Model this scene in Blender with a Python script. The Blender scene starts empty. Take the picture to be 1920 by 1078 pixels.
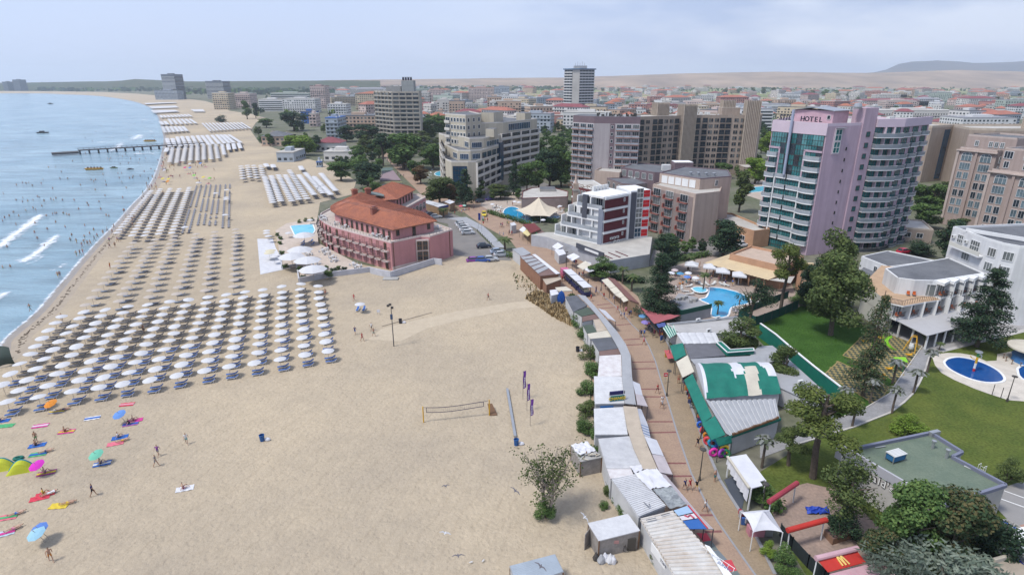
import bpy,math,random
from mathutils import Vector,Matrix,noise as mnoise
RAD=math.radians
random.seed(7)
sc=bpy.context.scene
COL=sc.collection
CAM_H,FPX,CX,CY=45.0,1100.0,960.0,539.0
PITCH=math.atan((CY-150.0)/FPX)
cd=bpy.data.cameras.new('drone_camera');cam=bpy.data.objects.new('drone_camera',cd);COL.objects.link(cam)
cam.location=(0,0,CAM_H);cam.rotation_euler=(RAD(90)-PITCH,0,0)
cd.sensor_width=36.0;cd.lens=FPX/1920*36.0;cd.clip_start=0.5;cd.clip_end=40000
sc.camera=cam
SUN_EL,SUN_AZ=RAD(60),RAD(-118)
w=bpy.data.worlds.new('World');sc.world=w;w.use_nodes=True
nt=w.node_tree;nt.nodes.clear()
def nd(t,typ,**k):
 n=t.nodes.new(typ)
 for a,b in k.items():setattr(n,a,b)
 return n
out=nd(nt,'ShaderNodeOutputWorld');bg=nd(nt,'ShaderNodeBackground');bg.inputs[1].default_value=0.125
sky=nd(nt,'ShaderNodeTexSky',sky_type='NISHITA',sun_disc=False,sun_elevation=SUN_EL,sun_rotation=SUN_AZ)
sky.air_density=1.2;sky.dust_density=2.5;sky.ozone_density=2.0
tc=nd(nt,'ShaderNodeTexCoord');mp=nd(nt,'ShaderNodeMapping');mp.inputs['Scale'].default_value=(2.2,2.2,8.0);mp.inputs['Location'].default_value=(0.75,0.2,0.35)
nz=nd(nt,'ShaderNodeTexNoise');nz.inputs['Scale'].default_value=1.9;nz.inputs['Detail'].default_value=7;nz.inputs['Roughness'].default_value=0.52
nz2=nd(nt,'ShaderNodeTexNoise');nz2.inputs['Scale'].default_value=0.8;nz2.inputs['Detail'].default_value=3
r1=nd(nt,'ShaderNodeValToRGB');r1.color_ramp.elements[0].position=0.40;r1.color_ramp.elements[1].position=0.62
r1.color_ramp.elements[0].color=(1.45,1.85,3.0,1);r1.color_ramp.elements[1].color=(2.9,3.15,3.9,1)
sx=nd(nt,'ShaderNodeSeparateXYZ')
land=nd(nt,'ShaderNodeMapRange');land.inputs[1].default_value=-0.25;land.inputs[2].default_value=0.35
mx=nd(nt,'ShaderNodeMix',data_type='RGBA');mx.inputs['A'].default_value=(2.25,2.7,3.85,1)
mx2=nd(nt,'ShaderNodeMix',data_type='RGBA');mx2.inputs['Factor'].default_value=0.88
L=nt.links.new
L(tc.outputs['Generated'],mp.inputs[0]);L(mp.outputs[0],nz.inputs['Vector']);L(nz.outputs[0],r1.inputs[0])
L(tc.outputs['Generated'],sx.inputs[0]);L(sx.outputs[0],land.inputs[0])
L(land.outputs[0],mx.inputs['Factor']);L(r1.outputs[0],mx.inputs['B'])
L(sky.outputs[0],mx2.inputs['A']);L(mx.outputs[2],mx2.inputs['B'])
hz=nd(nt,'ShaderNodeMapRange');hz.inputs[1].default_value=0.0;hz.inputs[2].default_value=0.16;hz.inputs[3].default_value=0.5;hz.inputs[4].default_value=0.0;L(sx.outputs[2],hz.inputs[0])
mx3=nd(nt,'ShaderNodeMix',data_type='RGBA');mx3.inputs['B'].default_value=(2.7,3.05,3.85,1);L(hz.outputs[0],mx3.inputs['Factor']);L(mx2.outputs[2],mx3.inputs['A'])
L(mx3.outputs[2],bg.inputs[0]);L(bg.outputs[0],out.inputs[0])
sl=bpy.data.lights.new('sun','SUN');sl.energy=1.7;sl.angle=RAD(12);sl.color=(1,0.97,0.92)
sun=bpy.data.objects.new('sun',sl);COL.objects.link(sun)
sun.rotation_euler=(RAD(90)-SUN_EL,0,-SUN_AZ+RAD(180))
sun.rotation_euler=Vector((-math.sin(SUN_AZ)*math.cos(SUN_EL),-math.cos(SUN_AZ)*math.cos(SUN_EL),-math.sin(SUN_EL))).to_track_quat('-Z','Y').to_euler()
sc.view_settings.view_transform='Standard';sc.view_settings.look='None';sc.view_settings.gamma=1
sc.view_settings.exposure=1.06;sc.view_settings.use_curve_mapping=False
sc.cycles.use_denoising=True;sc.cycles.max_bounces=5;sc.cycles.diffuse_bounces=2;sc.cycles.glossy_bounces=2
sc.cycles.transmission_bounces=3;sc.cycles.transparent_max_bounces=6;sc.cycles.volume_bounces=1
sc.cycles.caustics_reflective=False;sc.cycles.caustics_refractive=False;sc.cycles.use_adaptive_sampling=True
SP,CP=math.sin(PITCH),math.cos(PITCH)
ZONES=dict(S=(0,0,1),Z2=(580,330,5.389),Z3=(1400,190,3.717),Z4=(1020,330,5.333),Z5=(640,360,2.994),Z6=(1560,400,4.147),Z7=(1060,190,5.053),Z8=(800,200,5.39),Y4=(1700,220,4.687),Y5=(600,130,6.738),Y6=(850,110,7.111),Y7=(280,120,5.333),Y1=(1230,560,3.595),Y2=(1230,440,5.39),Y3=(1560,600,4.147),X8=(1080,740,3.19),X5=(900,340,4.9),X4=(640,400,5.333),X3=(440,400,6.736),X2=(440,240,6.736),X1=(200,240,6.736),X6=(700,260,6.737),X7=(0,640,4.9),R=(1280,720,3.0),B=(640,720,3.0),A5=(1060,500,4.146),K=(0,360,2.994),M=(0,720,3.0),Q6=(1280,360,2.994),W1=(0,0,2.994),V5=(1060,300,7.7),V8=(1030,430,8.294),V6=(1780,940,7.814),T6=(1360,860,7.7),T7=(1480,1000,9.6),T5=(1240,960,9.1375),V3=(560,150,9.6),T8=(1780,560,5.393))
def at(x,y,z=0.0,zone='S'):
 o=ZONES[zone];px=o[0]+x/o[2];py=o[1]+y/o[2]
 u=(px-CX)/FPX;v=(py-CY)/FPX
 t=(CAM_H-z)/(SP+v*CP)
 return Vector((t*u,t*(CP-v*SP),z))
def ats(zone,pts,z=0.0):return[at(p[0],p[1],p[2]if len(p)>2 else z,zone)for p in pts]
def screen(p):
 d=p[2]-CAM_H;zc=p[1]*CP-d*SP
 return(CX+FPX*p[0]/zc,CY-FPX*(p[1]*SP+d*CP)/zc)
def plumb(base,px,py):
 """height of the point straight above ground point base that is seen at photo row py"""
 lo,hi=0.0,120.0
 for _ in range(40):
  m=(lo+hi)/2
  if screen((base[0],base[1],m))[1]>py:lo=m
  else:hi=m
 return lo
MATS={}
def mat(name,col,rough=0.85,var=0.12,vscale=0.6,bump=0.0,bscale=4.0,col2=None,spec=0.3,metal=0.0,alpha=None,rand=0.0,trans=0.0,coord='P',fine=0.0,streak=0.0):
 if name in MATS:return MATS[name]
 m=bpy.data.materials.new(name);m.use_nodes=True;t=m.node_tree;b=t.nodes['Principled BSDF'];l=t.links.new
 b.inputs['Roughness'].default_value=rough;b.inputs['Specular IOR Level'].default_value=spec;b.inputs['Metallic'].default_value=metal
 c=(*col,1);c2=(*(col2 or[min(1,x*(1-var*1.6))for x in col]),1)
 g=nd(t,'ShaderNodeNewGeometry')if coord=='P' else nd(t,'ShaderNodeTexCoord')
 vec=g.outputs['Position']if coord=='P' else g.outputs['Object']
 n=nd(t,'ShaderNodeTexNoise');n.inputs['Scale'].default_value=vscale;n.inputs['Detail'].default_value=6;n.inputs['Roughness'].default_value=0.62;l(vec,n.inputs['Vector'])
 r=nd(t,'ShaderNodeMapRange');r.inputs[1].default_value=0.33;r.inputs[2].default_value=0.67;l(n.outputs[0],r.inputs[0])
 x=nd(t,'ShaderNodeMix',data_type='RGBA');x.inputs['A'].default_value=c2;x.inputs['B'].default_value=c;l(r.outputs[0],x.inputs['Factor'])
 o=x.outputs[2]
 if rand>0:
  oi=nd(t,'ShaderNodeObjectInfo');h=nd(t,'ShaderNodeHueSaturation');mr=nd(t,'ShaderNodeMapRange');mr.inputs[3].default_value=1-rand;mr.inputs[4].default_value=1+rand
  l(oi.outputs['Random'],mr.inputs[0]);l(mr.outputs[0],h.inputs['Value']);l(o,h.inputs['Color']);o=h.outputs[0]
 if fine>0:
  n3=nd(t,'ShaderNodeTexNoise');n3.inputs['Scale'].default_value=bscale;n3.inputs['Detail'].default_value=4;l(vec,n3.inputs['Vector'])
  h3=nd(t,'ShaderNodeHueSaturation');m3=nd(t,'ShaderNodeMapRange');m3.inputs[1].default_value=0.3;m3.inputs[2].default_value=0.7;m3.inputs[3].default_value=1-fine;m3.inputs[4].default_value=1+fine
  l(n3.outputs[0],m3.inputs[0]);l(m3.outputs[0],h3.inputs['Value']);l(o,h3.inputs['Color']);o=h3.outputs[0]
 if streak>0:
  ms_=nd(t,'ShaderNodeMapping');ms_.inputs['Scale'].default_value=(1.1,1.1,.07);l(vec,ms_.inputs[0]);n4=nd(t,'ShaderNodeTexNoise');n4.inputs['Scale'].default_value=1.0;n4.inputs['Detail'].default_value=5;l(ms_.outputs[0],n4.inputs['Vector'])
  h4=nd(t,'ShaderNodeHueSaturation');m4=nd(t,'ShaderNodeMapRange');m4.inputs[1].default_value=0.35;m4.inputs[2].default_value=0.6;m4.inputs[3].default_value=1-streak;m4.inputs[4].default_value=1;l(n4.outputs[0],m4.inputs[0]);l(m4.outputs[0],h4.inputs['Value']);l(o,h4.inputs['Color']);o=h4.outputs[0]
 l(o,b.inputs['Base Color'])
 if bump>0:
  n2=nd(t,'ShaderNodeTexNoise');n2.inputs['Scale'].default_value=bscale;n2.inputs['Detail'].default_value=4;l(vec,n2.inputs['Vector'])
  bp=nd(t,'ShaderNodeBump');bp.inputs['Strength'].default_value=bump;bp.inputs['Distance'].default_value=0.1;l(n2.outputs[0],bp.inputs['Height']);l(bp.outputs[0],b.inputs['Normal'])
 if trans>0:
  tr=nd(t,'ShaderNodeBsdfTranslucent');l(o,tr.inputs[0]);ms=nd(t,'ShaderNodeMixShader');ms.inputs[0].default_value=trans
  l(b.outputs[0],ms.inputs[1]);l(tr.outputs[0],ms.inputs[2]);l(ms.outputs[0],t.nodes['Material Output'].inputs[0])
 MATS[name]=m;return m
def flat(name,col,rough=0.6,**k):return mat(name,col,rough,var=k.pop('var',0.06),**k)
def leafmat(name,a,b,trans=0.25):
 return mat(name,a,0.7,col2=b,vscale=0.9,rand=0.14,trans=trans,spec=0.15)
def glass(name,col,rough=0.07,var=0.35):return mat(name,col,rough,var=var,vscale=0.35,spec=0.6)
def setp(o,label=None,cat=None,group=None,kind=None):
 if label:o['label']=label
 if cat:o['category']=cat
 if group:o['group']=group
 if kind:o['kind']=kind
 return o
def empty(name,loc,label,cat,group=None,rz=0.0):
 o=bpy.data.objects.new(name,None);o.empty_display_size=0.3;o.location=loc;o.rotation_euler=(0,0,rz);COL.objects.link(o)
 return setp(o,label,cat,group)
def new_obj(name,me,parent=None,loc=(0,0,0),rz=0.0,sc_=None):
 o=bpy.data.objects.new(name,me);o.location=loc;o.rotation_euler=(0,0,rz)
 if sc_ is not None:o.scale=sc_ if hasattr(sc_,'__len__')else(sc_,)*3
 if parent is not None:o.parent=parent
 COL.objects.link(o);return o
def copy_thing(src,loc,rz=0.0,label=None,group=None,scale=None):
 c=src.copy();c.location=loc;c.rotation_euler=(0,0,rz);COL.objects.link(c)
 if scale is not None:c.scale=scale if hasattr(scale,'__len__')else(scale,)*3
 if label:c['label']=label
 if group:c['group']=group
 for ch in src.children:
  d=ch.copy();d.parent=c;COL.objects.link(d)
  for g in ch.children:
   e=g.copy();e.parent=d;COL.objects.link(e)
 return c
def area2(p):return sum(p[i][0]*p[(i+1)%len(p)][1]-p[(i+1)%len(p)][0]*p[i][1]for i in range(len(p)))
class MB:
 def __init__(s):s.v=[];s.f=[];s.m=[];s.mats=[]
 def mi(s,m):
  if m not in s.mats:s.mats.append(m)
  return s.mats.index(m)
 def face(s,pts,m):
  b=len(s.v);s.v+=[tuple(p)for p in pts];s.f.append(list(range(b,b+len(pts))));s.m.append(s.mi(m))
 def raw(s,vs,fs,m):
  b=len(s.v);s.v+=[tuple(p)for p in vs];k=s.mi(m)
  for f in fs:s.f.append([b+i for i in f]);s.m.append(k)
 def box(s,x0,x1,y0,y1,z0,z1,m,M=None):
  vs=[Vector((x,y,z))for z in(z0,z1)for x,y in((x0,y0),(x1,y0),(x1,y1),(x0,y1))]
  if M is not None:vs=[M@v for v in vs]
  s.raw(vs,[(3,2,1,0),(4,5,6,7),(0,1,5,4),(1,2,6,5),(2,3,7,6),(3,0,4,7)],m)
 def bar(s,a,b,wx,wz,m):
  """box beam from a to b, width wx, height wz"""
  a=Vector(a);b=Vector(b);d=(b-a);L_=d.length
  if L_<1e-6:return
  M=Matrix.Translation(a)@d.to_track_quat('Y','Z').to_matrix().to_4x4()
  s.box(-wx/2,wx/2,0,L_,-wz/2,wz/2,m,M)
 def prism(s,pts,z0,z1,m,top=None,bottom=True):
  pts=[(p[0],p[1])for p in pts]
  if area2(pts)<0:pts=pts[::-1]
  n=len(pts)
  for i in range(n):
   a,b=pts[i],pts[(i+1)%n]
   s.face([(*a,z0),(*b,z0),(*b,z1),(*a,z1)],m)
  s.face([(*p,z1)for p in pts],top or m)
  if bottom:s.face([(*p,z0)for p in reversed(pts)],m)
 def slab(s,pts3,t,m,under=None):
  """sheet through 3-D points with thickness t downwards"""
  pts=[Vector(p)for p in pts3]
  if area2(pts)<0:pts=pts[::-1]
  lo=[p-Vector((0,0,t))for p in pts];n=len(pts)
  s.face(pts,m);s.face(lo[::-1],under or m)
  for i in range(n):s.face([lo[i],lo[(i+1)%n],pts[(i+1)%n],pts[i]],under or m)
 def tube(s,path,r,n,m,caps=True):
  path=[Vector(p)for p in path];rs=r if hasattr(r,'__len__')else[r]*len(path)
  rings=[]
  for i,p in enumerate(path):
   d=(path[min(i+1,len(path)-1)]-path[max(i-1,0)]).normalized()
   a=d.cross(Vector((0,0,1))if abs(d.z)<0.95 else Vector((1,0,0))).normalized();c=d.cross(a)
   rings.append([p+(a*math.cos(k/n*6.28318)+c*math.sin(k/n*6.28318))*rs[i]for k in range(n)])
  vs=[v for r_ in rings for v in r_];fs=[]
  for i in range(len(path)-1):
   for k in range(n):fs.append((i*n+k,(i+1)*n+k,(i+1)*n+(k+1)%n,i*n+(k+1)%n))
  if caps:fs.append(tuple(range(n)));fs.append(tuple(reversed(range((len(path)-1)*n,len(path)*n))))
  s.raw(vs,fs,m)
 def lathe(s,c,prof,n,m,sx=1.0,sy=1.0,rot=0.0):
  vs=[];fs=[]
  for r,z in prof:
   for k in range(n):
    a=k/n*6.28318+rot;vs.append((c[0]+r*sx*math.cos(a),c[1]+r*sy*math.sin(a),c[2]+z))
  for i in range(len(prof)-1):
   for k in range(n):fs.append((i*n+k,i*n+(k+1)%n,(i+1)*n+(k+1)%n,(i+1)*n+k))
  if prof[-1][0]>1e-4:fs.append(tuple(range((len(prof)-1)*n,len(prof)*n)))
  if prof[0][0]>1e-4:fs.append(tuple(reversed(range(n))))
  s.raw(vs,fs,m)
 def grid(s,A,B,C,D,nu,nv,m,fn=None,alt=None):
  """bilinear patch A-B (u) / D-C, v from AB to DC"""
  A,B,C,D=map(Vector,(A,B,C,D));vs=[]
  for j in range(nv+1):
   for i in range(nu+1):
    u,v=i/nu,j/nv;p=(A*(1-u)+B*u)*(1-v)+(D*(1-u)+C*u)*v
    if fn:p=p+fn(u,v)
    vs.append(p)
  k=0
  fs=[(j*(nu+1)+i,j*(nu+1)+i+1,(j+1)*(nu+1)+i+1,(j+1)*(nu+1)+i)for j in range(nv)for i in range(nu)]
  s.raw(vs,fs,m)
 def mesh(s,name,smooth=False):
  me=bpy.data.meshes.new(name);me.from_pydata(s.v,[],s.f)
  for m in s.mats:me.materials.append(m)
  me.polygons.foreach_set('material_index',s.m)
  if smooth:me.polygons.foreach_set('use_smooth',[True]*len(s.f))
  me.update();return me
 def build(s,name,parent=None,loc=(0,0,0),rz=0.0,smooth=False):return new_obj(name,s.mesh(name,smooth),parent,loc,rz)
def sheet(name,pts,z,m,kind='structure',thick=0.0,label=None):
 b=MB();p=[(q[0],q[1])for q in pts]
 if area2(p)<0:p=p[::-1]
 if thick:b.prism(p,z-thick,z,m)
 else:b.face([(*q,z)for q in p],m)
 o=b.build(name);o['kind']=kind
 if label:o['label']=label
 return o
WORDS='zeroth first second third fourth fifth sixth seventh eighth ninth tenth eleventh twelfth thirteenth fourteenth fifteenth sixteenth seventeenth eighteenth nineteenth twentieth'.split()
def nth(n):
 if n<=20:return WORDS[n]
 return '%d%s'%(n,{1:'st',2:'nd',3:'rd'}.get(n%10,'th')if n%100 not in(11,12,13)else 'th')
def text_mesh(s,size,depth,m,align='CENTER',bold=0.0):
 cu=bpy.data.curves.new('lettering','FONT');cu.body=s;cu.size=size;cu.extrude=depth;cu.align_x=align;cu.offset=bold;cu.resolution_u=2
 o=bpy.data.objects.new('lettering',cu);COL.objects.link(o)
 dg=bpy.context.evaluated_depsgraph_get();me=bpy.data.meshes.new_from_object(o.evaluated_get(dg));bpy.data.objects.remove(o)
 me.materials.clear();me.materials.append(m);return me
def cosh2(t):return t*t
def chain_at(poly,t):
 """point and direction at length fraction t of a polyline"""
 ls=[(poly[i+1]-poly[i]).length for i in range(len(poly)-1)];d=t*sum(ls)
 for i,l_ in enumerate(ls):
  if d<=l_ or i==len(ls)-1:return poly[i]+(poly[i+1]-poly[i])*min(1,d/l_),(poly[i+1]-poly[i]).normalized()
  d-=l_
  #   SETTING
coast_px=[(-60,690),(0,636),(60,586),(100,541),(147,487),(180,452),(214,418),(245,383),(267,361),(283,338),(292,318),(298,300),(303,280),(306,262),(304,247),(298,228),(293,215),(279,201),(255,192),(230,186.5),(190,181),(150,178.3),(90,176.8),(0,175.4)]
coast=[Vector((-118.0,-60.0,0)),Vector((-112.0,20.0,0)),Vector((-106.0,62.0,0))]+[at(*p)for p in coast_px]+[Vector((-4000.0,2230.0,0)),Vector((-9000.0,2600.0,0))]
def catmull(p,n):
 o=[]
 for i in range(len(p)-1):
  a,b,c,d=p[max(i-1,0)],p[i],p[i+1],p[min(i+2,len(p)-1)]
  for k in range(n):
   t=k/n;o.append(0.5*((2*b)+(c-a)*t+(2*a-5*b+4*c-d)*t*t+(3*b-3*c+d-a)*t**3))
 o.append(p[-1]);return o
coast=catmull(coast,6)
cn=[]
for i in range(len(coast)):
 d=(coast[min(i+1,len(coast)-1)]-coast[max(i-1,0)]).normalized();cn.append(Vector((d.y,-d.x,0)))
def shore(off,z):return[Vector((p.x+n.x*off,p.y+n.y*off,z))for p,n in zip(coast,cn)]
def sand_material():
 m=bpy.data.materials.new('sand');m.use_nodes=True;t=m.node_tree;b=t.nodes['Principled BSDF'];l=t.links.new
 b.inputs['Roughness'].default_value=0.95;b.inputs['Specular IOR Level'].default_value=0.1
 g=nd(t,'ShaderNodeNewGeometry')
 def noise(scale,det=5,rough=0.6,vec=None):
  n=nd(t,'ShaderNodeTexNoise');n.inputs['Scale'].default_value=scale;n.inputs['Detail'].default_value=det;n.inputs['Roughness'].default_value=rough;l(vec or g.outputs['Position'],n.inputs['Vector']);return n
 def ramp(n,lo,hi,a,b_):
  r=nd(t,'ShaderNodeValToRGB');r.color_ramp.elements[0].position=lo;r.color_ramp.elements[1].position=hi;r.color_ramp.elements[0].color=(*a,1);r.color_ramp.elements[1].color=(*b_,1);l(n.outputs[0],r.inputs[0]);return r
 big=ramp(noise(0.035,4),0.35,0.65,(0.365,0.305,0.228),(0.45,0.37,0.262))
 mid=ramp(noise(0.5,6,0.7),0.3,0.7,(0.90,0.90,0.90),(1.06,1.06,1.06))
 fine=ramp(noise(2.6,4,0.7),0.32,0.6,(0.87,0.87,0.885),(1.04,1.04,1.04))
 mul=nd(t,'ShaderNodeMix',data_type='RGBA',blend_type='MULTIPLY');mul.inputs['Factor'].default_value=1;l(big.outputs[0],mul.inputs['A']);l(mid.outputs[0],mul.inputs['B'])
 mul2=nd(t,'ShaderNodeMix',data_type='RGBA',blend_type='MULTIPLY');mul2.inputs['Factor'].default_value=0.75;l(mul.outputs[2],mul2.inputs['A']);l(fine.outputs[0],mul2.inputs['B'])
 mpn=nd(t,'ShaderNodeMapping');mpn.inputs['Rotation'].default_value=(0,0,0.35);l(g.outputs['Position'],mpn.inputs[0])
 wv=nd(t,'ShaderNodeTexWave');wv.inputs['Scale'].default_value=0.22;wv.inputs['Distortion'].default_value=6;wv.inputs['Detail'].default_value=4;l(mpn.outputs[0],wv.inputs['Vector'])
 wr=ramp(wv,0.0,0.12,(0.94,0.93,0.92),(1,1,1));mul3=nd(t,'ShaderNodeMix',data_type='RGBA',blend_type='MULTIPLY');mul3.inputs['Factor'].default_value=0.7
 l(mul2.outputs[2],mul3.inputs['A']);l(wr.outputs[0],mul3.inputs['B']);l(mul3.outputs[2],b.inputs['Base Color'])
 vo=nd(t,'ShaderNodeTexVoronoi');vo.inputs['Scale'].default_value=1.5
 n5=noise(1.1,3);mxv=nd(t,'ShaderNodeMix',data_type='RGBA',blend_type='ADD');mxv.inputs['Factor'].default_value=0.9;l(g.outputs['Position'],mxv.inputs['A']);l(n5.outputs['Color'],mxv.inputs['B']);l(mxv.outputs[2],vo.inputs['Vector'])
 fr=nd(t,'ShaderNodeMapRange');fr.inputs[1].default_value=0.0;fr.inputs[2].default_value=0.55;l(vo.outputs['Distance'],fr.inputs[0])
 ad=nd(t,'ShaderNodeMath',operation='ADD');l(fr.outputs[0],ad.inputs[0]);nn=noise(4.5,4,0.7);l(nn.outputs[0],ad.inputs[1])
 bp=nd(t,'ShaderNodeBump');bp.inputs['Strength'].default_value=0.6;bp.inputs['Distance'].default_value=0.14;l(ad.outputs[0],bp.inputs['Height']);l(bp.outputs[0],b.inputs['Normal'])
 return m
SAND=sand_material()
WETSAND=mat('wet_sand',(0.27,0.225,0.17),0.3,col2=(0.22,0.18,0.14),vscale=0.35,spec=0.4)
DAMP=mat('damp_sand',(0.36,0.295,0.22),0.75,col2=(0.30,0.25,0.19),vscale=0.4)
def sea_material():
 m=bpy.data.materials.new('sea_water');m.use_nodes=True;t=m.node_tree;b=t.nodes['Principled BSDF'];l=t.links.new
 b.inputs['Roughness'].default_value=0.16;b.inputs['IOR'].default_value=1.33;b.inputs['Specular IOR Level'].default_value=0.36
 g=nd(t,'ShaderNodeNewGeometry')
 n=nd(t,'ShaderNodeTexNoise');n.inputs['Scale'].default_value=0.02;n.inputs['Detail'].default_value=6;l(g.outputs['Position'],n.inputs['Vector'])
 r=nd(t,'ShaderNodeValToRGB');r.color_ramp.elements[0].position=0.36;r.color_ramp.elements[1].position=0.64
 r.color_ramp.elements[0].color=(0.19,0.30,0.365,1);r.color_ramp.elements[1].color=(0.28,0.395,0.45,1);l(n.outputs[0],r.inputs[0]);l(r.outputs[0],b.inputs['Base Color'])
 n6=nd(t,'ShaderNodeTexNoise');n6.inputs['Scale'].default_value=1.0;n6.inputs['Detail'].default_value=6;m6=nd(t,'ShaderNodeMapping');m6.inputs['Rotation'].default_value=(0,0,.5);m6.inputs['Scale'].default_value=(.05,.22,1);l(g.outputs['Position'],m6.inputs[0]);l(m6.outputs[0],n6.inputs['Vector'])
 h6=nd(t,'ShaderNodeHueSaturation');r6=nd(t,'ShaderNodeMapRange');r6.inputs[1].default_value=.35;r6.inputs[2].default_value=.65;r6.inputs[3].default_value=.80;r6.inputs[4].default_value=1.16;l(n6.outputs[0],r6.inputs[0]);l(r6.outputs[0],h6.inputs['Value']);l(r.outputs[0],h6.inputs['Color']);l(h6.outputs[0],b.inputs['Base Color'])
 mp_=nd(t,'ShaderNodeMapping');mp_.inputs['Rotation'].default_value=(0,0,0.55);mp_.inputs['Scale'].default_value=(0.16,0.5,1);l(g.outputs['Position'],mp_.inputs[0])
 n2=nd(t,'ShaderNodeTexNoise');n2.inputs['Scale'].default_value=1.5;n2.inputs['Detail'].default_value=7;n2.inputs['Roughness'].default_value=0.65;l(mp_.outputs[0],n2.inputs['Vector'])
 bp=nd(t,'ShaderNodeBump');bp.inputs['Strength'].default_value=0.9;bp.inputs['Distance'].default_value=0.8;l(n2.outputs[0],bp.inputs['Height']);l(bp.outputs[0],b.inputs['Normal'])
 return m
SEA=sea_material()
def foam_material():
 m=bpy.data.materials.new('sea_foam');m.use_nodes=True;t=m.node_tree;b=t.nodes['Principled BSDF'];l=t.links.new
 b.inputs['Base Color'].default_value=(0.74,0.78,0.82,1);b.inputs['Roughness'].default_value=0.8
 g=nd(t,'ShaderNodeNewGeometry');n=nd(t,'ShaderNodeTexNoise');n.inputs['Scale'].default_value=0.55;n.inputs['Detail'].default_value=8;n.inputs['Roughness'].default_value=0.8;l(g.outputs['Position'],n.inputs['Vector'])
 a=nd(t,'ShaderNodeAttribute');a.attribute_name='foam_cover'
 s=nd(t,'ShaderNodeMath',operation='ADD');l(n.outputs[0],s.inputs[0]);l(a.outputs['Fac'],s.inputs[1])
 r=nd(t,'ShaderNodeMapRange');r.inputs[1].default_value=0.74;r.inputs[2].default_value=0.98;l(s.outputs[0],r.inputs[0]);l(r.outputs[0],b.inputs['Alpha'])
 return m
FOAM=foam_material()
sea=MB();sea.face([(-12000,-400,-0.32),(0,-400,-0.32),(0,4000,-0.32),(-12000,4000,-0.32)],SEA);o=sea.build('sea');o['kind']='structure'
rows=[(-26,-1.6),(-8,-0.62),(-2.0,-0.40),(0.0,-0.33),(2.0,-0.24),(5.0,-0.12),(11,0.0)]
lines=[shore(a,z)for a,z in rows];b=MB();nC=len(coast)
for k in range(len(rows)-1):
 for i in range(nC-1):
  b.face([lines[k][i],lines[k+1][i],lines[k+1][i+1],lines[k][i+1]][::-1],(WETSAND if k<4 else DAMP if k<5 else SAND))
o=b.build('beach_slope');o['kind']='structure'
me=o.data
for p in me.polygons:
 if p.normal.z<0:p.flip()
inner=lines[-1]
FAR_Y=12000
land_in=shore(11.0,-0.06)
pts=[(p.x,p.y)for p in land_in]+[(-9000,FAR_Y),(11000,FAR_Y),(11000,-120),(-100,-120)]
GRASSY=mat('town_ground',(0.16,0.15,0.115),0.95,col2=(0.085,0.10,0.05),vscale=0.05,fine=0.2,bscale=0.6)
FIELD=mat('plain_fields',(0.30,0.235,0.16),0.95,col2=(0.14,0.15,0.075),vscale=0.0035)
sheet('ground',pts,-0.06,GRASSY)
beach_edge=[(1700,1500),(1290,1078),(1240,1040),(1180,945),(1140,870),(1105,760),(1110,690),(1090,610),(1060,570),(1010,520),(985,485),(975,468),(900,478),(850,470),(700,500),(600,480),(590,440),(600,380),(660,365),(668,340),(640,322),(605,305),(575,298),(520,280),(486,268),(470,245),(480,230),(500,222),(470,214),(430,208),(412,198),(385,190),(345,185),(310,181),(255,176),(190,173.2),(120,172),(60,171.5),(0,171.2)]
bp_=[at(*p)for p in beach_edge]
k0=next(i for i,p in enumerate(coast)if p.y>-55)
k1=len(inner)-8
pts=[(p.x,p.y)for p in inner[:k1]]+[(p.x,p.y)for p in reversed(bp_)]+[(60,-100)]
sheet('beach_sand',pts,0.0,SAND)
bk=MB();a_,c_=at(858,496),at(968,502)
bk.grid(a_+Vector((0,-5,.004)),c_+Vector((0,-5,.004)),c_+Vector((0,2.5,.004)),a_+Vector((0,2.5,.004)),24,10,SAND,lambda u,v:Vector((0,0,1.25*math.sin(math.pi*min(1,u*1.02))**.7*math.sin(math.pi*v)**1.3*(1+.3*mnoise.noise(Vector((u*5,v*4,0)))))))
o=bk.build('sand_bank',smooth=True);o['kind']='structure'
sheet('sand_path',ats('S',[(690,636),(716,616),(780,600),(860,583),(960,567),(1030,560),(1050,572),(960,580),(870,598),(800,616),(750,640)]),.005,mat('sand_path',(.455,.382,.28),.95,col2=(.405,.335,.245),vscale=.6,fine=.05,bscale=2.6,bump=.5))
def hexfields():
 cols=[mat('field_straw',(0.40,0.31,0.20),0.95,vscale=0.01),mat('field_stubble',(0.33,0.25,0.17),0.95,vscale=0.01),mat('field_green',(0.17,0.20,0.08),0.95,vscale=0.01),mat('field_plough',(0.20,0.15,0.11),0.95,vscale=0.01),mat('field_meadow',(0.24,0.25,0.11),0.95,vscale=0.01)]
 rnd=random.Random(5);y=1450.0;b=MB()
 while y<4300:
  h=90+(y-1400)*0.12;x=-250.0+rnd.uniform(-100,0)-(y-1400)*0.1
  while x<4600:
   wd=rnd.uniform(220,700);sk=60
   b.face([(x,y,0.3),(x+wd-6,y-sk*.2,0.3),(x+wd-6+sk,y+h-5,0.3),(x+sk,y+h-5,0.3)],cols[rnd.choices(range(5),(2,2,4,2,6))[0]]);x+=wd
  y+=h
 o=b.build('fields');o['kind']='structure'
hexfields()
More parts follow.
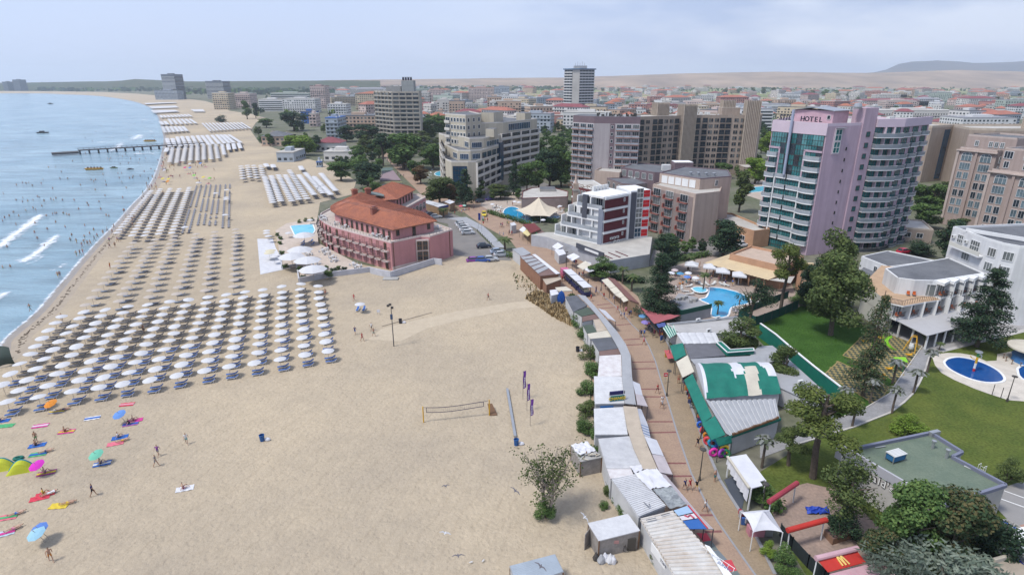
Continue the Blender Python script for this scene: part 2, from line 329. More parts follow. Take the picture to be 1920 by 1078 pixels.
def ridge(name,xs,dist0,dist1,m,zfun,seed):
 b=MB();nx=len(xs)-1;ny=12;vs=[]
 for j in range(ny+1):
  t=j/ny;d=dist0+(dist1-dist0)*t
  for x in xs:
   pxr=(x-CX)/FPX;h=zfun(x)
   prof=math.sin(min(1.0,t*1.15)*math.pi/2)**1.3
   n=mnoise.fractal(Vector((x*0.01+seed,t*3.1,seed)),1.0,2.0,4)*0.10*h*min(1,t*3)*(1 if t<0.86 else 0)
   vs.append((pxr*d/CP,d,max(-3,h*prof+n-3*(1-t))))
 fs=[(j*(nx+1)+i,j*(nx+1)+i+1,(j+1)*(nx+1)+i+1,(j+1)*(nx+1)+i)for j in range(ny)for i in range(nx)]
 b.raw(vs,fs,m);o=b.build(name,smooth=True);o['kind']='structure';return o
def zline(tab,dist):
 def f(x):
  for(x0,y0),(x1,y1)in zip(tab,tab[1:]):
   if x0<=x<=x1:y=y0+(y1-y0)*(x-x0)/(x1-x0);break
  else:y=tab[-1][1]if x>tab[-1][0]else tab[0][1]
  return at(CX,y,0).z if False else CAM_H+(150-y)/FPX*dist/CP*1.0*(CP*CP+SP*CP*0.0)/CP
 return f
HILL=mat('hill_fields',(0.36,0.27,0.20),0.95,col2=(0.20,0.155,0.125),vscale=0.004,spec=0.0)
MTN=mat('hill_far',(0.08,0.09,0.115),0.95,col2=(0.12,0.115,0.12),vscale=0.002,spec=0.0)
ridge('hill_range',list(range(560,2500,30)),3300,4600,HILL,zline([(560,158),(640,151),(760,149.5),(860,148.5),(1060,147),(1110,144.5),(1180,142),(1270,139.5),(1400,138),(1560,139),(1700,134),(1800,137),(2500,139)],4600),1)
ridge('mountain',list(range(1480,2600,20)),5600,6600,MTN,zline([(1480,143),(1570,138),(1590,129),(1606,121),(1660,119),(1720,123),(1790,121),(1830,117),(1860,115),(1920,118),(2100,122),(2600,126)],6600),2)
ridge('wooded_hill',list(range(-700,760,24)),2600,3300,mat('wooded_hill',(0.05,0.075,0.045),0.95,col2=(0.09,0.09,0.06),vscale=0.02,spec=0.0),zline([(-700,161),(0,158),(60,157),(150,155),(190,154),(300,152.5),(340,148),(356,150),(420,153),(560,152),(700,151),(760,152)],3300),3)
def haze():
 b=MB();vm=bpy.data.materials.new('haze_air');vm.use_nodes=True;t=vm.node_tree;t.nodes.clear()
 o=nd(t,'ShaderNodeOutputMaterial');v=nd(t,'ShaderNodeVolumePrincipled');v.inputs['Color'].default_value=(0.82,0.90,1.0,1);v.inputs['Density'].default_value=HAZE;v.inputs['Anisotropy'].default_value=0.2
 t.links.new(v.outputs[0],o.inputs['Volume'])
 b.box(-13000,12500,-700,13000,-4.0,300.0,vm);ob=b.build('haze');ob['kind']='stuff';return ob
HAZE=0.000105
haze()
#   BUILDING KIT
GL_DARK=glass('window_glass',(0.035,0.05,0.065));GL_CURT=glass('curtained_glass',(0.20,0.22,0.22),0.12);GL_TEAL=glass('teal_glass',(0.03,0.17,0.18));GL_BLUE=glass('blue_glass',(0.02,0.07,0.13))
GL_CLEAR=glass('balustrade_glass',(0.36,0.39,0.42),0.15,.15)
WHITE=mat('white_render',(0.72,0.72,0.71),0.8,var=0.08,vscale=0.4);OFFW=mat('off_white_paint',(0.62,0.61,0.57),0.8,var=0.1,vscale=0.5)
FRAME=flat('window_frame_white',(0.68,0.68,0.67),0.5);FRAME_D=flat('window_frame_dark',(0.06,0.055,0.05),0.5);RAIL=flat('rail_metal',(0.10,0.10,0.11),0.45,metal=0.4)
CONC=mat('concrete',(0.36,0.35,0.33),0.9,var=0.16,vscale=0.5,fine=0.08,bscale=3);ROOFG=mat('roof_felt',(0.15,0.155,0.165),0.9,col2=(0.10,0.105,0.115),vscale=0.25,fine=0.1,bscale=3)
ROOFL=mat('roof_light',(0.46,0.44,0.40),0.9,col2=(0.36,0.34,0.31),vscale=0.3);STEEL=flat('steel',(0.42,0.43,0.44),0.4,metal=0.6);ACW=flat('ac_white',(0.62,0.62,0.60),0.5)
WOODB=mat('brown_wood',(0.16,0.09,0.05),0.8,vscale=2)
_cache={}
def win(w,h,nx=1,ny=1,fr=None,gl=None,f=0.09,key=None):
 fr=fr or FRAME;gl=gl or GL_DARK;k=('w',w,h,nx,ny,fr.name,gl.name)
 if k in _cache:return _cache[k]
 b=MB();b.face([(-w/2,-0.03,0),(w/2,-0.03,0),(w/2,-0.03,h),(-w/2,-0.03,h)],gl)
 for i in range(nx+1):
  x=-w/2+w*i/nx;e=f/2 if 0<i<nx else f
  b.box(x-e/2,x+e/2,-0.10,0.0,0,h,fr)
 for j in range(ny+1):
  z=h*j/ny;b.box(-w/2,w/2,-0.095,0.0,z-f/2,z+f/2,fr)
 _cache[k]=b.mesh('window');return _cache[k]
def arch_win(w,h,fr=None,gl=None):
 k=('aw',w,h)
 if k in _cache:return _cache[k]
 fr=fr or FRAME;gl=gl or GL_CURT;b=MB();n=8;top=[(-w/2*math.cos(math.pi*i/n),h*0.62+h*0.38*math.sin(math.pi*i/n))for i in range(n+1)]
 b.face([(w/2,-0.03,0)]+[(x,-0.03,z)for x,z in reversed(top)]+[(-w/2,-0.03,0)],gl)
 pr=[(-w/2,0)]+top+[(w/2,0)]
 for(x0,z0),(x1,z1)in zip(pr,pr[1:]):b.bar((x0,-0.06,z0),(x1,-0.06,z1),0.12,0.14,fr)
 b.box(-w/2,w/2,-0.09,0,h*.6,h*.6+.08,fr)
 for x in(-w/6,w/6):b.box(x-.04,x+.04,-0.09,0,0,h*.93,fr)
 b.face([(-w/2,-0.03,0),(w/2,-0.03,0),(w/2,-0.03,0.02),(-w/2,-0.03,0.02)],gl)
 _cache[k]=b.mesh('arched_window');return _cache[k]
def bal(w,d,h=1.0,slab=None,rail=None,style='solid',t=0.22,curve=0.0):
 slab=slab or WHITE;rail=rail or slab;k=('b',w,d,h,slab.name,rail.name,style,t,curve)
 if k in _cache:return _cache[k]
 b=MB()
 if curve:pl=[(-w/2,0.0)]+[(-w/2+w*i/8,-d-curve*math.sin(math.pi*i/8))for i in range(9)]+[(w/2,0.0)]
 else:pl=[(-w/2,0.0),(-w/2,-d),(w/2,-d),(w/2,0.0)]
 b.prism(pl,-t,0,slab)
 for(x0,y0),(x1,y1)in zip(pl,pl[1:]):
  if style=='solid':b.bar((x0,y0,h/2),(x1,y1,h/2),0.10,h,rail)
  elif style=='glass':b.bar((x0,y0,h/2-.04),(x1,y1,h/2-.04),0.03,h-.1,rail);b.bar((x0,y0,h),(x1,y1,h),0.07,0.06,slab)
  else:
   b.bar((x0,y0,h),(x1,y1,h),0.06,0.06,rail);b.bar((x0,y0,0.12),(x1,y1,0.12),0.04,0.04,rail)
   L_=math.hypot(x1-x0,y1-y0);n=max(1,int(L_/0.33))
   for i in range(n+1):
    x,y=x0+(x1-x0)*i/n,y0+(y1-y0)*i/n;b.box(x-.02,x+.02,y-.02,y+.02,0,h,rail)
 _cache[k]=b.mesh('balcony');return _cache[k]
class Fac:
 """one straight facade from p0 (left) to p1 (right) as seen from outside"""
 def __init__(s,T,p0,p1):
  s.T=T;s.p0=Vector((p0[0],p0[1],0));d=Vector((p1[0]-p0[0],p1[1]-p0[1],0));s.L=d.length;s.d=d/s.L;s.n=Vector((s.d.y,-s.d.x,0));s.a=math.atan2(s.d.y,s.d.x)
 def pt(s,u,out=0.0,z=0.0):return s.p0+s.d*u+s.n*out+Vector((0,0,z))-s.T.location
 def put(s,name,me,u,z,out=0.0):return new_obj(name,me,s.T,s.pt(u,out,z),s.a)
 def box(s,name,u0,u1,out0,out1,z0,z1,m,build=True,b=None):
  b2=b or MB();q=[s.pt(u0,out0),s.pt(u1,out0),s.pt(u1,out1),s.pt(u0,out1)]
  b2.prism([(p.x,p.y)for p in q],z0,z1,m)
  return None if b else b2.build(name,s.T)
 def us(s,n,a=0.0,b=None):
  b=s.L if b is None else b;return[a+(b-a)*(i+.5)/n for i in range(n)]
def hotel(name,base,label,group=None):return empty(name,(base[0],base[1],0),label,'building',group)
def loc(T,pts):return[(p[0]-T.location.x,p[1]-T.location.y)for p in pts]
def walls(T,pts,z0,z1,m,roof=None,name='wall',par=0.0,parm=None):
 b=MB();q=loc(T,pts)
 if area2(q)<0:q=q[::-1]
 b.prism(q,z0,z1,m,top=roof or m)
 if par:
  for i in range(len(q)):
   a,c=Vector((*q[i],0)),Vector((*q[(i+1)%len(q)],0));dd=(c-a).normalized();nn=Vector((-dd.y,dd.x,0))*0.125
   b.bar(a+nn+Vector((0,0,z1+par/2)),c+nn+Vector((0,0,z1+par/2)),0.25,par,parm or m)
 return b.build(name,T)
def rnd_glass(r,dark=0.7):return GL_DARK if r.random()<dark else GL_CURT
def ac_mesh():
 if 'ac' not in _cache:
  b=MB();b.box(-.42,.42,-.32,0,0,.6,ACW);b.lathe((0,0,0),[(.22,0),(.22,.02)],10,FRAME_D)
  n=10;c=[(.22*math.cos(i/n*6.283)-.1,-.325,.3+.22*math.sin(i/n*6.283))for i in range(n)];b.face(c,FRAME_D);_cache['ac']=b.mesh('air_conditioner')
 return _cache['ac']
R1=random.Random(11)
#   LILAC TOWER HOTEL
LILAC=mat('lilac_render',(0.46,0.345,0.405),0.85,col2=(0.42,0.315,0.37),vscale=0.3,streak=.12);LILAC_P=mat('lilac_pale',(0.56,0.46,0.52),0.85,var=0.06,vscale=0.3)
def lilac_tower():
 Lp,Bp,Cp,Mp,Rp=(72,167.7),(79.9,153.3),(94.6,158.2),(102.2,158.9),(115.6,168.3)
 T=hotel('tower_hotel',Bp,'lilac tower hotel with teal glass front, rows of white balconies and roof letters')
 walls(T,[Lp,Bp,Cp,Mp,Rp,(107.5,186),(84,183)],0,33.9,LILAC,ROOFL,par=0.7,parm=LILAC_P)
 fl=[30.9-2.8*k for k in range(12)]
 F=Fac(T,Lp,Bp);F.box('front_frame',0,F.L,0.0,0.25,31.6,34.6,LILAC_P)
 pane=win(1.56,2.72,2,2,FRAME_D,GL_TEAL,0.07);pan2=win(1.56,2.72,2,2,FRAME_D,glass('teal_glass_pale',(0.10,0.27,0.28)),0.07);dark=win(1.56,2.72,1,2,FRAME_D,GL_DARK,.07)
 for k in range(12):
  for i in range(10):
   if k>=4 and(i<2 or i>7):continue
   me=dark if(k<4 and i in(3,4,5)and(i+k)%2)or R1.random()<0.05 else(pan2 if(i<3 or R1.random()<0.2)else pane)
   F.put('glass_panel',me,0.42+1.56*(i+.5),fl[k]-2.1 if k==0 and False else fl[k]-2.05,0.12)
 F.box('frame_fin',3.3,3.75,0.0,0.35,18,27.6,LILAC);F.box('frame_fin',11.0,11.45,0,0.35,18,27.6,LILAC);F.box('frame_beam',11.0,16.2,0,0.35,27.2,27.7,LILAC);F.box('frame_beam',0.1,3.7,0,0.35,27.2,27.7,LILAC)
 balL=bal(3.1,1.0,0.95,WHITE,GL_CLEAR,'glass',0.32,0.5);balR=bal(4.6,0.9,0.95,WHITE,GL_CLEAR,'glass',0.32,0.6);mid=bal(4.6,0.5,0.9,WHITE,GL_CLEAR,'glass',0.3,0)
 door=win(2.6,2.3,3,1,FRAME_D,GL_TEAL,.08);door2=win(4.0,2.3,4,1,FRAME_D,GL_TEAL,.08)
 for k in range(2,11):
  z=fl[k]
  F.put('balcony',balL,1.75,z,0.05);F.put('balcony',balR,13.8,z,0.05);F.put('balcony_door',door,1.75,z+.05,0.0);F.put('balcony_door',door2,13.8,z+.05,0.0)
  if k>=4:F.put('balcony',mid,9.3 if False else 9.2,z,0.05);F.put('balcony',mid,5.0,z,0.05)
 for u in(3.4,11.3):F.box('pillar',u,u+.3,.5,.8,0.2,fl[4],WHITE)
 b=MB();p=F.pt(6.4,0.75);b.tube([p+Vector((0,0,20.5)),p+Vector((0,0,37.5))],0.36,12,flat('blue_grey_column',(0.33,0.36,0.46),0.5));b.build('column',T)
 F=Fac(T,Bp,Cp);sw=win(1.15,1.25,2,1,FRAME_D,GL_TEAL,.1)
 for k in range(12):F.put('window',sw,13.2,fl[k]+0.1,0.43)
 slit=win(0.3,0.8,1,1,FRAME_D,GL_DARK,.06)
 for k in range(1,11):F.put('window',slit,7.2,fl[k]-.4,0.02)
 b=MB();F.box('',11.0,15.3,-3.5,0.4,0.0,38.2,LILAC,b=b);b.build('stair_tower',T)
 for z in(27.2,30.3):F.put('bay_window',win(2.0,2.75,2,2,FRAME,GL_TEAL,.12),3.6,z,0.25)
 F.box('bay_frame',2.4,4.8,0.0,0.16,26.8,33.4,LILAC_P)
 F.box('canopy',2.6,5.4,0,0.9,33.35,33.5,STEEL)
 b=MB();G=Fac(T,(76.4,166.6),(82.6,156.6));G.box('',0.4,11.3,-7.5,-0.6,34,37.4,mat('roof_house_pink',(0.55,0.36,0.42),.85),b=b);b.build('roof_house',T)
 b=MB();b.slab([G.pt(-.1,0,37.4),G.pt(5.6,0,38.2),G.pt(5.6,-8,38.2),G.pt(-.1,-8,37.4)],.12,STEEL);b.slab([G.pt(5.6,0,38.2),G.pt(11.8,0,37.5),G.pt(11.8,-8,37.5),G.pt(5.6,-8,38.2)],.12,STEEL);b.build('roof_house_roof',T)
 G.put('window',win(.9,1.0,1,1),10.2,35.3,-.55)
 LET=flat('sign_letters_dark',(0.03,0.03,0.05))
 F=Fac(T,Lp,Bp)
 for s_,u0 in(('STIL',1.7),('HOTEL',8.4)):
  for i,chn in enumerate(s_):
   o=new_obj('roof_letter',text_mesh(chn,1.75,.08,LET,bold=.03),T,F.pt(u0+i*(.95 if s_=='STIL' else 1.3),-0.7,34.75),0);o.rotation_euler=(RAD(90),0,F.a)
 F=Fac(T,Cp,Mp);GLM=glass('balustrade_glass_dark',(.22,.25,.28),.15,.15);b1=bal(7.4,1.5,1.0,WHITE,GLM,'glass',0.22,0.35);fin=MB();fin.box(-.06,.06,-1.35,0,0,2.45,LILAC_P);finm=fin.mesh('partition');dw=win(2.2,2.35,3,1,FRAME_D,GL_TEAL,.09)
 for z in fl+[0.1]:
  F.put('balcony',b1,3.75,z,0.1)
  for i in range(3):F.put('window',dw,1.3+2.45*i,z+.03,0.02)
  for i in(1,2):F.put('partition',finm,0.05+2.45*i,z,0.02)
 F=Fac(T,Mp,Rp);b2=bal(4.6,0.75,0.9,WHITE,GLM,'glass',0.2,0.45);dw2=win(3.1,2.2,3,1,FRAME_D,GL_TEAL,.09)
 for z in fl+[0.1]:
  for i in range(3):
   F.put('balcony',b2,2.7+5.45*i,z,0.05);F.put('window',dw2,2.75+5.45*i,z+.03,0.02)
 b=MB();Fac(T,Cp,Mp).box('',0,7.6,0,0.9,33.4,35.45,LILAC_P,b=b);F.box('',0,F.L,0,.6,33.4,35.5,LILAC_P,b=b);b.build('parapet',T)
 b=MB()
 for i in range(3):F.box('',1.5+i*1.1,2.3+i*1.1,-5.0,-4.0,33.9,35.7,ACW,b=b)
 b.build('roof_plant',T)
 o=MB();c=Fac(T,Bp,Cp).pt(9.6,-1.0,38.0);o.lathe(c,[(.9,0),(1.0,.5),(.85,1.3),(.0,1.5)],14,STEEL);o.build('roof_fan',T)
lilac_tower()
#   PINK BEACH HOTEL
PINK=mat('pink_render',(0.50,0.24,0.24),0.88,streak=.1,col2=(0.45,0.215,0.215),vscale=0.3,fine=0.03,bscale=2);PINKL=mat('pink_pale_trim',(0.62,0.52,0.48),0.85,vscale=.5)
TILE=mat('roof_tiles',(0.37,0.135,0.075),0.85,col2=(0.27,0.105,0.07),vscale=0.5,fine=0.14,bscale=2.5)
def tile_roof(T,polys,name='roof'):
 """tiled slopes: each polygon gets raised tile courses along its slope"""
 b=MB()
 for P in polys:
  P=[Vector(p)-T.location for p in P];n=(P[1]-P[0]).cross(P[2]-P[0]).normalized()
  if n.z<0:P=P[::-1];n=-n
  b.face(P,TILE);b.face([p-n*0.22 for p in P][::-1],WOODB)
  for i in range(len(P)):
   a,c=P[i],P[(i+1)%len(P)];b.face([a-n*.22,c-n*.22,c,a],WOODB)
  dn=Vector((n.x,n.y,0));
  if dn.length<1e-4:continue
  dn.normalize();ac=Vector((-dn.y,dn.x,0));lo=min(p.dot(ac)for p in P);hi=max(p.dot(ac)for p in P)
  k=int((hi-lo)/0.55)
  for i in range(1,k):
   tt=lo+(hi-lo)*i/k;xs=[]
   for j in range(len(P)):
    a,c=P[j],P[(j+1)%len(P)];da,dc=a.dot(ac)-tt,c.dot(ac)-tt
    if da*dc<0:xs.append(a+(c-a)*(da/(da-dc)))
   if len(xs)==2:b.bar(xs[0]+n*.02,xs[1]+n*.02,0.16,0.09,TILE)
 return b.build(name,T)
def pink_hotel():
 N_=Vector((-29.8,139.7,0));T=hotel('beach_hotel',N_,'pink beach hotel with red tiled roof, terrace tables and rows of small balconies')
 left=[(-29.8,139.7),(-40.2,148.6),(-48.9,156.3),(-52.8,161.4),(-55.9,167.0),(-57.2,173.0),(-56.6,179.0)]
 right=[(-29.8,139.7),(-23.3,146.0),(-21.0,145.6),(-15.9,152.9)]
 foot=list(reversed(left))+right[1:]+[(-22.5,161.5),(-36.0,178.0),(-44.0,189.0),(-54.5,186.0)]
 walls(T,foot,-0.5,7.1,PINK,mat('terrace_floor',(0.48,0.42,0.37),.9,vscale=.6),par=0.4,parm=PINKL)
 top=[(-29.5,141.4),(-48.2,158.8),(-51.6,164.5),(-53.4,170.5),(-53.2,177.0),(-44.5,187.0),(-39.0,179.0),(-24.5,162.0),(-19.6,151.4)]
 up=[(-29.9,142.6),(-47.6,159.2),(-50.6,164.8),(-52.2,170.5),(-52.0,176.2),(-44.5,185.6),(-39.6,178.2),(-25.2,161.0),(-20.7,151.8)]
 walls(T,up,7.1,9.9,PINK,name='upper_wall')
 z0,z1=10.0,13.1;E=lambda p:(p[0],p[1],z0)
 A1,A2=(-29.4,148.9,z1),(-42.2,161.0,z1)
 tile_roof(T,[[E((-29.5,141.4)),E((-19.6,151.4)),A1],[E((-48.2,158.8)),E((-29.5,141.4)),A1,A2],[E((-19.6,151.4)),E((-24.5,162.0)),A1],[E((-24.5,162.0)),E((-39.0,179.0)),A2,A1],[E((-51.6,164.5)),E((-48.2,158.8)),A2,(-44.6,165.6,z1)],[E((-53.4,170.5)),E((-51.6,164.5)),(-44.6,165.6,z1),(-45.6,171.0,z1)],[E((-53.2,177.0)),E((-53.4,170.5)),(-45.6,171.0,z1),(-45.4,176.0,z1)],[E((-44.5,187.0)),E((-53.2,177.0)),(-45.4,176.0,z1)],[E((-39.0,179.0)),E((-44.5,187.0)),(-45.4,176.0,z1),(-45.6,171.0,z1)],[E((-39.0,179.0)),(-45.6,171.0,z1),(-44.6,165.6,z1),A2]])
 BR=flat('brick_chimney',(0.27,0.10,0.07))
 for x,y,z in((-36.4,152.5,12.0),(-44.0,178.5,12.3),(-47.5,176.5,12.3)):
  b=MB();b.box(-.75,.75,-.6,.6,-1,1.3,BR);b.box(-.95,.95,-.8,.8,1.3,1.5,TILE);b.box(-.6,.6,-.5,.5,1.5,1.8,BR);b.build('chimney',T,Vector((x,y,z))-T.location,RAD(40))
 b=MB();b.slab([(-43.5,178.2,12.3),(-39.6,180.2,11.2),(-40.2,183.8,11.2),(-43.6,182.0,12.3)],.3,mat('copper_dormer',(0.17,0.20,0.18),.6));o=b.build('dormer',T);o.location=-T.location
 wn=win(0.95,1.75,2,1,WOODB,GL_DARK,.12);bl=bal(2.5,0.75,0.85,PINKL,RAIL,'rail',0.2,0.35);ch=None
 def balset(F,us):
  for z in(2.35,4.95):
   for u in us:F.put('balcony',bl,u,z,0.05);F.put('balcony_door',wn,u-.25,z+.05,0.0)
  for u in us:F.put('balcony_door',wn,u,0.1,0.0)
 F=Fac(T,left[2],left[0]);us=F.us(8,0.6,F.L-0.6);balset(F,us)
 for i in range(5):F.box('drainpipe',2.0+i*5.2,2.12+i*5.2,0,.12,0,7.0,WOODB)
 for k in range(2,6):
  Fk=Fac(T,left[k+1],left[k]);balset(Fk,Fk.us(2,.4,Fk.L-.4))
 F=Fac(T,right[0],right[1]);F.box('drainpipe',0.5,.65,0,.12,0,7.4,WOODB);F.box('base_course',0,F.L,0,0.12,0,1.0,PINKL)
 F=Fac(T,right[2],right[3])
 F.box('drainpipe',F.L-1.4,F.L-1.25,0,.12,0.4,7.2,WOODB)
 Fm=Fac(T,(-24.4,144.92),(-21.6,145.55))
 for z in(1.3,4.0):
  for u in(0.75,2.2):Fm.put('window',win(1.15,2.2,2,2,WOODB,GL_DARK,.14),u,z,0.35)
 Fm.box('window_frame',-.15,3.1,-.2,.3,1.0,6.6,PINKL)
 F=Fac(T,up[1],up[0]);tw=win(0.9,2.0,2,1,WOODB,GL_DARK,.13)
 for u in F.us(10):F.put('balcony_door',tw,u,7.2,0.0)
 F=Fac(T,up[0],up[8])
 for u,z in((1.6,8.0),(6.6,7.2),(11.3,8.0)):F.put('window',win(.9,1.4 if z>7.5 else 2.2,2,1,WOODB,GL_DARK,.12),u,z,0.0)
 b=MB();ring=[(p[0],p[1],7.1)for p in reversed(left)]+[(p[0],p[1],7.1)for p in right[1:]]
 for a,c in zip(ring,ring[1:]):
  a,c=Vector(a)-T.location,Vector(c)-T.location;n=max(1,int((c-a).length/1.2))
  for z in(.75,1.1):b.bar(a+Vector((0,0,z)),c+Vector((0,0,z)),.05,.05,RAIL)
  for i in range(n):p=a+(c-a)*i/n;b.box(p.x-.03,p.x+.03,p.y-.03,p.y+.03,.4,1.1,RAIL)
 o=b.build('terrace_railing',T);o.location.z=7.1
 wing=[(-39.2,178.8),(-33.0,181.5),(-29.4,198.5),(-33.0,204.5),(-44.0,200.0),(-46.0,188.0)]
 walls(T,wing,-0.3,7.1,PINK,mat('terrace_floor',(.48,.42,.37)),'wing_wall',par=.4,parm=PINKL)
 wu=[(-40.5,181.0),(-36.5,182.5),(-33.5,197.5),(-36.0,203.0),(-43.5,199.0),(-45.5,189)]
 walls(T,wu,7.1,9.9,PINK,name='wing_upper_wall')
 W=[(-41.0,178.5,z0),(-35.6,181.2,z0),(-32.6,198.0,z0),(-35.4,204.5,z0),(-45.0,200.5,z0),(-47,188,z0)]
 r0,r1=(-42.2,186.5,12.8),(-40.2,197.5,12.8)
 tile_roof(T,[[W[0],W[1],r0],[W[1],W[2],r1,r0],[W[2],W[3],r1],[W[3],W[4],r1],[W[4],W[5],r0,r1],[W[5],W[0],r0]],'wing_roof')
 F=Fac(T,wing[1],wing[2]);aw=arch_win(2.6,2.3,PINKL,GL_DARK)
 for z in(0.6,3.9):
  for u in F.us(5,.5,F.L-.5):F.put('arched_window',aw,u,z,0.0)
 F=Fac(T,wu[1],wu[2])
 for u in F.us(6):F.put('window',tw,u,7.2,0)
pink_hotel()
#   MODERN WHITE BLOCK WITH RED PANELS
MAROON=mat('maroon_cladding',(0.105,0.018,0.025),0.7,vscale=1.0,fine=.12,bscale=3);GREYD=flat('dark_grey_panel',(0.075,0.08,0.10));GREYB=flat('blue_grey_panel',(0.20,0.22,0.27));REDP=flat('red_panel',(0.55,0.02,0.025),.45)
def modern_block():
 N_,R_,FR,LL=(24.2,152.2),(32.2,158.8),(38.0,160.8),(12.5,163.6)
 T=hotel('apartment_block',N_,'white stepped apartment block with maroon bands and red panels above the shops')
 F=Fac(T,LL,N_);ends=[0.0,2.2,4.6,7.6,9.6];zf=[3.6,6.75,9.85,12.9,16.0]
 for k in range(4):
  e=ends[k];b=MB();q=[F.pt(e,-1.6),F.pt(F.L,-1.6),F.pt(F.L,-11),F.pt(e,-11)]
  b.prism([(p.x,p.y)for p in q],zf[k]if k else 0,zf[k+1]-.05,OFFW,top=ROOFL);b.build('storey',T)
  b=MB();F.box('',e-.4,F.L+.05,-1.7,0.3,zf[k]-.45,zf[k],WHITE,b=b);b.build('floor_slab',T)
  n=max(2,int((F.L-e)/3.3));r=bal((F.L-e)/n-.25,.04,.95,GL_CLEAR,GL_CLEAR,'solid',.05)
  for i,u in enumerate(F.us(n,e,F.L-.6)):
   F.put('window',win(2.1,2.35,3,1,FRAME,GL_DARK if(i+k)%3 else GL_CURT,.1),u,zf[k]+.02,-1.55);F.put('glass_rail',r,u,zf[k],.2)
  for i in range(n):F.box('pillar',e+(F.L-e)*i/n-.18,e+(F.L-e)*i/n+.18,-1.6,0.25,zf[k],zf[k+1]-.45,WHITE)
 F.box('grey_pier',F.L-1.5,F.L-.02,-2.0,.35,3.2,12.9,GREYB);F.box('dark_pier',9.4,11.0,-1.2,.4,9.8,16.0,GREYD)
 b=MB();q=[F.pt(11,-2),F.pt(F.L-.8,-2),F.pt(F.L-.5,-11),F.pt(11,-11)];b.prism([(p.x,p.y)for p in q],12.9,15.6,OFFW);b.build('penthouse',T)
 for i,u in enumerate(F.us(3,11.2,F.L-1)):F.put('window',win(1.7,2.2,3,1,FRAME,GL_DARK,.1),u,13.2,-1.95)
 G=Fac(T,N_,R_)
 b=MB();q=[F.pt(8.5,-.4),G.pt(0,-.3),G.pt(G.L,-.2),G.pt(G.L+1.5,-9),F.pt(8.5,-11)];b.prism([(p.x,p.y)for p in q],15.6,16.1,WHITE);b.build('roof_slab',T)
 b=MB();
 for i in range(5):b.box(-3+i*1.3,-2.1+i*1.3,-.4,.4,0,1.3,ACW)
 b.build('roof_plant',T,Vector((24.5,163.0,16.1))-T.location,RAD(40))
 b=MB();rj=random.Random(3)
 for i in range(26):
  a=Vector((rj.uniform(-5,5),rj.uniform(-2,2),rj.uniform(.1,.5)));b.bar(a,a+Vector((rj.uniform(-2,2),rj.uniform(-1,1),rj.uniform(0,.4))),.12,.1,WOODB)
 o=b.build('roof_timber',T,Vector((19.5,167.5,16.1))-T.location,RAD(-40))
 b=MB();q=[G.pt(0,0),G.pt(G.L,0),G.pt(G.L,-10),G.pt(0,-10)];b.prism([(p.x,p.y)for p in q],0,12.9,WHITE,top=ROOFL);b.build('gable',T)
 for k in range(4):G.box('maroon_panel',.2,G.L-.9,0,.1,zf[k]+.05,zf[k+1]-.65,MAROON)
 for k in range(4):G.box('white_band',.05,G.L+.2,0,.32,zf[k+1]-.62,zf[k+1]-.02,WHITE);G.put('window',win(.5,.9,1,1,FRAME,GL_CURT,.1),G.L-2.5,zf[k]+1.2,.1)
 G.box('white_pier',G.L-.9,G.L+.1,0,.45,2.5,16.0,WHITE)
 G.put('window',win(3.0,2.2,4,2,FRAME,GL_TEAL,.1),2.6,13.2,-.6);G.box('parapet_glass',.1,G.L-1,-.05,0,12.95,14.0,GL_CLEAR)
 for i in range(3):G.put('air_conditioner',ac_mesh(),3.2+i*1.3,4.3,.1)
 for i in range(2):G.put('air_conditioner',ac_mesh(),4.3+i*1.3,3.3,.5)
 H=Fac(T,R_,FR);b=MB();q=[H.pt(0,.3),H.pt(H.L,.3),H.pt(H.L,-8),H.pt(0,-8)];b.prism([(p.x,p.y)for p in q],0,16.6,WHITE,top=WHITE);b.build('panel_tower',T)
 H.box('dark_pier',0,1.7,.3,.5,1,16.2,GREYD)
 for k in range(6):
  z=0.9+k*2.75;H.put('window',win(2.0,2.5,2,2,FRAME,GL_BLUE if k<2 else GL_CURT,.1),2.8,z,.35)
  for a in range(2):
   for c in range(2):H.box('red_panel',3.95+a*1.0,4.88+a*1.0,.3,.42,z+.1+c*.98,z+.98+c*.98,REDP)
 pod=[(24.1,137.6),(34.9,143.2),(39.5,160.5),(24,166),(9.9,166.0),(5.5,163.0),(9.9,160.4),(17.9,149.0)]
 b=MB();q=loc(T,pod);b.prism(q,0,3.3,mat('podium_wall',(0.42,0.43,0.46),.85,vscale=.6),top=ROOFL);b.build('podium',T)
 Pf=Fac(T,(14.5,154.0),(23.0,140.0));Pf.box('fascia',5.2,Pf.L,.1,.4,3.3,4.6,GREYD);Pf.box('sign_board',9,14.5,.4,.46,3.6,4.2,WHITE)
 Pq=Fac(T,(24.1,137.6),(34.9,143.2))
 for i,u in enumerate((1.2,3.6,5.9)):Pq.box('roof_strip',u,u+.3,-6,-1,3.3,3.42,MAROON)
modern_block()
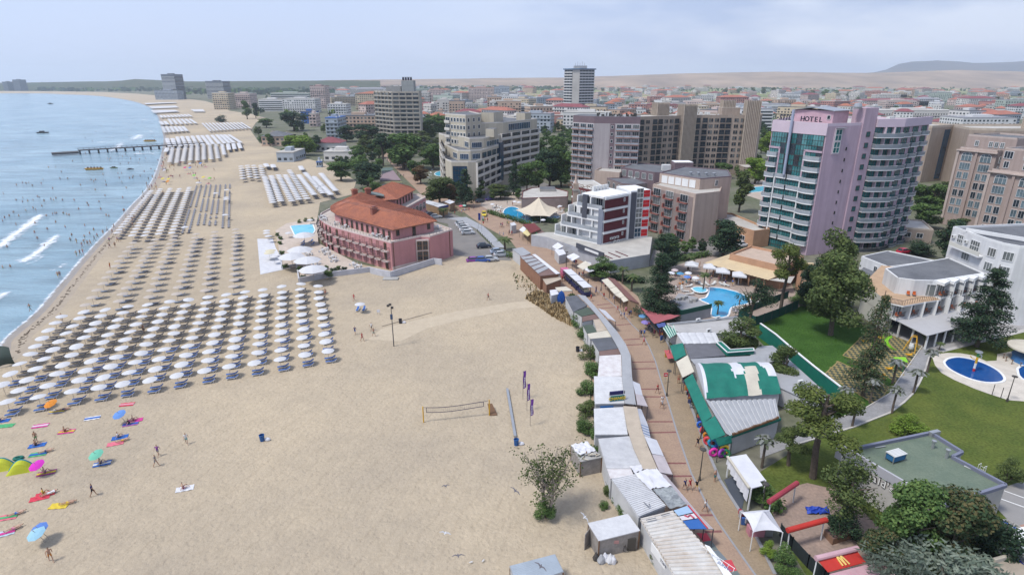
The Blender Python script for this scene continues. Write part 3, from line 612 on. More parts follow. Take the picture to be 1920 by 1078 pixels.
#   TAN MIDDLE HOTEL AND ITS ANNEXES
TANW=mat('tan_render',(0.47,0.37,0.31),.88,streak=.12,vscale=.3,var=.06);TAUPE=mat('taupe_render',(0.27,0.215,0.20),.88,vscale=.3);MAUVE=mat('mauve_brick',(0.185,0.135,0.15),.9,vscale=.5,fine=.06,bscale=3);BRICKR=flat('brick_red_trim',(0.33,0.10,0.075));MARB=mat('maroon_brick',(0.15,0.04,0.04),.85,vscale=.6)
def tan_mid():
 A,Bc,C=(43.7,182.1),(52.1,165.6),(60.4,169.8)
 T=hotel('mid_rise_hotel',Bc,'tan five storey hotel with red edged corner balconies behind the white modern block')
 walls(T,[A,Bc,C,(66,184),(54,195)],0,14.2,TANW,ROOFL,par=.35)
 walls(T,[(46.5,186),(55.6,173.9),(66.5,178.6),(70,192),(58,200)],0,17.3,TANW,ROOFG,'upper_wall',par=.3,parm=MAUVE)
 F=Fac(T,A,Bc);F.box('taupe_panel',0,F.L-.8,0,.12,0,13.4,TAUPE)
 for k in range(5):
  z=0.4+2.75*k
  for i,u in enumerate((2.4,8.0,14.2)):
   F.put('window',win(3.2,2.2,3,1,FRAME,GL_CURT if(i+k)%2 else GL_DARK,.1),u,z,.14);F.put('balcony',bal(3.4,.9,.9,BRICKR,RAIL,'rail',.2),u,z,.14);F.box('red_post',u-1.95,u-1.65,.12,1.1,z-.2,z+1.1,BRICKR)
 U=Fac(T,(46.5,186),(55.6,173.9))
 for i in range(5):U.box('white_panel',1.0+i*2.6,3.2+i*2.6,0,.08,14.5,16.8,WHITE)
 for i in range(4):b=MB();b.lathe((0,0,0),[(.45,0),(.45,.7),(.6,.75),(.6,.95),(0,1.1)],10,STEEL);b.build('roof_vent',T,Vector((55+i*2.2,182-i*.6,17.3))-T.location)
 G=Fac(T,(55.6,173.9),(66.5,178.6));G.put('window',win(1.0,1.6,2,1),6.2,15.0,.02)
 T2=hotel('hotel_annexe',(40.5,216),'low mauve brick hotel annexe with flat grey roofs behind the white modern block')
 walls(T2,[(36.8,228.9),(40.5,216.0),(44.9,213.7),(49.9,216.7),(48,230)],0,8.9,TAUPE,ROOFG,par=.25,parm=MAUVE)
 walls(T2,[(43.5,236),(53.6,222.1),(66,222),(70,236),(52,250)],0,12,MAUVE,ROOFG,'upper_wall',par=.3)
 F=Fac(T2,(36.8,228.9),(40.5,216));
 for i,u in enumerate(F.us(3)):F.put('window',win(1.6,1.9,2,1),u,6.2,.02);F.put('window',win(1.6,1.9,2,1),u,3.2,.02)
 F=Fac(T2,(40.5,216),(44.9,213.7));F.put('window',win(1.4,1.9,2,1),2.5,6.2,.02)
 F=Fac(T2,(43.5,236),(53.6,222.1))
 for u in F.us(5):F.put('window',win(2.0,2.2,3,1,FRAME,GL_CURT),u,9.2,.02)
 for i in range(3):F.put('air_conditioner',ac_mesh(),6+i*1.4,8.9,1.5)
 walls(T2,[(62,226),(69,226),(69,232),(62,232)],12,15.4,MAUVE,WHITE,'stair_house',par=0)
 b=MB();b.box(-1.6,1.6,-1.2,1.2,0,2.2,ACW);b.build('roof_plant',T2,Vector((59.5,229,12.0))-T2.location)
 walls(T2,[(33.5,240),(42.5,233.5),(49,247),(39,252)],0,10,TANW,ROOFL,'link_wall',par=.5)
 T3=hotel('spa_building',(25,205),'maroon brick low building with strip windows left of the white modern block')
 walls(T3,[(22.0,214.5),(27.7,205.8),(33.5,208),(31,225),(24,225)],0,8.6,MARB,ROOFL,par=.35,parm=WHITE)
 F=Fac(T3,(22.0,214.5),(27.7,205.8))
 for u in F.us(5,.5,8):F.put('window',win(.9,2.2,1,1,FRAME,GL_CURT),u,5.4,.02)
 F.box('white_band',0,F.L,0,.25,4.3,4.9,WHITE)
 T4=hotel('pool_pavilion',(3.5,213.5),'low brick pavilion with pale flat roof behind the tensile pool canopy')
 walls(T4,[(3.5,213.5),(20.7,216.4),(21.9,227.6),(15.2,238.8),(8,236),(4.1,227.6)],0,3.9,mat('pale_brick',(.30,.24,.22),.9),ROOFL,par=.3,parm=MARB)
 walls(T4,[(11,228),(17,228),(17,234),(11,234)],3.9,4.9,CONC,ROOFG,'roof_house')
 b=MB();b.box(-.9,.9,-.9,.9,0,11,mat('chimney_concrete',(.42,.33,.27),.9));b.box(-1.1,1.1,-1.1,1.1,8.5,9.0,CONC);b.lathe((0,0,11),[(.7,0),(.5,1),(.3,3)],8,TANW);setp(b.build('chimney_tower',None,(22.3,214.0-9,0)),'tan chimney tower beside the maroon brick building','chimney')
tan_mid()
#   MAUVE TOPPED SLAB WITH TERRACOTTA BALCONIES
def slab_hotel():
 Lp,N_,Rp=(25.8,257.1),(33.7,249.0),(51.8,245.4)
 T=hotel('slab_hotel',N_,'tall grey slab hotel with terracotta balcony edges and a mauve parapet')
 GREYW=mat('slab_grey_render',(0.41,0.37,0.37),.88,streak=.15,vscale=.2,var=.07)
 walls(T,[Lp,N_,Rp,(54,256),(30,268)],0,28.2,GREYW,ROOFG)
 b=MB();q=loc(T,[Lp,N_,Rp,(54,256),(30,268)]);c=[(p[0]*1.03-.3,p[1]*1.03-.3)for p in q];b.prism(q,28.2,30.9,MAUVE,top=ROOFG);b.build('parapet',T)
 TERR=flat('terracotta_edge',(0.40,0.17,0.11));fl=[25.6-2.8*k for k in range(10)]
 F=Fac(T,Lp,N_);r=random.Random(4);ba=bal(3.5,.8,.85,TERR,GL_CLEAR,'glass',.25)
 for z in fl:
  for u in F.us(3):F.put('balcony',ba,u,z,.05);F.put('window',win(3.0,2.2,3,1,FRAME,rnd_glass(r,.5),.12),u,z+.05,.02)
 F=Fac(T,N_,Rp);F.box('mauve_strip',6.6,8.4,0,.1,0,28.1,MAUVE);ba=bal(3.0,.8,.85,TERR,GL_CLEAR,'glass',.25)
 for z in fl:
  F.put('window',win(.9,1.2,1,1),7.4,z+.6,.1)
  for u in F.us(3,8.9,F.L):F.put('balcony',ba,u,z,.05);F.put('window',win(2.6,2.2,3,1,FRAME,rnd_glass(r,.5),.12),u,z+.05,.02)
 b=MB()
 for i in range(26):
  x=1+i*.62;p=F.pt(x,-1.0-r.random()*6,30.9);b.box(p.x-.3,p.x+.3,p.y-.3,p.y+.3,p.z,p.z+r.uniform(.4,1.4),FRAME_D if r.random()<.7 else ACW)
 b.build('roof_plant',T)
slab_hotel()
#   LONG TAN HOTEL WITH RIBBED TOWERS
SANDW=mat('sand_render',(0.37,0.295,0.24),.88,streak=.12,vscale=.3,var=.08);SANDL=mat('sand_light_rib',(0.50,0.42,0.34),.85)
def ribbed(T,x,y,wx,wy,z0,z1,a):
 b=MB();b.box(-wx/2,wx/2,-wy/2,wy/2,z0,z1,SANDW);n=int(wx/.75)
 for i in range(n+1):b.box(-wx/2+i*wx/n-.12,-wx/2+i*wx/n+.12,-wy/2-.35,-wy/2,z0,z1+.5,SANDL)
 n=int(wy/.75)
 for i in range(n+1):b.box(-wx/2-.35,-wx/2,-wy/2+i*wy/n-.12,-wy/2+i*wy/n+.12,z0,z1+.5,SANDL)
 b.box(-wx/2+.3,wx/2-.3,-wy/2+.3,wy/2-.3,z1,z1+.3,ROOFG)
 o=b.build('ribbed_tower',T,Vector((x,y,0))-T.location,a);return o
def long_tan():
 P=[(53,282.5),(66,287.5),(93.2,299.5),(108.5,299.5),(121.4,298.0)]
 T=hotel('long_hotel',P[0],'long tan hotel with ribbed roof towers and stacked dark balconies behind the slab hotel')
 walls(T,P+[(128,312),(100,320),(60,306)],0,28.2,SANDW,ROOFL,par=.6)
 fl=[25.0-2.85*k for k in range(9)];wd=win(.75,1.5,1,1,FRAME_D,GL_DARK,.1);wc=win(.75,1.5,1,1,FRAME_D,GL_CURT,.1);bb=bal(2.6,.25,.95,SANDW,RAIL,'rail',.3);dk=win(2.4,2.25,2,1,FRAME_D,GL_DARK,.1);r=random.Random(8)
 for s in range(4):
  F=Fac(T,P[s],P[s+1]);n=max(3,int(F.L/3.05));us=F.us(n,.4,F.L-.4)
  for z in fl:
   for i,u in enumerate(us):
    if(i+s)%4 in(1,2):F.put('balcony',bb,u,z,.1);F.put('window',dk,u,z+.05,.02)
    else:
     for d in(-.55,.55):F.put('window',wd if r.random()<.75 else wc,u+d,z+.5,.02)
 ribbed(T,85.0,296.5,7.5,4.5,0,33.5,RAD(24));ribbed(T,74,305,7,4,28,34,RAD(24));ribbed(T,117.5,299.5,6.5,4.5,0,35.2,RAD(-5));ribbed(T,108,307,6,4,28,35,RAD(0))
 walls(T,[(104,303),(113,303),(113,309),(104,309)],28.2,32,SANDW,ROOFL,'roof_house')
 b=MB()
 for i in range(40):x,y=r.uniform(68,118),r.uniform(303,312);b.box(x-.6,x+.6,y-.5,y+.5,28.2,28.2+r.uniform(.5,1.6),ACW if r.random()<.7 else SANDL)
 o=b.build('roof_plant',T);o.location=-T.location
 walls(T,[(112,286),(131,286),(131,297),(112,297)],0,5.0,SANDW,ROOFL,'low_wing',par=.4)
 T=hotel('rear_hotel',(189.6,274.7),'tan hotel with a blank end wall and dark glass strip behind the lilac tower')
 A,B_,C=(186.5,283.0),(189.6,273.5),(204.5,280.0)
 walls(T,[A,B_,C,(206,300),(190,300)],0,24.5,SANDW,ROOFL,par=1.0,parm=SANDL)
 F=Fac(T,A,B_)
 for k in range(8):F.put('balcony',bal(3.6,.8,.9,SANDL,SANDL,'solid',.25),3,1.5+2.8*k,.05);F.put('window',dk,3,1.55+2.8*k,.02)
 F=Fac(T,B_,C);F.box('glass_strip',9.5,13.4,0,.15,1,23.5,GL_BLUE)
 T=hotel('rear_hotel',(210,270),'tan hotel with tall roof fins and paired windows behind the right hand arched hotel')
 P=[(198.0,262.0),(206,258.0),(234,255.0)]
 walls(T,P+[(240,285),(205,285)],0,24.5,SANDW,ROOFL,par=1.0,parm=SANDL)
 F=Fac(T,P[1],P[2])
 for k in range(7):
  for i,u in enumerate(F.us(9)):
   if i in(3,4):F.put('window',dk,u,21.0-2.9*k,.02)
   else:
    for d in(-.6,.6):F.put('window',wd,u+d,21.2-2.9*k,.02)
 F=Fac(T,P[0],P[1])
 for k in range(7):F.put('balcony',bb,3,21-2.9*k,.1);F.put('window',dk,3,21-2.9*k,.02);F.put('balcony',bb,6.5,21-2.9*k,.1);F.put('window',dk,6.5,21-2.9*k,.02)
 ribbed(T,232,268,9,5,20,34,RAD(-5))
long_tan()
#   ARCHED TAN HOTEL AT THE RIGHT
def arched():
 STONE=mat('arched_hotel_render',(0.40,0.315,0.28),.88,streak=.12,vscale=.3,var=.07);STL=mat('arched_hotel_trim',(0.52,0.43,0.38),.85)
 GLA=glass('curtained_blue_glass',(.17,.235,.27),.12);dv=Vector((2.8,-6.8,0)).normalized()
 def block(name,label,P0,L_,top,arcz,fl,nb,extra=3.2):
  T=hotel(name,P0,label);P0=Vector((P0[0],P0[1],0));nrm=Vector((dv.y,-dv.x,0));P1=P0+dv*L_;inn=-nrm
  walls(T,[P0,P1,P1+inn*20,P0+inn*20],0,top,STONE,ROOFG,par=.5,parm=STL)
  F=Fac(T,P0,P1);bw=L_/nb
  for i in range(nb):
   u0=i*bw;c=u0+bw/2
   F.box('pilaster',u0-.35,u0+.35,0,.45,0,arcz+2.9,STL if i==0 else STONE)
   F.put('arched_window',arch_win(3.1,2.6,FRAME,GLA),c,arcz,.05)
   for k in range(1,fl):
    z=arcz-2.8*k
    if k==1:F.put('window',win(3.1,2.15,4,1,FRAME,GLA,.07),c,z,.03)
    else:
     for d in(-.95,.95):F.put('window',win(1.45,2.05,2,1,FRAME,GLA if R1.random()<.7 else GL_DARK,.07),c+d,z,.03)
  F.box('cornice',-.5,L_+.3,0,.7,arcz+2.9,arcz+3.25,STL)
  E_=Fac(T,P1,P1+inn*20)
  for k in range(0,fl+1):
   for u in(2.2,6.0,10.5):E_.put('window',win(1.3,1.9,2,1,FRAME,GL_DARK,.12),u,arcz-2.8*k,.03)
   E_.put('balcony',bal(3.0,.9,.95,STONE,RAIL,'rail',.25),14.2,arcz-2.8*k,.05);E_.put('window',win(2.4,2.2,2,1,FRAME_D,GL_DARK,.12),14.2,arcz-2.8*k,.03)
  W_=Fac(T,P0+inn*20,P0)
  for k in range(fl):W_.put('balcony',bal(2.0,.7,.9,STONE,RAIL,'rail',.25),18.4,arcz-2.8*k,.05)
  return T,F,P0,inn
 T,F,P0,inn=block('arched_hotel','tan hotel with tall arched window bays right of the lilac tower',(142.6,190.9),11.0,24.4,20.9,7,2)
 u=P0+inn*2.5-dv*0.0;walls(T,[u,u+dv*14,u+dv*14+inn*16,u+inn*16],24.4,28.2,STONE,ROOFG,'upper_wall',par=.5,parm=STL)
 F2=Fac(T,u,u+dv*14)
 for x in(3.2,7.2,8.8,10.4):F2.put('window',win(1.1,1.6,2,1,FRAME,GL_CURT,.12),x,25.4,.03)
 T,F,P0,inn=block('arched_hotel','nearer tan hotel block with arched window bays at the right edge',(136.6,168.9),12.5,20.6,17.3,6,2)
 u=P0+inn*3.5;walls(T,[u,u+dv*15,u+dv*15+inn*16,u+inn*16],20.6,26.4,STONE,ROOFG,'upper_wall',par=.5,parm=STL)
 F2=Fac(T,u,u+dv*15)
 for x in(1.6,6.5,10.5):F2.put('window',win(1.3,1.8,2,1,FRAME,GL_DARK,.12),x,21.4,.03);F2.put('window',win(2.2,2.0,3,1,FRAME,GL_DARK,.12),x,24.0,.03)
 b=MB()
 for i in range(12):x=i*1.1;p=F2.pt(x,-2,26.4);b.bar(p,p+Vector((3,1,.6 if i%2 else.2)),.15,.12,STEEL)
 b.build('roof_plant',T)
arched()
#   CREAM CURVED HOTEL
def cream():
 CR=mat('cream_render',(0.50,0.45,0.355),.88,streak=.12,vscale=.3,var=.06);CRL=mat('cream_band',(0.60,0.565,0.51),.85,var=.05)
 T=hotel('curved_hotel',(-14.2,233.9),'cream stepped hotel with curved terraces, long balcony bands and blue glass strip')
 P1=[(-27,241),(-23.8,233.4),(-17.2,233.0),(-14.2,233.9),(-5,262),(12.5,292),(-3,305),(-31.5,268)]
 walls(T,P1,0,14.5,CR,ROOFG,par=.5,parm=CRL)
 P2=[(-24.5,246),(-21.5,238.5),(-16.5,237.4),(-12.2,240.6),(-4.9,262.2),(12.4,291.9),(-3,304.9),(-31.2,268)]
 walls(T,P2,14.5,18.2,CR,ROOFG,'second_tier',par=.5,parm=CRL)
 P3=[(-20,251),(-17.2,243.5),(-11.5,246),(-4.8,262.4),(12.3,291.8),(-3,304.8),(-28.5,266)]
 walls(T,P3,18.2,22.4,CR,ROOFG,'third_tier',par=.4,parm=CRL)
 P4=[(-13.5,262),(-4.0,266),(12.0,291.6),(-3,304.7),(-20,284)]
 walls(T,P4,22.4,27.2,CR,ROOFG,'fourth_tier',par=.4,parm=CRL)
 P5=[(-28.7,262),(-19.2,252.5),(-13.2,262),(-20,284)]
 walls(T,P5,0,31.0,CR,ROOFG,'rear_tower',par=.4,parm=CRL)
 walls(T,[(-14,268),(-8,266),(-4,276),(-10,280)],27.2,31.5,CR,ROOFG,'roof_house');walls(T,[(2,284),(6,282),(9,287),(5,290)],27.2,30.5,CR,ROOFG,'roof_house')
 walls(T,[(-11,252),(-7.5,251),(-6,256),(-9,258)],22.4,25.8,CR,ROOFG,'roof_house')
 r=random.Random(2)
 def band(p0,p1,zs,n,w_=None,gl=GL_DARK):
  F=Fac(T,p0,p1);bw=F.L/n
  for z in zs:
   for u in F.us(n):F.put('balcony',bal(round(bw-.25,2),.75,.9,CRL,CRL,'solid',.25),u,z,.05);F.put('window',win(round(bw-.7,2),1.9,4,1,FRAME_D,gl,.1),u,z+.3,.02)
  for i in range(n+1):F.box('pier',bw*i-.2,bw*i+.2,0,.8,zs[-1],zs[0]+2.6,CRL)
  return F
 band(P1[3],P1[4],[11.6,8.6,5.6,2.6],4)
 F=band(P1[4],P1[5],[20.4,17.4,14.4,11.4,8.4,5.4],4);F.box('glass_strip',-2.4,.6,0,1.2,3,19.4,GL_BLUE)
 F=Fac(T,P4[1],P4[2]);F.put('glass_front',win(19,2.9,12,1,FRAME,GL_BLUE,.12),14,23.6,.05)
 for P,z in((P2,14.9),(P3,18.7)):
  for a in(0,1,2):
   F=Fac(T,P[a],P[a+1]);F.put('window',win(round(F.L*.7,2),2.1,5,1,FRAME,GL_BLUE,.1),F.L/2,z+.2,.03)
 F=Fac(T,P2[3],P2[4])
 for u in F.us(4):F.put('window',win(4.6,2.2,4,1,FRAME_D,GL_BLUE,.1),u,15.0,.03)
 F=Fac(T,P1[1],P1[2]);F.put('glass_front',win(5.6,12,5,7,FRAME_D,GL_BLUE,.1),F.L/2,1,.05)
 F=Fac(T,P5[0],P5[1])
 for k in range(8):
  for u in F.us(5,3.4):F.put('window',win(1.3,1.6,1,1,FRAME,GL_DARK,.14),u,28.3-3*k,.03)
  F.put('balcony',bal(3.2,.7,.9,CRL,CRL,'solid',.25),1.7,27.8-3*k,.05);F.put('window',win(2.8,1.9,2,1,FRAME,GL_DARK,.1),1.7,28.0-3*k,.02)
 F=Fac(T,P5[1],P5[2])
 for k in range(3):
  for u in F.us(3):F.put('window',win(1.3,1.6,1,1,FRAME,GL_DARK,.14),u,28.3-3*k,.03)
 F=Fac(T,(-31.5,268),(-27,241))
 for k in range(6):
  for u in F.us(4):F.put('balcony',bal(5.5,1.0,.9,CRL,CRL,'solid',.25),u,18-3*k,.05);F.put('window',win(5,1.9,4,1,FRAME_D,GL_DARK,.1),u,18.2-3*k,.02)
 walls(T,[(-33,272),(-30.5,266),(-26,262),(-22,282)],0,22.0,CR,ROOFG,'rear_wing',par=.5,parm=CRL)
cream()
#   GREY HOTEL TOWER AND WHITE TOWER
def towers():
 T=hotel('hotel_tower',(-88.3,455.9),'grey cream hotel tower with balcony bands and a dark roof sign left of centre')
 CW=mat('tower_cream',(0.44,0.40,0.34),.88,streak=.12,vscale=.2);N_,Rr,Ll=(-88.3,455.9),(-68.8,456.1),(-105.5,474.5)
 walls(T,[Ll,N_,Rr,(-70,478)],0,36.4,CW,ROOFG,par=.6)
 b1=bal(4.6,.8,.8,CW,CW,'solid',.3);w1=win(3.6,1.8,4,1,FRAME_D,GL_CURT,.1);w2=win(3.6,1.8,4,1,FRAME_D,GL_DARK,.1);r=random.Random(6)
 for F,n in((Fac(T,N_,Rr),4),(Fac(T,Ll,N_),5)):
  for k in range(11):
   for u in F.us(n):F.put('balcony',b1,u,33.4-3*k,.05);F.put('window',w1 if r.random()<.4 else w2,u,33.9-3*k,.02)
  for i in range(n+1):F.box('pier',F.L*i/n-.2,F.L*i/n+.2,0,.9,0,36.4,CW)
 walls(T,[(-82,460),(-73,460),(-73,470),(-82,470)],36.4,44.5,mat('tower_core',(.33,.34,.33),.9),ROOFG,'lift_house')
 walls(T,[(-94,462),(-83,462),(-83,472),(-94,472)],36.4,40.5,CONC,ROOFG,'roof_house')
 b=MB();
 for i in range(4):b.box(i*1.9,i*1.9+1.5,0,.3,0,2.0,flat('sign_letters_dark',(.03,.03,.05)))
 b.bar((-.2,.15,2.2),(7.4,.15,2.2),.2,.2,FRAME_D);b.build('roof_sign',T,Vector((-81.5,462,44.6))-T.location)
 T=hotel('hotel_tower',(68.8,707.2),'slim white tower hotel with a blank central shaft rising above the horizon')
 A,B1,B2,C=(60.2,716),(68.8,707.2),(76.4,705.8),(94.5,716)
 WT=mat('tower_white',(.60,.60,.59),.85);SH=mat('tower_shaft',(.50,.48,.44),.88,vscale=.1)
 walls(T,[A,B1,B2,C,(92,735),(66,735)],0,55.8,WT,ROOFG)
 b=MB();q=loc(T,[(68.6,706.2),(76.6,704.8),(77.5,712),(69.4,713)]);b.prism(q,0,57.6,SH);b.build('shaft',T)
 for F,n in((Fac(T,A,B1),3),(Fac(T,B2,C),5)):
  for k in range(18):
   for u in F.us(n):F.put('balcony',bal(round(F.L/n,2),.9,1.0,WT,WT,'solid',.3),u,52.6-3*k,.05);F.put('window',win(round(F.L/n-.5,2),1.6,3,1,FRAME_D,GL_DARK,.12),u,53.6-3*k,.02)
 b=MB();q=loc(T,[(58.5,716),(68.5,704.8),(77,703.8),(96.5,716),(93,737),(65,737)]);b.prism(q,55.8,57.0,flat('tower_crown_blue',(.10,.17,.27)));b.build('crown',T)
 walls(T,[(71,709),(85,709),(85,722),(71,722)],57,60.0,STEEL,ROOFG,'plant_room')
 for i in range(5):
  b=MB();b.tube([(0,0,0),(0,0,3+i%2*1.5)],.12,5,RAIL);b.build('aerial',T,Vector((72+i*2.6,712,60))-T.location)
towers()
#   PROMENADE, STREETS, LAWNS
PAVE=mat('promenade_paving',(0.335,0.235,0.165),.9,col2=(0.275,0.19,0.14),vscale=.35,fine=.12,bscale=4);PAVE2=mat('ochre_paving',(0.285,0.215,0.14),.9,col2=(0.23,0.175,0.118),vscale=.3,fine=.12,bscale=4)
BANDM=flat('paving_band_red',(0.20,0.085,0.08),.9,vscale=1.0,fine=.1);CURB=flat('grey_kerb_stone',(0.27,0.27,0.28),.9,vscale=1);ASPH=mat('asphalt_grey',(0.205,0.19,0.175),.92,col2=(0.165,0.155,0.145),vscale=.3,fine=.06)
GPLAZA=mat('grey_plaza',(0.33,0.335,0.35),.9,vscale=.5,fine=.05);GPATH=mat('grey_path',(0.27,0.265,0.265),.9,vscale=.6,fine=.1,bscale=3)
def px(zone,*pts,z=0.0):return ats(zone,pts,z)
prom=px('S',(1300,1110),(1290,1078),(1240,1040),(1180,945),(1140,870),(1108,760),(1112,690),(1090,610),(1060,570),(1010,520),(985,485),(955,450),(900,420),(870,398),(830,390),(800,375),(770,345),(740,315),(722,296),(706,283),(716,279),(735,292),(760,315),(800,350),(830,372),(850,372),(880,360),(905,385),(930,402),(990,422),(1040,448),(1095,483),(1150,518),(1196,556),(1210,588),(1252,640),(1277,690),(1297,760),(1322,830),(1352,900),(1422,1010),(1455,1078),(1480,1120))
sheet('promenade',prom,0.02,PAVE)
och=px('S',(1180,590),(1185,609),(1205,628),(1217,650),(1229,678),(1239,712),(1253,756),(1268,806),(1284,853),(1296,887),(1321,937),(1346,978),(1381,1028),(1425,1090),(1478,1115),(1453,1076),(1420,1010),(1350,900),(1320,830),(1295,760),(1275,690),(1250,640),(1208,588))
sheet('ochre_walk',och,0.024,PAVE2)
dv_=px('S',(1070,505),(1120,545),(1160,580),(1185,609),(1205,628),(1217,650),(1229,678),(1239,712),(1253,756),(1268,806),(1284,853),(1296,887),(1321,937),(1346,978),(1381,1028),(1425,1090))
b=MB()
for a,c in zip(dv_,dv_[1:]):b.bar(a+Vector((0,0,.03)),c+Vector((0,0,.03)),.22,.03,CURB)
o=b.build('drain_strip');o['kind']='structure'
dv2=px('S',(1208,588),(1250,640),(1275,690),(1295,760),(1320,830),(1350,900),(1420,1010),(1453,1076))
b=MB()
for a,c in zip(dv2,dv2[1:]):b.bar(a+Vector((0,0,.03)),c+Vector((0,0,.03)),.35,.10,CURB)
o=b.build('kerb');o['kind']='structure'
for zn,y0,x0,y1,x1 in(('A5',455,385,445,522),('A5',567,455,560,582),('A5',609,472,603,602),('A5',741,517,737,698),('A5',793,522,790,708),('A5',950,590,950,742),('A5',1010,620,1010,777),('X8',160,430,160,578),('X8',226,440,222,606),('X8',408,545,408,658),('X8',486,540,485,694),('X8',718,700,718,818),('X8',818,770,815,872),('A5',300,245,285,350),('A5',325,270,315,385)):
 p,q_=at(x0,y0,0.028,zn),at(x1,y1,0.028,zn);b=MB();b.bar(p,q_,.30,.012,BANDM);o=b.build('paving_band');o['kind']='structure'
for i,(pts,c)in enumerate([([(720,825),(782,825),(808,868),(762,876)],(0.50,0.06,0.08)),([(764,878),(810,870),(850,925),(806,932)],(0.14,0.165,0.16)),([(808,934),(852,927),(905,985),(868,990)],(0.16,0.19,0.21)),([(868,990),(930,985),(962,1048),(922,1056)],(0.50,0.06,0.08)),([(924,1058),(964,1050),(1000,1100),(960,1110)],(0.14,0.165,0.16))]):
 b=MB();P=px('X8',*pts,z=.04);b.slab(P,.012,flat('carpet_%d'%(0 if i in(0,3)else i),c,.95));setp(b.build('carpet'),['faded red carpet beside the blue banner roof','dark green carpet below the faded red one','blue grey carpet between green and red carpets','red carpet square nearest the bottom edge','dark green carpet cut off by the bottom edge'][i],'carpet')
LAWN=mat('lawn_green',(0.050,0.105,0.022),.95,col2=(0.032,0.075,0.015),vscale=.25,fine=.25,bscale=3,spec=.05);LAWN2=mat('lawn_dry',(0.105,0.125,0.030),.95,col2=(0.062,0.088,0.022),vscale=.16,fine=.28,bscale=3,spec=.05)
b=MB();sheet('lawn',px('S',(1400,612),(1500,574),(1560,575),(1625,612),(1700,655),(1690,700),(1600,790),(1560,800),(1480,700)),0.0,LAWN)
sheet('lawn',px('S',(1740,655),(1960,595),(2150,600),(2150,1250),(1620,1250),(1400,900),(1560,800),(1650,740)),-0.01,LAWN2)
def tufts(name,poly,n,mats,h0,h1,seed,z=0.0):
 r=random.Random(seed);b=MB();P=[(p[0],p[1])for p in poly];xs=[p[0]for p in P];ys=[p[1]for p in P];k=0
 def inside(x,y):
  c=False;j=len(P)-1
  for i in range(len(P)):
   if(P[i][1]>y)!=(P[j][1]>y)and x<(P[j][0]-P[i][0])*(y-P[i][1])/(P[j][1]-P[i][1])+P[i][0]:c=not c
   j=i
  return c
 while k<n:
  x,y=r.uniform(min(xs),max(xs)),r.uniform(min(ys),max(ys))
  if not inside(x,y):continue
  k+=1;h=r.uniform(h0,h1);a=r.uniform(0,6.28);w_=h*r.uniform(.25,.5);m=r.choice(mats)
  dx,dy=math.cos(a)*w_,math.sin(a)*w_;lx,ly=r.uniform(-.5,.5)*h,r.uniform(-.5,.5)*h
  b.face([(x-dx,y-dy,z),(x+dx,y+dy,z),(x+lx+dx*.2,y+ly+dy*.2,z+h),(x+lx-dx*.2,y+ly-dy*.2,z+h)],m)
 o=b.build(name);o['kind']='stuff';return o
sheet('garden_path',px('Y3',(700,205),(500,490),(450,570),(250,690),(110,742),(-120,830),(-400,930),(-560,985),(-560,1075),(-300,975),(170,832),(450,722),(630,572),(720,402),(772,240),(860,250)),.012,GPATH)
b=MB();e=px('Y3',(-300,975),(170,832),(450,722),(560,640),(630,572),(680,490),(720,402),(772,240))
for p,q_ in zip(e,e[1:]):b.bar(p+Vector((0,0,.06)),q_+Vector((0,0,.06)),.25,.14,mat('path_kerb',(.48,.45,.41),.9))
e=px('Y3',(-300,895),(110,742),(250,690),(450,570),(500,490),(700,205))
for p,q_ in zip(e,e[1:]):b.bar(p+Vector((0,0,.05)),q_+Vector((0,0,.05)),.15,.12,MATS['path_kerb'])
o=b.build('path_kerb');o['kind']='structure'
sheet('hotel_terrace',px('Y3',(380,60),(470,120),(700,208),(860,248),(1493,92),(1700,40),(1700,-160),(700,-100)),.016,mat('terrace_paving',(.33,.32,.315),.9,vscale=.5,fine=.05))
sheet('terrace_walk',px('Y3',(860,251),(1493,95),(1700,43),(1700,20),(1493,68),(850,232)),.026,mat('terrace_edge_paving',(.46,.44,.42),.9))
sheet('asphalt_drive',px('R',(1740,600),(1990,520),(2300,560),(2300,850),(1850,785),(1760,690)),.006,mat('pale_asphalt',(.27,.26,.25),.92,vscale=.3))
b=MB()
for p,q_ in(((1745,628),(1925,692)),((1780,588),(1925,640))):b.bar(at(*p,.014,'R'),at(*q_,.014,'R'),.14,.008,flat('road_paint',(.72,.72,.70),.7))
o=b.build('road_marking');o['kind']='structure'
PATIO=mat('patio_paving',(.31,.225,.18),.92,col2=(.23,.175,.145),vscale=.4,fine=.15,bscale=3)
sheet('patio',px('R',(470,640),(600,580),(700,555),(900,600),(1100,800),(1200,1000),(1130,1110),(900,1200),(760,1074),(560,860)),.01,PATIO)
sheet('corner_patio',px('V6',(560,470),(700,420),(1090,330),(1150,340),(1150,1150),(500,1150),(450,900)),.01,mat('terracotta_patio',(.36,.22,.17),.92,vscale=.5,fine=.1))
sheet('car_park',px('S',(770,398),(800,392),(835,396),(872,410),(885,426),(921,461),(945,470),(960,489),(905,486),(850,478),(840,420),(800,412)),.03,ASPH)
sheet('grey_plaza',px('X4',(1040,50),(1250,38),(1420,130),(1500,200),(1640,345),(1540,345),(1360,165),(1250,100),(1200,80)),.034,GPLAZA)
sheet('side_street',px('S',(880,362),(905,385),(930,402),(955,395),(985,375),(1040,350),(1000,335),(930,352)),.012,ASPH)
sheet('hotel_yard',px('S',(1225,470),(1330,448),(1360,460),(1345,480),(1275,485),(1215,500)),.008,ASPH)
sheet('pool_deck',px('S',(900,385),(930,362),(1040,360),(1060,400),(1000,420),(930,402)),.022,mat('pool_deck_stone',(.42,.35,.29),.9,vscale=.5))
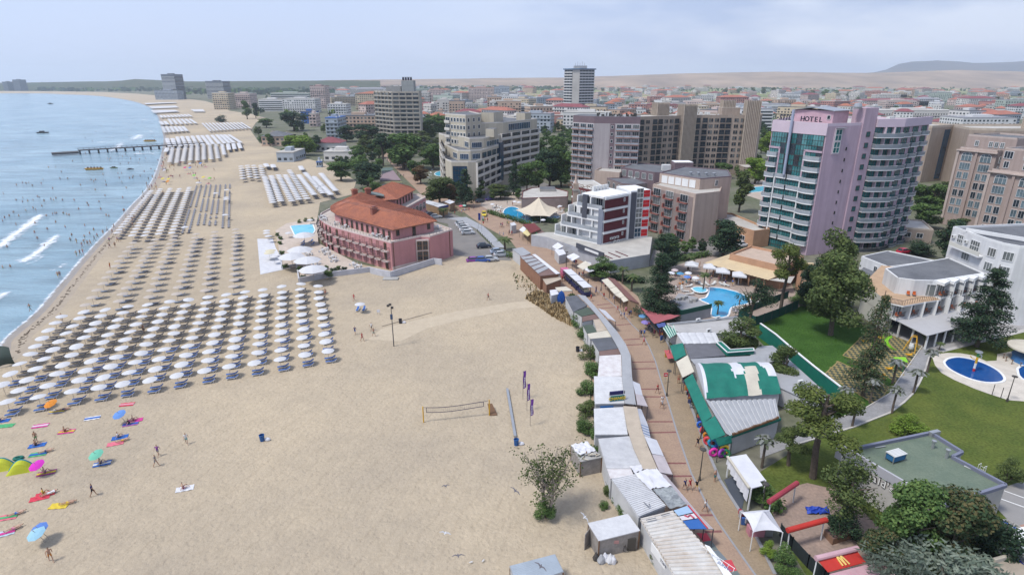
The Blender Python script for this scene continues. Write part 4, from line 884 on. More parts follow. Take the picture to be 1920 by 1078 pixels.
sheet('pool_deck',px('S',(1240,560),(1260,500),(1330,478),(1480,520),(1500,575),(1400,612),(1330,605)),.012,mat('pool_deck_brick',(.34,.27,.225),.9,vscale=.5,fine=.1))
sheet('pool_deck',px('S',(1395,365),(1395,345),(1440,335),(1440,380)),.012,MATS['pool_deck_stone'])
#   POOLS
def pool(label,pts,m,deck=None,z=.05,rim=None,cat='swimming pool'):
 T=empty('swimming_pool',pts[0]*0+sum(pts,Vector())/len(pts),label,cat);q=[(p.x-T.location.x,p.y-T.location.y)for p in pts]
 b=MB();b.face([(*p,z)for p in(q if area2(q)>0 else q[::-1])],m);b.build('pool_water',T)
 b=MB();qq=q+q[:1]
 for a,c in zip(qq,qq[1:]):b.bar((*a,z+.01),(*c,z+.01),.35,.12,rim or WHITE)
 b.build('pool_rim',T);return T
def pool_water(name,c1,c2):
 m=mat(name,c1,.08,col2=c2,vscale=.5,bump=.25,bscale=1.5,spec=.4);return m
PW=pool_water('pool_water_blue',(.03,.30,.50),(.02,.24,.44));PWD=pool_water('pool_water_deep',(.012,.075,.25),(.008,.055,.20));PWL=pool_water('pool_water_light',(.14,.50,.62),(.10,.43,.57))
sheet('pool_surround',px('Y3',(780,290),(830,262),(900,255),(1000,258),(1100,275),(1200,320),(1280,315),(1285,265),(1390,245),(1600,250),(1600,640),(1370,622),(1210,570),(1100,530),(950,465),(850,410),(800,350)),.02,mat('pool_surround_stone',(.55,.50,.43),.9,vscale=.6,fine=.04))
def oval(zone,pts):return catmull([*ats(zone,pts)]+[at(*pts[0],0,zone)],3)[:-1]
kp=pool('oval dark blue paddling pool with a painted water post in the lawn',oval('Y3',[(870,330),(900,303),(985,290),(1100,310),(1200,345),(1290,395),(1337,445),(1335,474),(1290,488),(1200,488),(1090,465),(1000,430),(920,388),(882,355)]),PWD)
pool('second blue pool cut off at the right edge beside the thatched bar',oval('Y3',[(1440,380),(1480,355),(1560,350),(1560,480),(1490,465),(1450,430)]),PWD)
pool('bright blue hotel pool with curved edge among sunbeds',oval('Y2',[(540,535),(640,540),(740,560),(830,585),(940,640),(950,690),(860,715),(760,745),(720,830),(560,830),(555,720),(440,660),(500,640),(525,600)]),PW)
pool('small round whirlpool basin beside the bright blue hotel pool',oval('Y2',[(355,560),(400,545),(470,548),(515,570),(505,595),(450,605),(390,590)]),PWL,z=.4)
pool('blue kidney pool beside the beige tensile canopy',oval('X5',[(210,290),(230,255),(290,235),(350,250),(390,290),(460,330),(700,320),(710,340),(480,380),(380,370),(290,360),(240,340)]),PW)
pool('turquoise pool beside the cream curved hotel',oval('X6',[(770,450),(800,425),(870,412),(940,430),(935,475),(860,478),(800,472)]),PWL)
pool('pale blue terrace pool in front of the pink beach hotel',ats('X3',[(705,190),(760,180),(990,165),(1020,240),(1000,280),(790,310),(760,310)]),PWL,z=.7)
pool('far pool behind the tan five storey hotel',ats('Z7',[(1720,825),(1920,800),(1930,850),(1730,870)]),PWL)
F0=at(1100,398,0,'Y3');T=empty('water_post',F0,'striped water post with tipping bucket standing in the oval pool','fountain')
for nm,z0,z1,c in(('red_band',0,.55,(.5,.03,.04)),('white_band',.55,1.5,(.7,.7,.68)),('yellow_band',1.5,2.6,(.62,.36,.02)),('green_band',2.6,3.3,(.05,.28,.10))):
 b=MB();b.lathe((0,0,z0),[(.17,0),(.17,z1-z0)],12,flat('post_'+nm,c,.4));b.build(nm,T)
b=MB();b.lathe((0,0,3.3),[(.25,0),(.55,.12),(.5,.3),(.1,.32)],14,STEEL);b.build('bucket',T)
b=MB();b.tube([(0,0,2.0),(-.8,.1,2.35),(-1.15,.1,2.75)],.07,6,MATS['post_yellow_band']);b.build('arm',T)
b=MB();b.tube([(0,0,2.9),(.35,0,3.05),(.6,0,2.8),(.62,0,2.4)],.09,8,MATS['post_white_band']);b.build('spout',T)
#   PLAYGROUND
RUB_Y=flat('rubber_tile_yellow',(.28,.215,.09),.9,fine=.1);RUB_G=flat('rubber_tile_green',(.055,.07,.05),.9,fine=.1)
def inside_poly(P,x,y):
 c=False;j=len(P)-1
 for i in range(len(P)):
  if(P[i][1]>y)!=(P[j][1]>y)and x<(P[j][0]-P[i][0])*(y-P[i][1])/(P[j][1]-P[i][1])+P[i][0]:c=not c
  j=i
 return c
for pts in([(85,275),(235,128),(470,122),(698,208),(500,488),(400,420),(230,330)],[(-62,425),(50,322),(150,370),(440,520),(400,590),(320,648),(150,540)]):
 P=px('Y3',*pts);sheet('rubber_floor',P,.008,RUB_G);q=[(p.x,p.y)for p in P];b=MB();st=.62;x0=min(p[0]for p in q);y0=min(p[1]for p in q);n=60
 ca,sa=math.cos(RAD(33)),math.sin(RAD(33));cx=sum(p[0]for p in q)/len(q);cy=sum(p[1]for p in q)/len(q)
 for i in range(-n,n):
  for j in range(-n,n):
   u,v=i*st,j*st;x,y=cx+u*ca-v*sa,cy+u*sa+v*ca
   if(i+j)%2==0 and inside_poly(q,x,y):
    h=st*.48;c4=[(cx+(u+a)*ca-(v+e)*sa,cy+(u+a)*sa+(v+e)*ca)for a,e in((-h,-h),(h,-h),(h,h),(-h,h))];b.prism(c4,.008,.024,RUB_Y,bottom=False)
 o=b.build('rubber_tiles');o['kind']='stuff'
 b=MB()
 for p,q_ in zip(P,P[1:]+P[:1]):b.bar(p+Vector((0,0,.03)),q_+Vector((0,0,.03)),.18,.06,RUB_Y)
 o=b.build('rubber_edge');o['kind']='structure'
LIME=flat('lime_plastic',(.22,.50,.03),.4);SWY=flat('swing_yellow',(.62,.33,.02),.45)
T=empty('swing',at(610,245,0,'Y3'),'yellow metal swing frame with a hanging basket seat','swing')
A_=[at(548,235,0,'Y3')-T.location,at(590,205,0,'Y3')-T.location,at(643,258,0,'Y3')-T.location,at(668,215,0,'Y3')-T.location]
ta,tb=(A_[0]+A_[1])/2*.35+Vector((0,0,2.7)),(A_[2]+A_[3])/2*.35+Vector((.2,0,2.7))
for i,a in enumerate(A_):b=MB();b.tube([a,ta if i<2 else tb],.07,6,SWY);b.build('leg',T)
b=MB();b.tube([ta,tb],.08,6,SWY);b.tube([ta+Vector((0,0,.25)),tb+Vector((0,0,.25))],.05,6,SWY);b.build('top_bar',T)
b=MB();b.tube([(-.2,0,2.65),(-.15,0,1.2)],.02,4,RAIL);b.lathe((-.1,0,.5),[(.05,0),(.35,.15),(.4,.6),(.28,1.0),(.3,1.05)],10,ACW);b.build('basket_seat',T)
T=empty('slide',at(440,250,0,'Y3'),'lime green spiral slide with ladder tower','slide')
sp=[(math.cos(t*5.2+1)*.75,math.sin(t*5.2+1)*.75,2.6-t*2.2)for t in[i/18 for i in range(19)]]
b=MB()
for i in range(18):
 a,c=Vector(sp[i]),Vector(sp[i+1]);d=(c-a);s=Vector((-d.y,d.x,0)).normalized()*.32
 b.face([a-s,a+s,c+s,c-s],LIME);b.face([a-s,c-s,c-s+Vector((0,0,.25)),a-s+Vector((0,0,.25))],LIME);b.face([a+s,c+s,c+s+Vector((0,0,.25)),a+s+Vector((0,0,.25))],LIME)
b.build('chute',T)
for x,y in((-1.2,.5),(-2.2,.5),(-1.2,1.5),(-2.2,1.5)):b=MB();b.tube([(x,y,0),(x,y,3.4)],.06,6,LIME);b.build('post',T)
b=MB();b.slab([(-2.4,.3,4.1),(-1,.3,4.1),(-1,1.7,3.5),(-2.4,1.7,3.5)],.08,LIME);b.build('roof',T)
b=MB();b.slab([(-2.2,.5,2.5),(-1.0,.5,2.5),(-1.0,1.5,2.5),(-2.2,1.5,2.5)],.08,SWY);b.build('platform',T)
def spring_toy(zn,x,y,c,label):
 T=empty('spring_rider',at(x,y,0,zn),label,'spring rider');b=MB();b.lathe((0,0,0),[(.12,0),(.12,.4)],8,RAIL);b.build('spring',T)
 b=MB();b.tube([(-.6,0,.7),(-.2,0,.5),(.3,0,.5),(.6,0,.85)],[.1,.2,.2,.12],8,c);b.build('body',T);b=MB();b.tube([(.35,-.3,.9),(.35,.3,.9)],.04,6,RAIL);b.build('handle',T)
spring_toy('Y3',595,290,SWY,'small yellow spring rider below the yellow swing');spring_toy('Y3',250,182,SWY,'orange yellow spring rider by the edge of the green lawn');spring_toy('Y3',440,398,SWY,'yellow spring rider beside the lime play roof')
T=empty('play_roof',at(500,390,0,'Y3'),'lime green play house roof on green posts','play house')
for x,y in((-.7,-.5),(.7,-.5),(.7,.5),(-.7,.5)):b=MB();b.tube([(x,y,0),(x,y,1.9)],.05,6,flat('play_green',(.03,.22,.08)));b.build('post',T)
b=MB();b.slab([(-1,-.8,1.9),(1,-.8,1.9),(1,0,2.4),(-1,0,2.4)],.06,LIME);b.slab([(-1,0,2.4),(1,0,2.4),(1,.8,1.9),(-1,.8,1.9)],.06,LIME);b.build('roof',T)
T=empty('litter_bin',at(388,470,0,'Y3'),'yellow litter bin at the edge of the rubber floor','bin');b=MB();b.lathe((0,0,.3),[(.3,0),(.36,.7),(.36,.75),(.3,.72),(.28,.1)],12,SWY);b.build('bucket',T);b=MB();b.tube([(0,0,0),(0,0,.35)],.06,6,RAIL);b.build('post',T)
#   WHITE HOTEL WITH ORANGE CHAIRS
ORANGE=flat('orange_plastic',(.55,.13,.03),.5)
def white_hotel():
 T=hotel('white_hotel',(69.8,101),'white hotel with saw tooth balconies, orange chairs and a long terrace canopy')
 TR=mat('terrace_tile_tan',(.45,.31,.20),.9,vscale=.6)
 WH=mat('hotel_white',(.66,.66,.66),.85,streak=.14,var=.06,vscale=.3);WY=mat('hotel_cream_white',(.60,.585,.52),.85,var=.06,vscale=.3)
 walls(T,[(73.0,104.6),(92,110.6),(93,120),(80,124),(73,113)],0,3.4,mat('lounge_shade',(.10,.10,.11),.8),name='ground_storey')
 walls(T,[(69.9,101.3),(71.6,102.2),(75,112),(82,121),(81,123.6),(71.1,112)],-.05,3.4,WY,name='side_wall')
 walls(T,[(69.8,101),(91.5,107.6),(93,120),(82,124.4),(71.0,112)],3.4,6.2,WY,TR,'lower_storey')
 walls(T,[(74.9,112.3),(73.7,106.4),(76.2,105.0),(80.2,104.6),(92.4,108.9),(93,119.8)],6.2,9.2,WH,ROOFG,'upper_storey',par=.18,parm=WHITE)
 F=Fac(T,(69.8,101),(91.5,107.6));d1=win(2.0,2.3,3,1,FRAME,GL_CURT,.12);n=7;us=F.us(n,.3,F.L-.2)
 def sawtooth():
  b=MB();pl=[(-1.5,.15),(-1.55,-1.45),(1.5,-.65),(1.5,.15)];b.prism(pl,-.28,0,WHITE)
  for(x0,y0),(x1,y1)in zip(pl[:-1],pl[1:]):
   b.bar((x0,y0,.98),(x1,y1,.98),.06,.06,RAIL);L_=math.hypot(x1-x0,y1-y0);k=max(1,int(L_/.3))
   for i in range(k+1):x,y=x0+(x1-x0)*i/k,y0+(y1-y0)*i/k;b.box(x-.02,x+.02,y-.02,y+.02,0,.98,RAIL)
  b.box(1.45,1.6,-1.5,.15,-.28,2.7,WHITE);return b.mesh('balcony')
 sm=sawtooth()
 def chair_mesh():
  b=MB();b.box(-.25,.25,-.25,.25,.4,.46,ORANGE);b.box(-.25,.25,.2,.26,.46,.95,ORANGE)
  for x in(-.22,.22):
   for y in(-.22,.22):b.box(x-.02,x+.02,y-.02,y+.02,0,.4,RAIL)
  return b.mesh('chair')
 cm=chair_mesh();seats=[]
 for i,u in enumerate(us):
  F.put('balcony',sm,u,3.5,.1);F.put('window',d1,u,3.52,.02)
  for d in(-.6,.45):seats.append((F.pt(u+d,.75,3.5),F.a,'lower',i,d))
 G=Fac(T,(80.2,104.6),(92.4,108.9));us2=G.us(5,0.0,G.L)
 b=MB()
 for u in us2:
  q=[G.pt(u-1.45,1.5),G.pt(u+1.3,.6),G.pt(u+1.3,-.6),G.pt(u-1.45,-.6)];b2=MB();b2.prism([(p.x,p.y)for p in q],8.75,9.32,WHITE,top=WHITE);b2.build('eave',T)
  G.put('balcony',sm,u,6.3,.05);G.put('window',d1,u,6.32,.02)
  for d in(-.6,.45):seats.append((G.pt(u+d,.7,6.3),G.a,'upper',u,d))
 H=Fac(T,(73.7,106.4),(80.2,104.6));H.put('window',win(2.1,2.3,2,1,FRAME,GL_CURT,.14),2.4,6.3,.24);H.put('window',win(2.1,2.3,2,1,FRAME,GL_CURT,.14),5.6,6.3,.24)
 H.box('bay_wall',.3,H.L,0,.14,6.2,9.2,WHITE)
 for d in(-.5,.5):seats.append((H.pt(2.6+d,1.0,6.2),H.a,'terrace',0,d))
 for p,a,fl,i,d in seats:
  o=new_obj('chair',cm,None,p+T.location,a);setp(o,'orange chair on a %s floor balcony of the white hotel'%{'lower':'first','upper':'second','terrace':'terrace'}[fl],'chair','orange balcony chairs of the white hotel')
 b=MB();pr=[Vector(p)for p in((69.9,101,6.2),(71.2,99.9,6.2),(76.2,102.0,6.2),(79.6,102.8,6.2))]
 for a,c in zip(pr,pr[1:]):
  a,c=a-T.location,c-T.location;b.bar(a+Vector((0,0,.9)),c+Vector((0,0,.9)),.06,.06,RAIL)
  for k in range(9):p=a+(c-a)*k/8;b.box(p.x-.02,p.x+.02,p.y-.02,p.y+.02,6.2,7.1,RAIL)
 b.build('terrace_railing',T)
 b=MB();q=loc(T,[(69.6,101.2),(71.3,99.6),(76.4,101.6),(80.3,102.8),(80,105),(74,106)]);b.prism(q,5.95,6.22,WHITE,top=TR);b.build('terrace_slab',T)
 cn_=[(70.6,100.2),(72.6,93.9),(85.3,99.6),(90.6,106.8),(88,107.4),(73,103.0)]
 b=MB();b.slab([(x-T.location.x,y-T.location.y,3.35-(0.5 if i in(1,2)else 0))for i,(x,y)in enumerate(cn_)],.12,mat('canopy_sheet',(.40,.395,.40),.8,vscale=.4,var=.05));b.build('canopy',T)
 pa=[Vector((73.2,94.5,0)),Vector((84.9,99.8,0))]
 for k in range(6):p=pa[0]+(pa[1]-pa[0])*k/5-T.location;b=MB();b.box(p.x-.12,p.x+.12,p.y-.12,p.y+.12,0,2.8,WHITE);b.build('post',T)
 for k in range(1,3):p=Vector((73.2,94.5,0)).lerp(Vector((71.2,100,0)),k/2.2)-T.location;b=MB();b.box(p.x-.12,p.x+.12,p.y-.12,p.y+.12,0,3.0,OFFW);b.build('post',T)
 Lg=Fac(T,(73.0,104.6),(92,110.6))
 for i,u in enumerate(Lg.us(8)):Lg.put('window',win(2.2,2.6,2,1,FRAME_D,GL_DARK,.12),u,.2,.02)
 M=[(93.9,122),(93.5,112),(94.0,108.6),(95.4,106.4),(98,105.2),(114,101.5),(120,126)]
 walls(T,M,0,15.2,WH,ROOFG,'main_block',par=.45,parm=WHITE)
 K=Fac(T,M[0],M[1]);wb=win(1.7,1.7,3,2,FRAME,GL_CURT,.12);wd=win(2.6,2.1,4,2,FRAME,GL_CURT,.12)
 K.put('window',wb,3.0,12.8,.02);K.put('window',wd,7.4,12.3,.02);K.put('window',win(2.2,1.6,3,1,FRAME,GL_CURT,.12),5.6,9.9,.02);K.put('air_conditioner',ac_mesh(),1.1,13.4,.02);K.put('air_conditioner',ac_mesh(),5.0,13.3,.02)
 b=MB();K.box('',1.4,10.2,0,1.0,11.7,12.0,WHITE,b=b);K.box('',1.4,10.2,.9,1.0,12.0,12.8,WY,b=b);b.build('long_balcony',T)
 for a_ in(1,2):
  J=Fac(T,M[a_],M[a_+1])
  for z in(12.4,9.5,6.6,3.7):J.put('window',win(1.7,1.7,3,1,FRAME,GL_CURT,.12),J.L/2,z,.03)
 K2=Fac(T,M[3],M[5])
 for k,z in enumerate((12.3,9.4,6.5,3.6)):
  K2.put('window',win(1.9,1.9,3,1,FRAME,GL_CURT,.12),1.9,z,.03)
  for u in(6.5,11.5):K2.put('balcony',bal(3.6,1.2,.9,WHITE,RAIL,'rail',.25),u,z,.05);K2.put('window',win(3.0,2.3,3,1,FRAME,GL_DARK,.12),u,z+.05,.02)
 K2.put('glass_front',win(7.5,2.6,6,2,FRAME,GL_DARK,.1),4.5,.3,.05);K2.put('glass_front',win(5.5,2.6,4,2,FRAME,GL_DARK,.1),12.5,.3,.05)
 b=MB();b.bar((23.8,17,15.9),(34,3,15.9),.3,.7,WHITE);b.build('roof_parapet',T)
 walls(T,[(82.3,132.7),(91.5,137.6),(97.5,129),(83.6,124.4)],0,5.7,WH,ROOFG,'rear_wing',par=.2,parm=WHITE)
 B_=Fac(T,(82.3,132.7),(83.6,124.6))
 for u in(5.0,6.8):B_.put('window',win(1.0,1.7,2,1,FRAME,GL_DARK,.1),u,3.2,.02)
 walls(T,[(78,126),(83,132),(84,124),(77.5,117)],0,3.6,WY,ROOFG,'rear_low_wing')
white_hotel()
T=hotel('low_annexe',(112,178),'low tan flat roofed building between the lilac tower and white hotel')
walls(T,[(109,171),(122,165.5),(127,178),(114,184)],0,3.8,SANDW,ROOFL,par=.4,parm=SANDL)
for i,u in enumerate((2,5,8,11)):Fac(T,(109,171),(122,165.5)).put('window',win(1.6,1.4,2,1,FRAME,GL_DARK),u,1.4,.02)
T=hotel('low_annexe',(63,171),'orange low annexe with strip window at the foot of the lilac tower')
OR=mat('orange_render',(.52,.30,.18),.88,vscale=.4)
walls(T,[(61.5,176),(68,160.5),(73.5,163),(70,184),(64,186)],0,4.6,OR,ROOFL,par=.5,parm=OR)
F=Fac(T,(61.5,176),(68,160.5))
for i in range(5):F.put('window',win(1.7,1.3,2,1,FRAME,GL_DARK,.1),4+i*2.2,1.5,.02)
#   POOL RESTAURANT
def restaurant():
 T=hotel('restaurant',(47.9,135.5),'orange pool restaurant with a wide straw coloured awning roof and outside stairs')
 OR2=mat('restaurant_orange',(.50,.29,.18),.88,vscale=.5);TANR=mat('straw_awning',(.52,.41,.255),.85,col2=(.46,.36,.23),vscale=.5)
 walls(T,[(52.6,136.2),(61.0,126.0),(69.4,133.8),(60.5,143.5)],0,5.0,OR2,mat('restaurant_roof',(.47,.36,.28),.9),par=.5,parm=OR2)
 A,B_,C,D=Vector((46.8,137.0,2.9)),Vector((57.3,124.3,2.8)),Vector((61.2,125.8,3.9)),Vector((52.3,136.4,4.0))
 b=MB();b.grid(*[p-T.location for p in(A,B_,C,D)],40,1,TANR,lambda u,v:Vector((0,0,.07*(int(round(u*40))%2))));b.build('awning',T)
 b=MB();E2=Vector((57.5,145.5,3.2));b.slab([p-T.location for p in(A,D,Vector((58.5,142.3,4.0)),E2)],.08,TANR);b.build('side_awning',T)
 for k in range(9):
  p=A.lerp(B_,(k+.3)/9)-T.location;b=MB();b.box(p.x+.6-.12,p.x+.6+.12,p.y+.4-.12,p.y+.4+.12,0,3.0,OR2);b.build('post',T)
 b=MB();b.slab([p-T.location for p in(Vector((57.6,124.2,2.9)),Vector((61.6,122.6,2.7)),Vector((64.2,126.4,3.0)),Vector((61.3,125.6,3.2)))],.1,ROOFL);b.build('entrance_canopy',T)
 for k in range(12):
  f=k/12;b=MB();p=Vector((66.6,125.4,0)).lerp(Vector((69.6,132.0,0)),f)-T.location;b.box(p.x-1.3,p.x+1.3,p.y-.4,p.y+.4,0,.35+f*4.6,TANR);b.build('step',T)
 walls(T,[(64.6,126.0),(65.3,125.6),(68.6,132.6),(67.9,133)],0,5.4,OR2,name='stair_wall')
 T=hotel('kiosk',(64,120),'small green roofed bar hut beside the pool restaurant stairs')
 walls(T,[(62.6,120.2),(66.5,118.2),(68.6,122.2),(64.8,124)],0,2.7,OR2,mat('green_felt',(.12,.16,.11),.9),par=.12)
 Fac(T,(62.6,120.2),(66.5,118.2)).put('window',win(3.2,1.5,3,1,FRAME,GL_TEAL),2.1,.8,.03)
restaurant()
GMESH=flat('green_mesh',(.012,.075,.062),.9,vscale=1.0);
def screen_fence(label,pts,h,m,step=2.5,name='mesh_fence'):
 T=empty(name,pts[0],label,'fence')
 for a,c in zip(pts,pts[1:]):
  a,c=a-T.location,c-T.location;b=MB();b.bar(a+Vector((0,0,h/2)),c+Vector((0,0,h/2)),.04,h,m);b.build('mesh_panel',T)
  n=max(1,int((c-a).length/step))
  for i in range(n+1):p=a+(c-a)*i/n;b=MB();b.box(p.x-.05,p.x+.05,p.y-.05,p.y+.05,0,h+.1,RAIL);b.build('post',T)
screen_fence('dark green mesh fence between the lawn and the hotel pool',px('Y2',(830,850),(1000,920),(1240,830),(1430,745)),1.9,GMESH)
screen_fence('dark green mesh fence beside the bar hut',px('Y2',(830,830),(1100,720),(1330,640)),1.6,GMESH)
screen_fence('dark mesh fence along the restaurant patio and promenade',px('R',(545,850),(610,930),(700,1030),(790,1110),(880,1200)),1.5,flat('dark_mesh',(.02,.028,.03),.9))
T=empty('water_slide_house',at(260,830,0,'Y2'),'grey flat roofed bar with dark green band beside the hotel pool','building')
P=px('Y2',(150,690),(255,780),(562,712),(480,690),(400,630),(230,590),z=2.6);[setattr(p_,'z',0)for p_ in P];walls(T,P,0,2.6,mat('bar_grey_wall',(.38,.38,.40),.9),mat('bar_roof_grey',(.30,.295,.30),.9,vscale=.6))
b=MB();q=P[1:3]
for a,c in((P[0],P[1]),(P[1],P[2])):b.bar(a-T.location+Vector((0,0,2.45)),c-T.location+Vector((0,0,2.45)),.2,.9,flat('bar_green_band',(.012,.085,.06)))
b.build('green_band',T)
for i in range(7):b=MB();b.box(-.5,.5,-.2,.2,0,.6,CONC);b.build('roof_crate',T,P[0].lerp(P[3],.2+i*.1)-T.location+Vector(((i*37%5)*.6-1,(i*53%7)*.4,2.6)),i*.7)
#   RESTAURANT WITH GREEN FLAT ROOF
def mc_building():
 pts=[(38.6,58.4),(51.6,62.2),(52.6,58.2),(50.6,57.2),(52.4,52.4),(43.9,49.4),(40.7,50.9)]
 T=hotel('fast_food_restaurant',(38.6,58.4),'flat green roofed restaurant with pale walls and raised fascia letters')
 GR=mat('green_roof_felt',(.145,.178,.13),.95,col2=(.105,.14,.105),vscale=.35,fine=.1,bscale=4);CW=mat('restaurant_wall',(.47,.45,.42),.9,vscale=.6);BL=flat('blue_grey_coping',(.17,.18,.24),.6);FA=mat('fascia_grey',(.40,.40,.43),.8,var=.05)
 pts=[(38.6,58.4),(51.6,62.2),(52.6,58.2),(50.8,57.3),(53.0,52.3),(44.2,49.2),(41.6,51.0)]
 walls(T,pts,0,3.8,CW,GR)
 b=MB();q=[Vector((p[0]-T.location.x,p[1]-T.location.y,4.0))for p in pts]
 for i in(0,1,2,3,4):b.bar(q[i],q[i+1],.32,.4,BL)
 b.build('coping',T)
 f0,f1=Vector((38.3,58.9,0)),Vector((42.6,49.9,0));Fs=Fac(T,f0,f1)
 b=MB();Fs.box('',0,Fs.L,-.12,.12,2.9,4.9,FA,b=b);b.build('fascia',T)
 LT=flat('fascia_letter_white',(.72,.71,.68),.4);BK=flat('fascia_letter_side',(.03,.025,.03),.5)
 me=[(c,w_)for c,w_ in zip("McDonald's",(1.05,.62,.85,.66,.66,.62,.32,.66,.3,.5))];u=0.9
 for c,w_ in me:
  t1=text_mesh(c,1.15,.02,LT,'LEFT',.02);t2=text_mesh(c,1.15,.11,BK,'LEFT',.035)
  o=new_obj('fascia_letter',t2,T,Fs.pt(u,.30,3.05),0);o.rotation_euler=(RAD(90),0,Fs.a)
  o2=new_obj('letter_face',t1,o,(0,0,.10));u+=w_*1.02
 W_=Fac(T,pts[5],pts[4]);W_.put('window',win(.5,.4,1,1,FRAME,GL_DARK,.08),6.5,1.5,.02)
 pz=Vector((44.0,57.0,3.8))-T.location
 b=MB();b.box(-.9,.9,-.5,.5,.25,.95,flat('cooler_blue',(.03,.14,.30)));b.build('roof_cooler',T,pz,.35);b=MB()
 for i in range(6):b.box(-1.0,1.0,-.6+i*.2,-.44+i*.2,.98,1.06,ACW)
 for x in(-.95,.95):
  for y in(-.5,.5):b.box(x-.04,x+.04,y-.04,y+.04,0,1.0,STEEL)
 o=b.build('cooler_frame',T,pz,.35)
 for x,y,h in((49.9,59.3,.9),(50.2,57.4,1.0)):b=MB();b.lathe((0,0,0),[(.16,0),(.16,h),(.26,h+.02),(.26,h+.18),(.05,h+.25)],10,STEEL);b.build('vent_pipe',T,Vector((x,y,3.8))-T.location)
 b=MB();b.box(-.7,.7,-.25,.25,0,.8,STEEL);b.build('roof_unit',T,Vector((51.9,62.0,3.6))-T.location,.3)
 b=MB();b.bar((-.5,0,.1),(.9,.3,.12),.16,.03,STEEL);b.build('loose_strip',T,Vector((43.6,59.3,3.8))-T.location);b=MB();b.bar((0,0,.06),(.9,-1.5,.06),.09,.05,WHITE);b.build('loose_strip',T,Vector((51.2,55.9,3.8))-T.location)
 b=MB()
 for dx in(0,.55):
  b.tube([(dx,0,-1.4),(dx,0,.9),(dx,-.5,.9),(dx,-.5,0)],.03,5,ACW)
 for k in range(6):b.tube([(0,0,-1.2+k*.35),(.55,0,-1.2+k*.35)],.02,4,ACW)
 b.build('roof_ladder',T,Vector((52.4,55.2,3.8))-T.location,RAD(-65))
mc_building()
#   MARKET STALLS ALONG THE PROMENADE
SH_W=mat('sheet_white',(.54,.54,.545),.6,col2=(.45,.45,.46),vscale=.7,fine=.05,bscale=3);SH_G=mat('sheet_grey',(.33,.335,.345),.6,col2=(.28,.285,.295),vscale=.5);SH_D=mat('felt_dark',(.115,.12,.135),.9,col2=(.085,.09,.10),vscale=.6)
SH_RUST=mat('sheet_rusty',(.55,.54,.51),.7,col2=(.43,.36,.29),vscale=.38,fine=.1,bscale=2);SH_B=mat('felt_beige',(.44,.37,.29),.9,vscale=.6);SH_GRN=mat('felt_green',(.075,.10,.075),.9,vscale=.6);SH_BR=mat('felt_brown',(.18,.115,.10),.9,vscale=.6)
GRN=mat('green_tarp',(.012,.16,.115),.65,col2=(.008,.12,.09),vscale=.6);CREAMC=mat('cream_canvas',(.53,.49,.40),.85,col2=(.45,.41,.34),vscale=.6);WHC=mat('white_canvas',(.60,.60,.62),.8,col2=(.52,.52,.55),vscale=.8);PINKC=mat('pinkish_canvas',(.53,.47,.47),.85,vscale=.7)
WALLW=mat('stall_wall_white',(.52,.52,.52),.85,col2=(.42,.42,.42),vscale=.6);BROWNB=mat('brown_brick_wall',(.26,.135,.085),.9,vscale=.8,fine=.1,bscale=4)
def inset(P,k):
 c=sum(P,Vector())/len(P);return[p+(c-p)*k for p in P]
def stall(label,zone,pts,z,roof,wall=WALLW,ribs=0,along='u',name='market_stall',cat='stall',h0=0.0,amp=.09):
 P=ats(zone,pts,z);T=empty(name,(sum(P,Vector())/len(P))*1.0,label,cat);T.location.z=0;L_=[p-T.location for p in P]
 b=MB()
 if ribs and len(P)==4:
  nu,nv=(ribs*4,1)if along=='u' else(1,ribs*4)
  b.grid(*L_,nu,nv,roof,lambda u,v:Vector((0,0,-amp*1.5*(int(round((u*nu)if along=='u' else(v*nv)))%4==2))))
  b.slab([p-Vector((0,0,.03+amp*1.5))for p in L_],.06,roof)
 else:b.slab(L_,.1,roof)
 b.build('roof',T)
 if wall:
  I=inset(L_,.035);b=MB();lo=min(p.z for p in L_)-.1;q=[(p.x,p.y)for p in I];b.prism(q,h0,lo,wall);b.build('wall',T)
 return T
def awning(label,zone,pts,m,stripes=None,n=8,posts=True,name='awning',drop=.18,along='u'):
 """four corners with heights (x, y, z); edge 2-3 is the outer one"""
 P=ats(zone,pts);T=empty(name,(sum(P,Vector())/4),label,'awning');T.location.z=0;Q=[p-T.location for p in P]
 if stripes:
  b=MB();b2=MB()
  for i in range(n):
   a,c=i/n,(i+1)/n
   if along=='u':q=[Q[0].lerp(Q[1],a),Q[0].lerp(Q[1],c),Q[3].lerp(Q[2],c),Q[3].lerp(Q[2],a)]
   else:q=[Q[0].lerp(Q[3],a),Q[1].lerp(Q[2],a),Q[1].lerp(Q[2],c),Q[0].lerp(Q[3],c)]
   (b if i%2 else b2).slab(q,.05,m if i%2 else stripes)
  b.build('canvas',T);b2.build('canvas_stripe',T)
 else:
  b=MB();b.grid(*Q,10,2,m,lambda u,v:Vector((0,0,-.04*math.sin(u*31)**2)));b.slab([q-Vector((0,0,.05))for q in Q],.03,m)
  b.bar(Q[3]-Vector((0,0,drop/2)),Q[2]-Vector((0,0,drop/2)),.03,drop,m);b.build('canvas',T)
 if posts:
  for q in(Q[3],Q[2]):b=MB();b.box(q.x-.04,q.x+.04,q.y-.04,q.y+.04,0,q.z,RAIL);b.build('post',T)
 return T
stall('dark felt roof stall at the far end of the beach side row','A5',[(0,232),(88,222),(172,300),(62,352)],2.8,SH_D)
stall('mossy green felt roof stall next to the dark far one','A5',[(68,350),(174,314),(230,364),(128,386)],2.8,SH_GRN)
stall('brown felt roof stall between the two green felt roofs','A5',[(132,388),(230,368),(263,402),(132,427)],2.8,SH_BR)
stall('beige roof stall behind the second green felt roof','A5',[(217,412),(265,404),(326,490),(246,505)],2.85,SH_B)
stall('small green felt roof stall beside the beige roof','A5',[(138,457),(214,449),(245,506),(170,520)],2.8,SH_GRN)
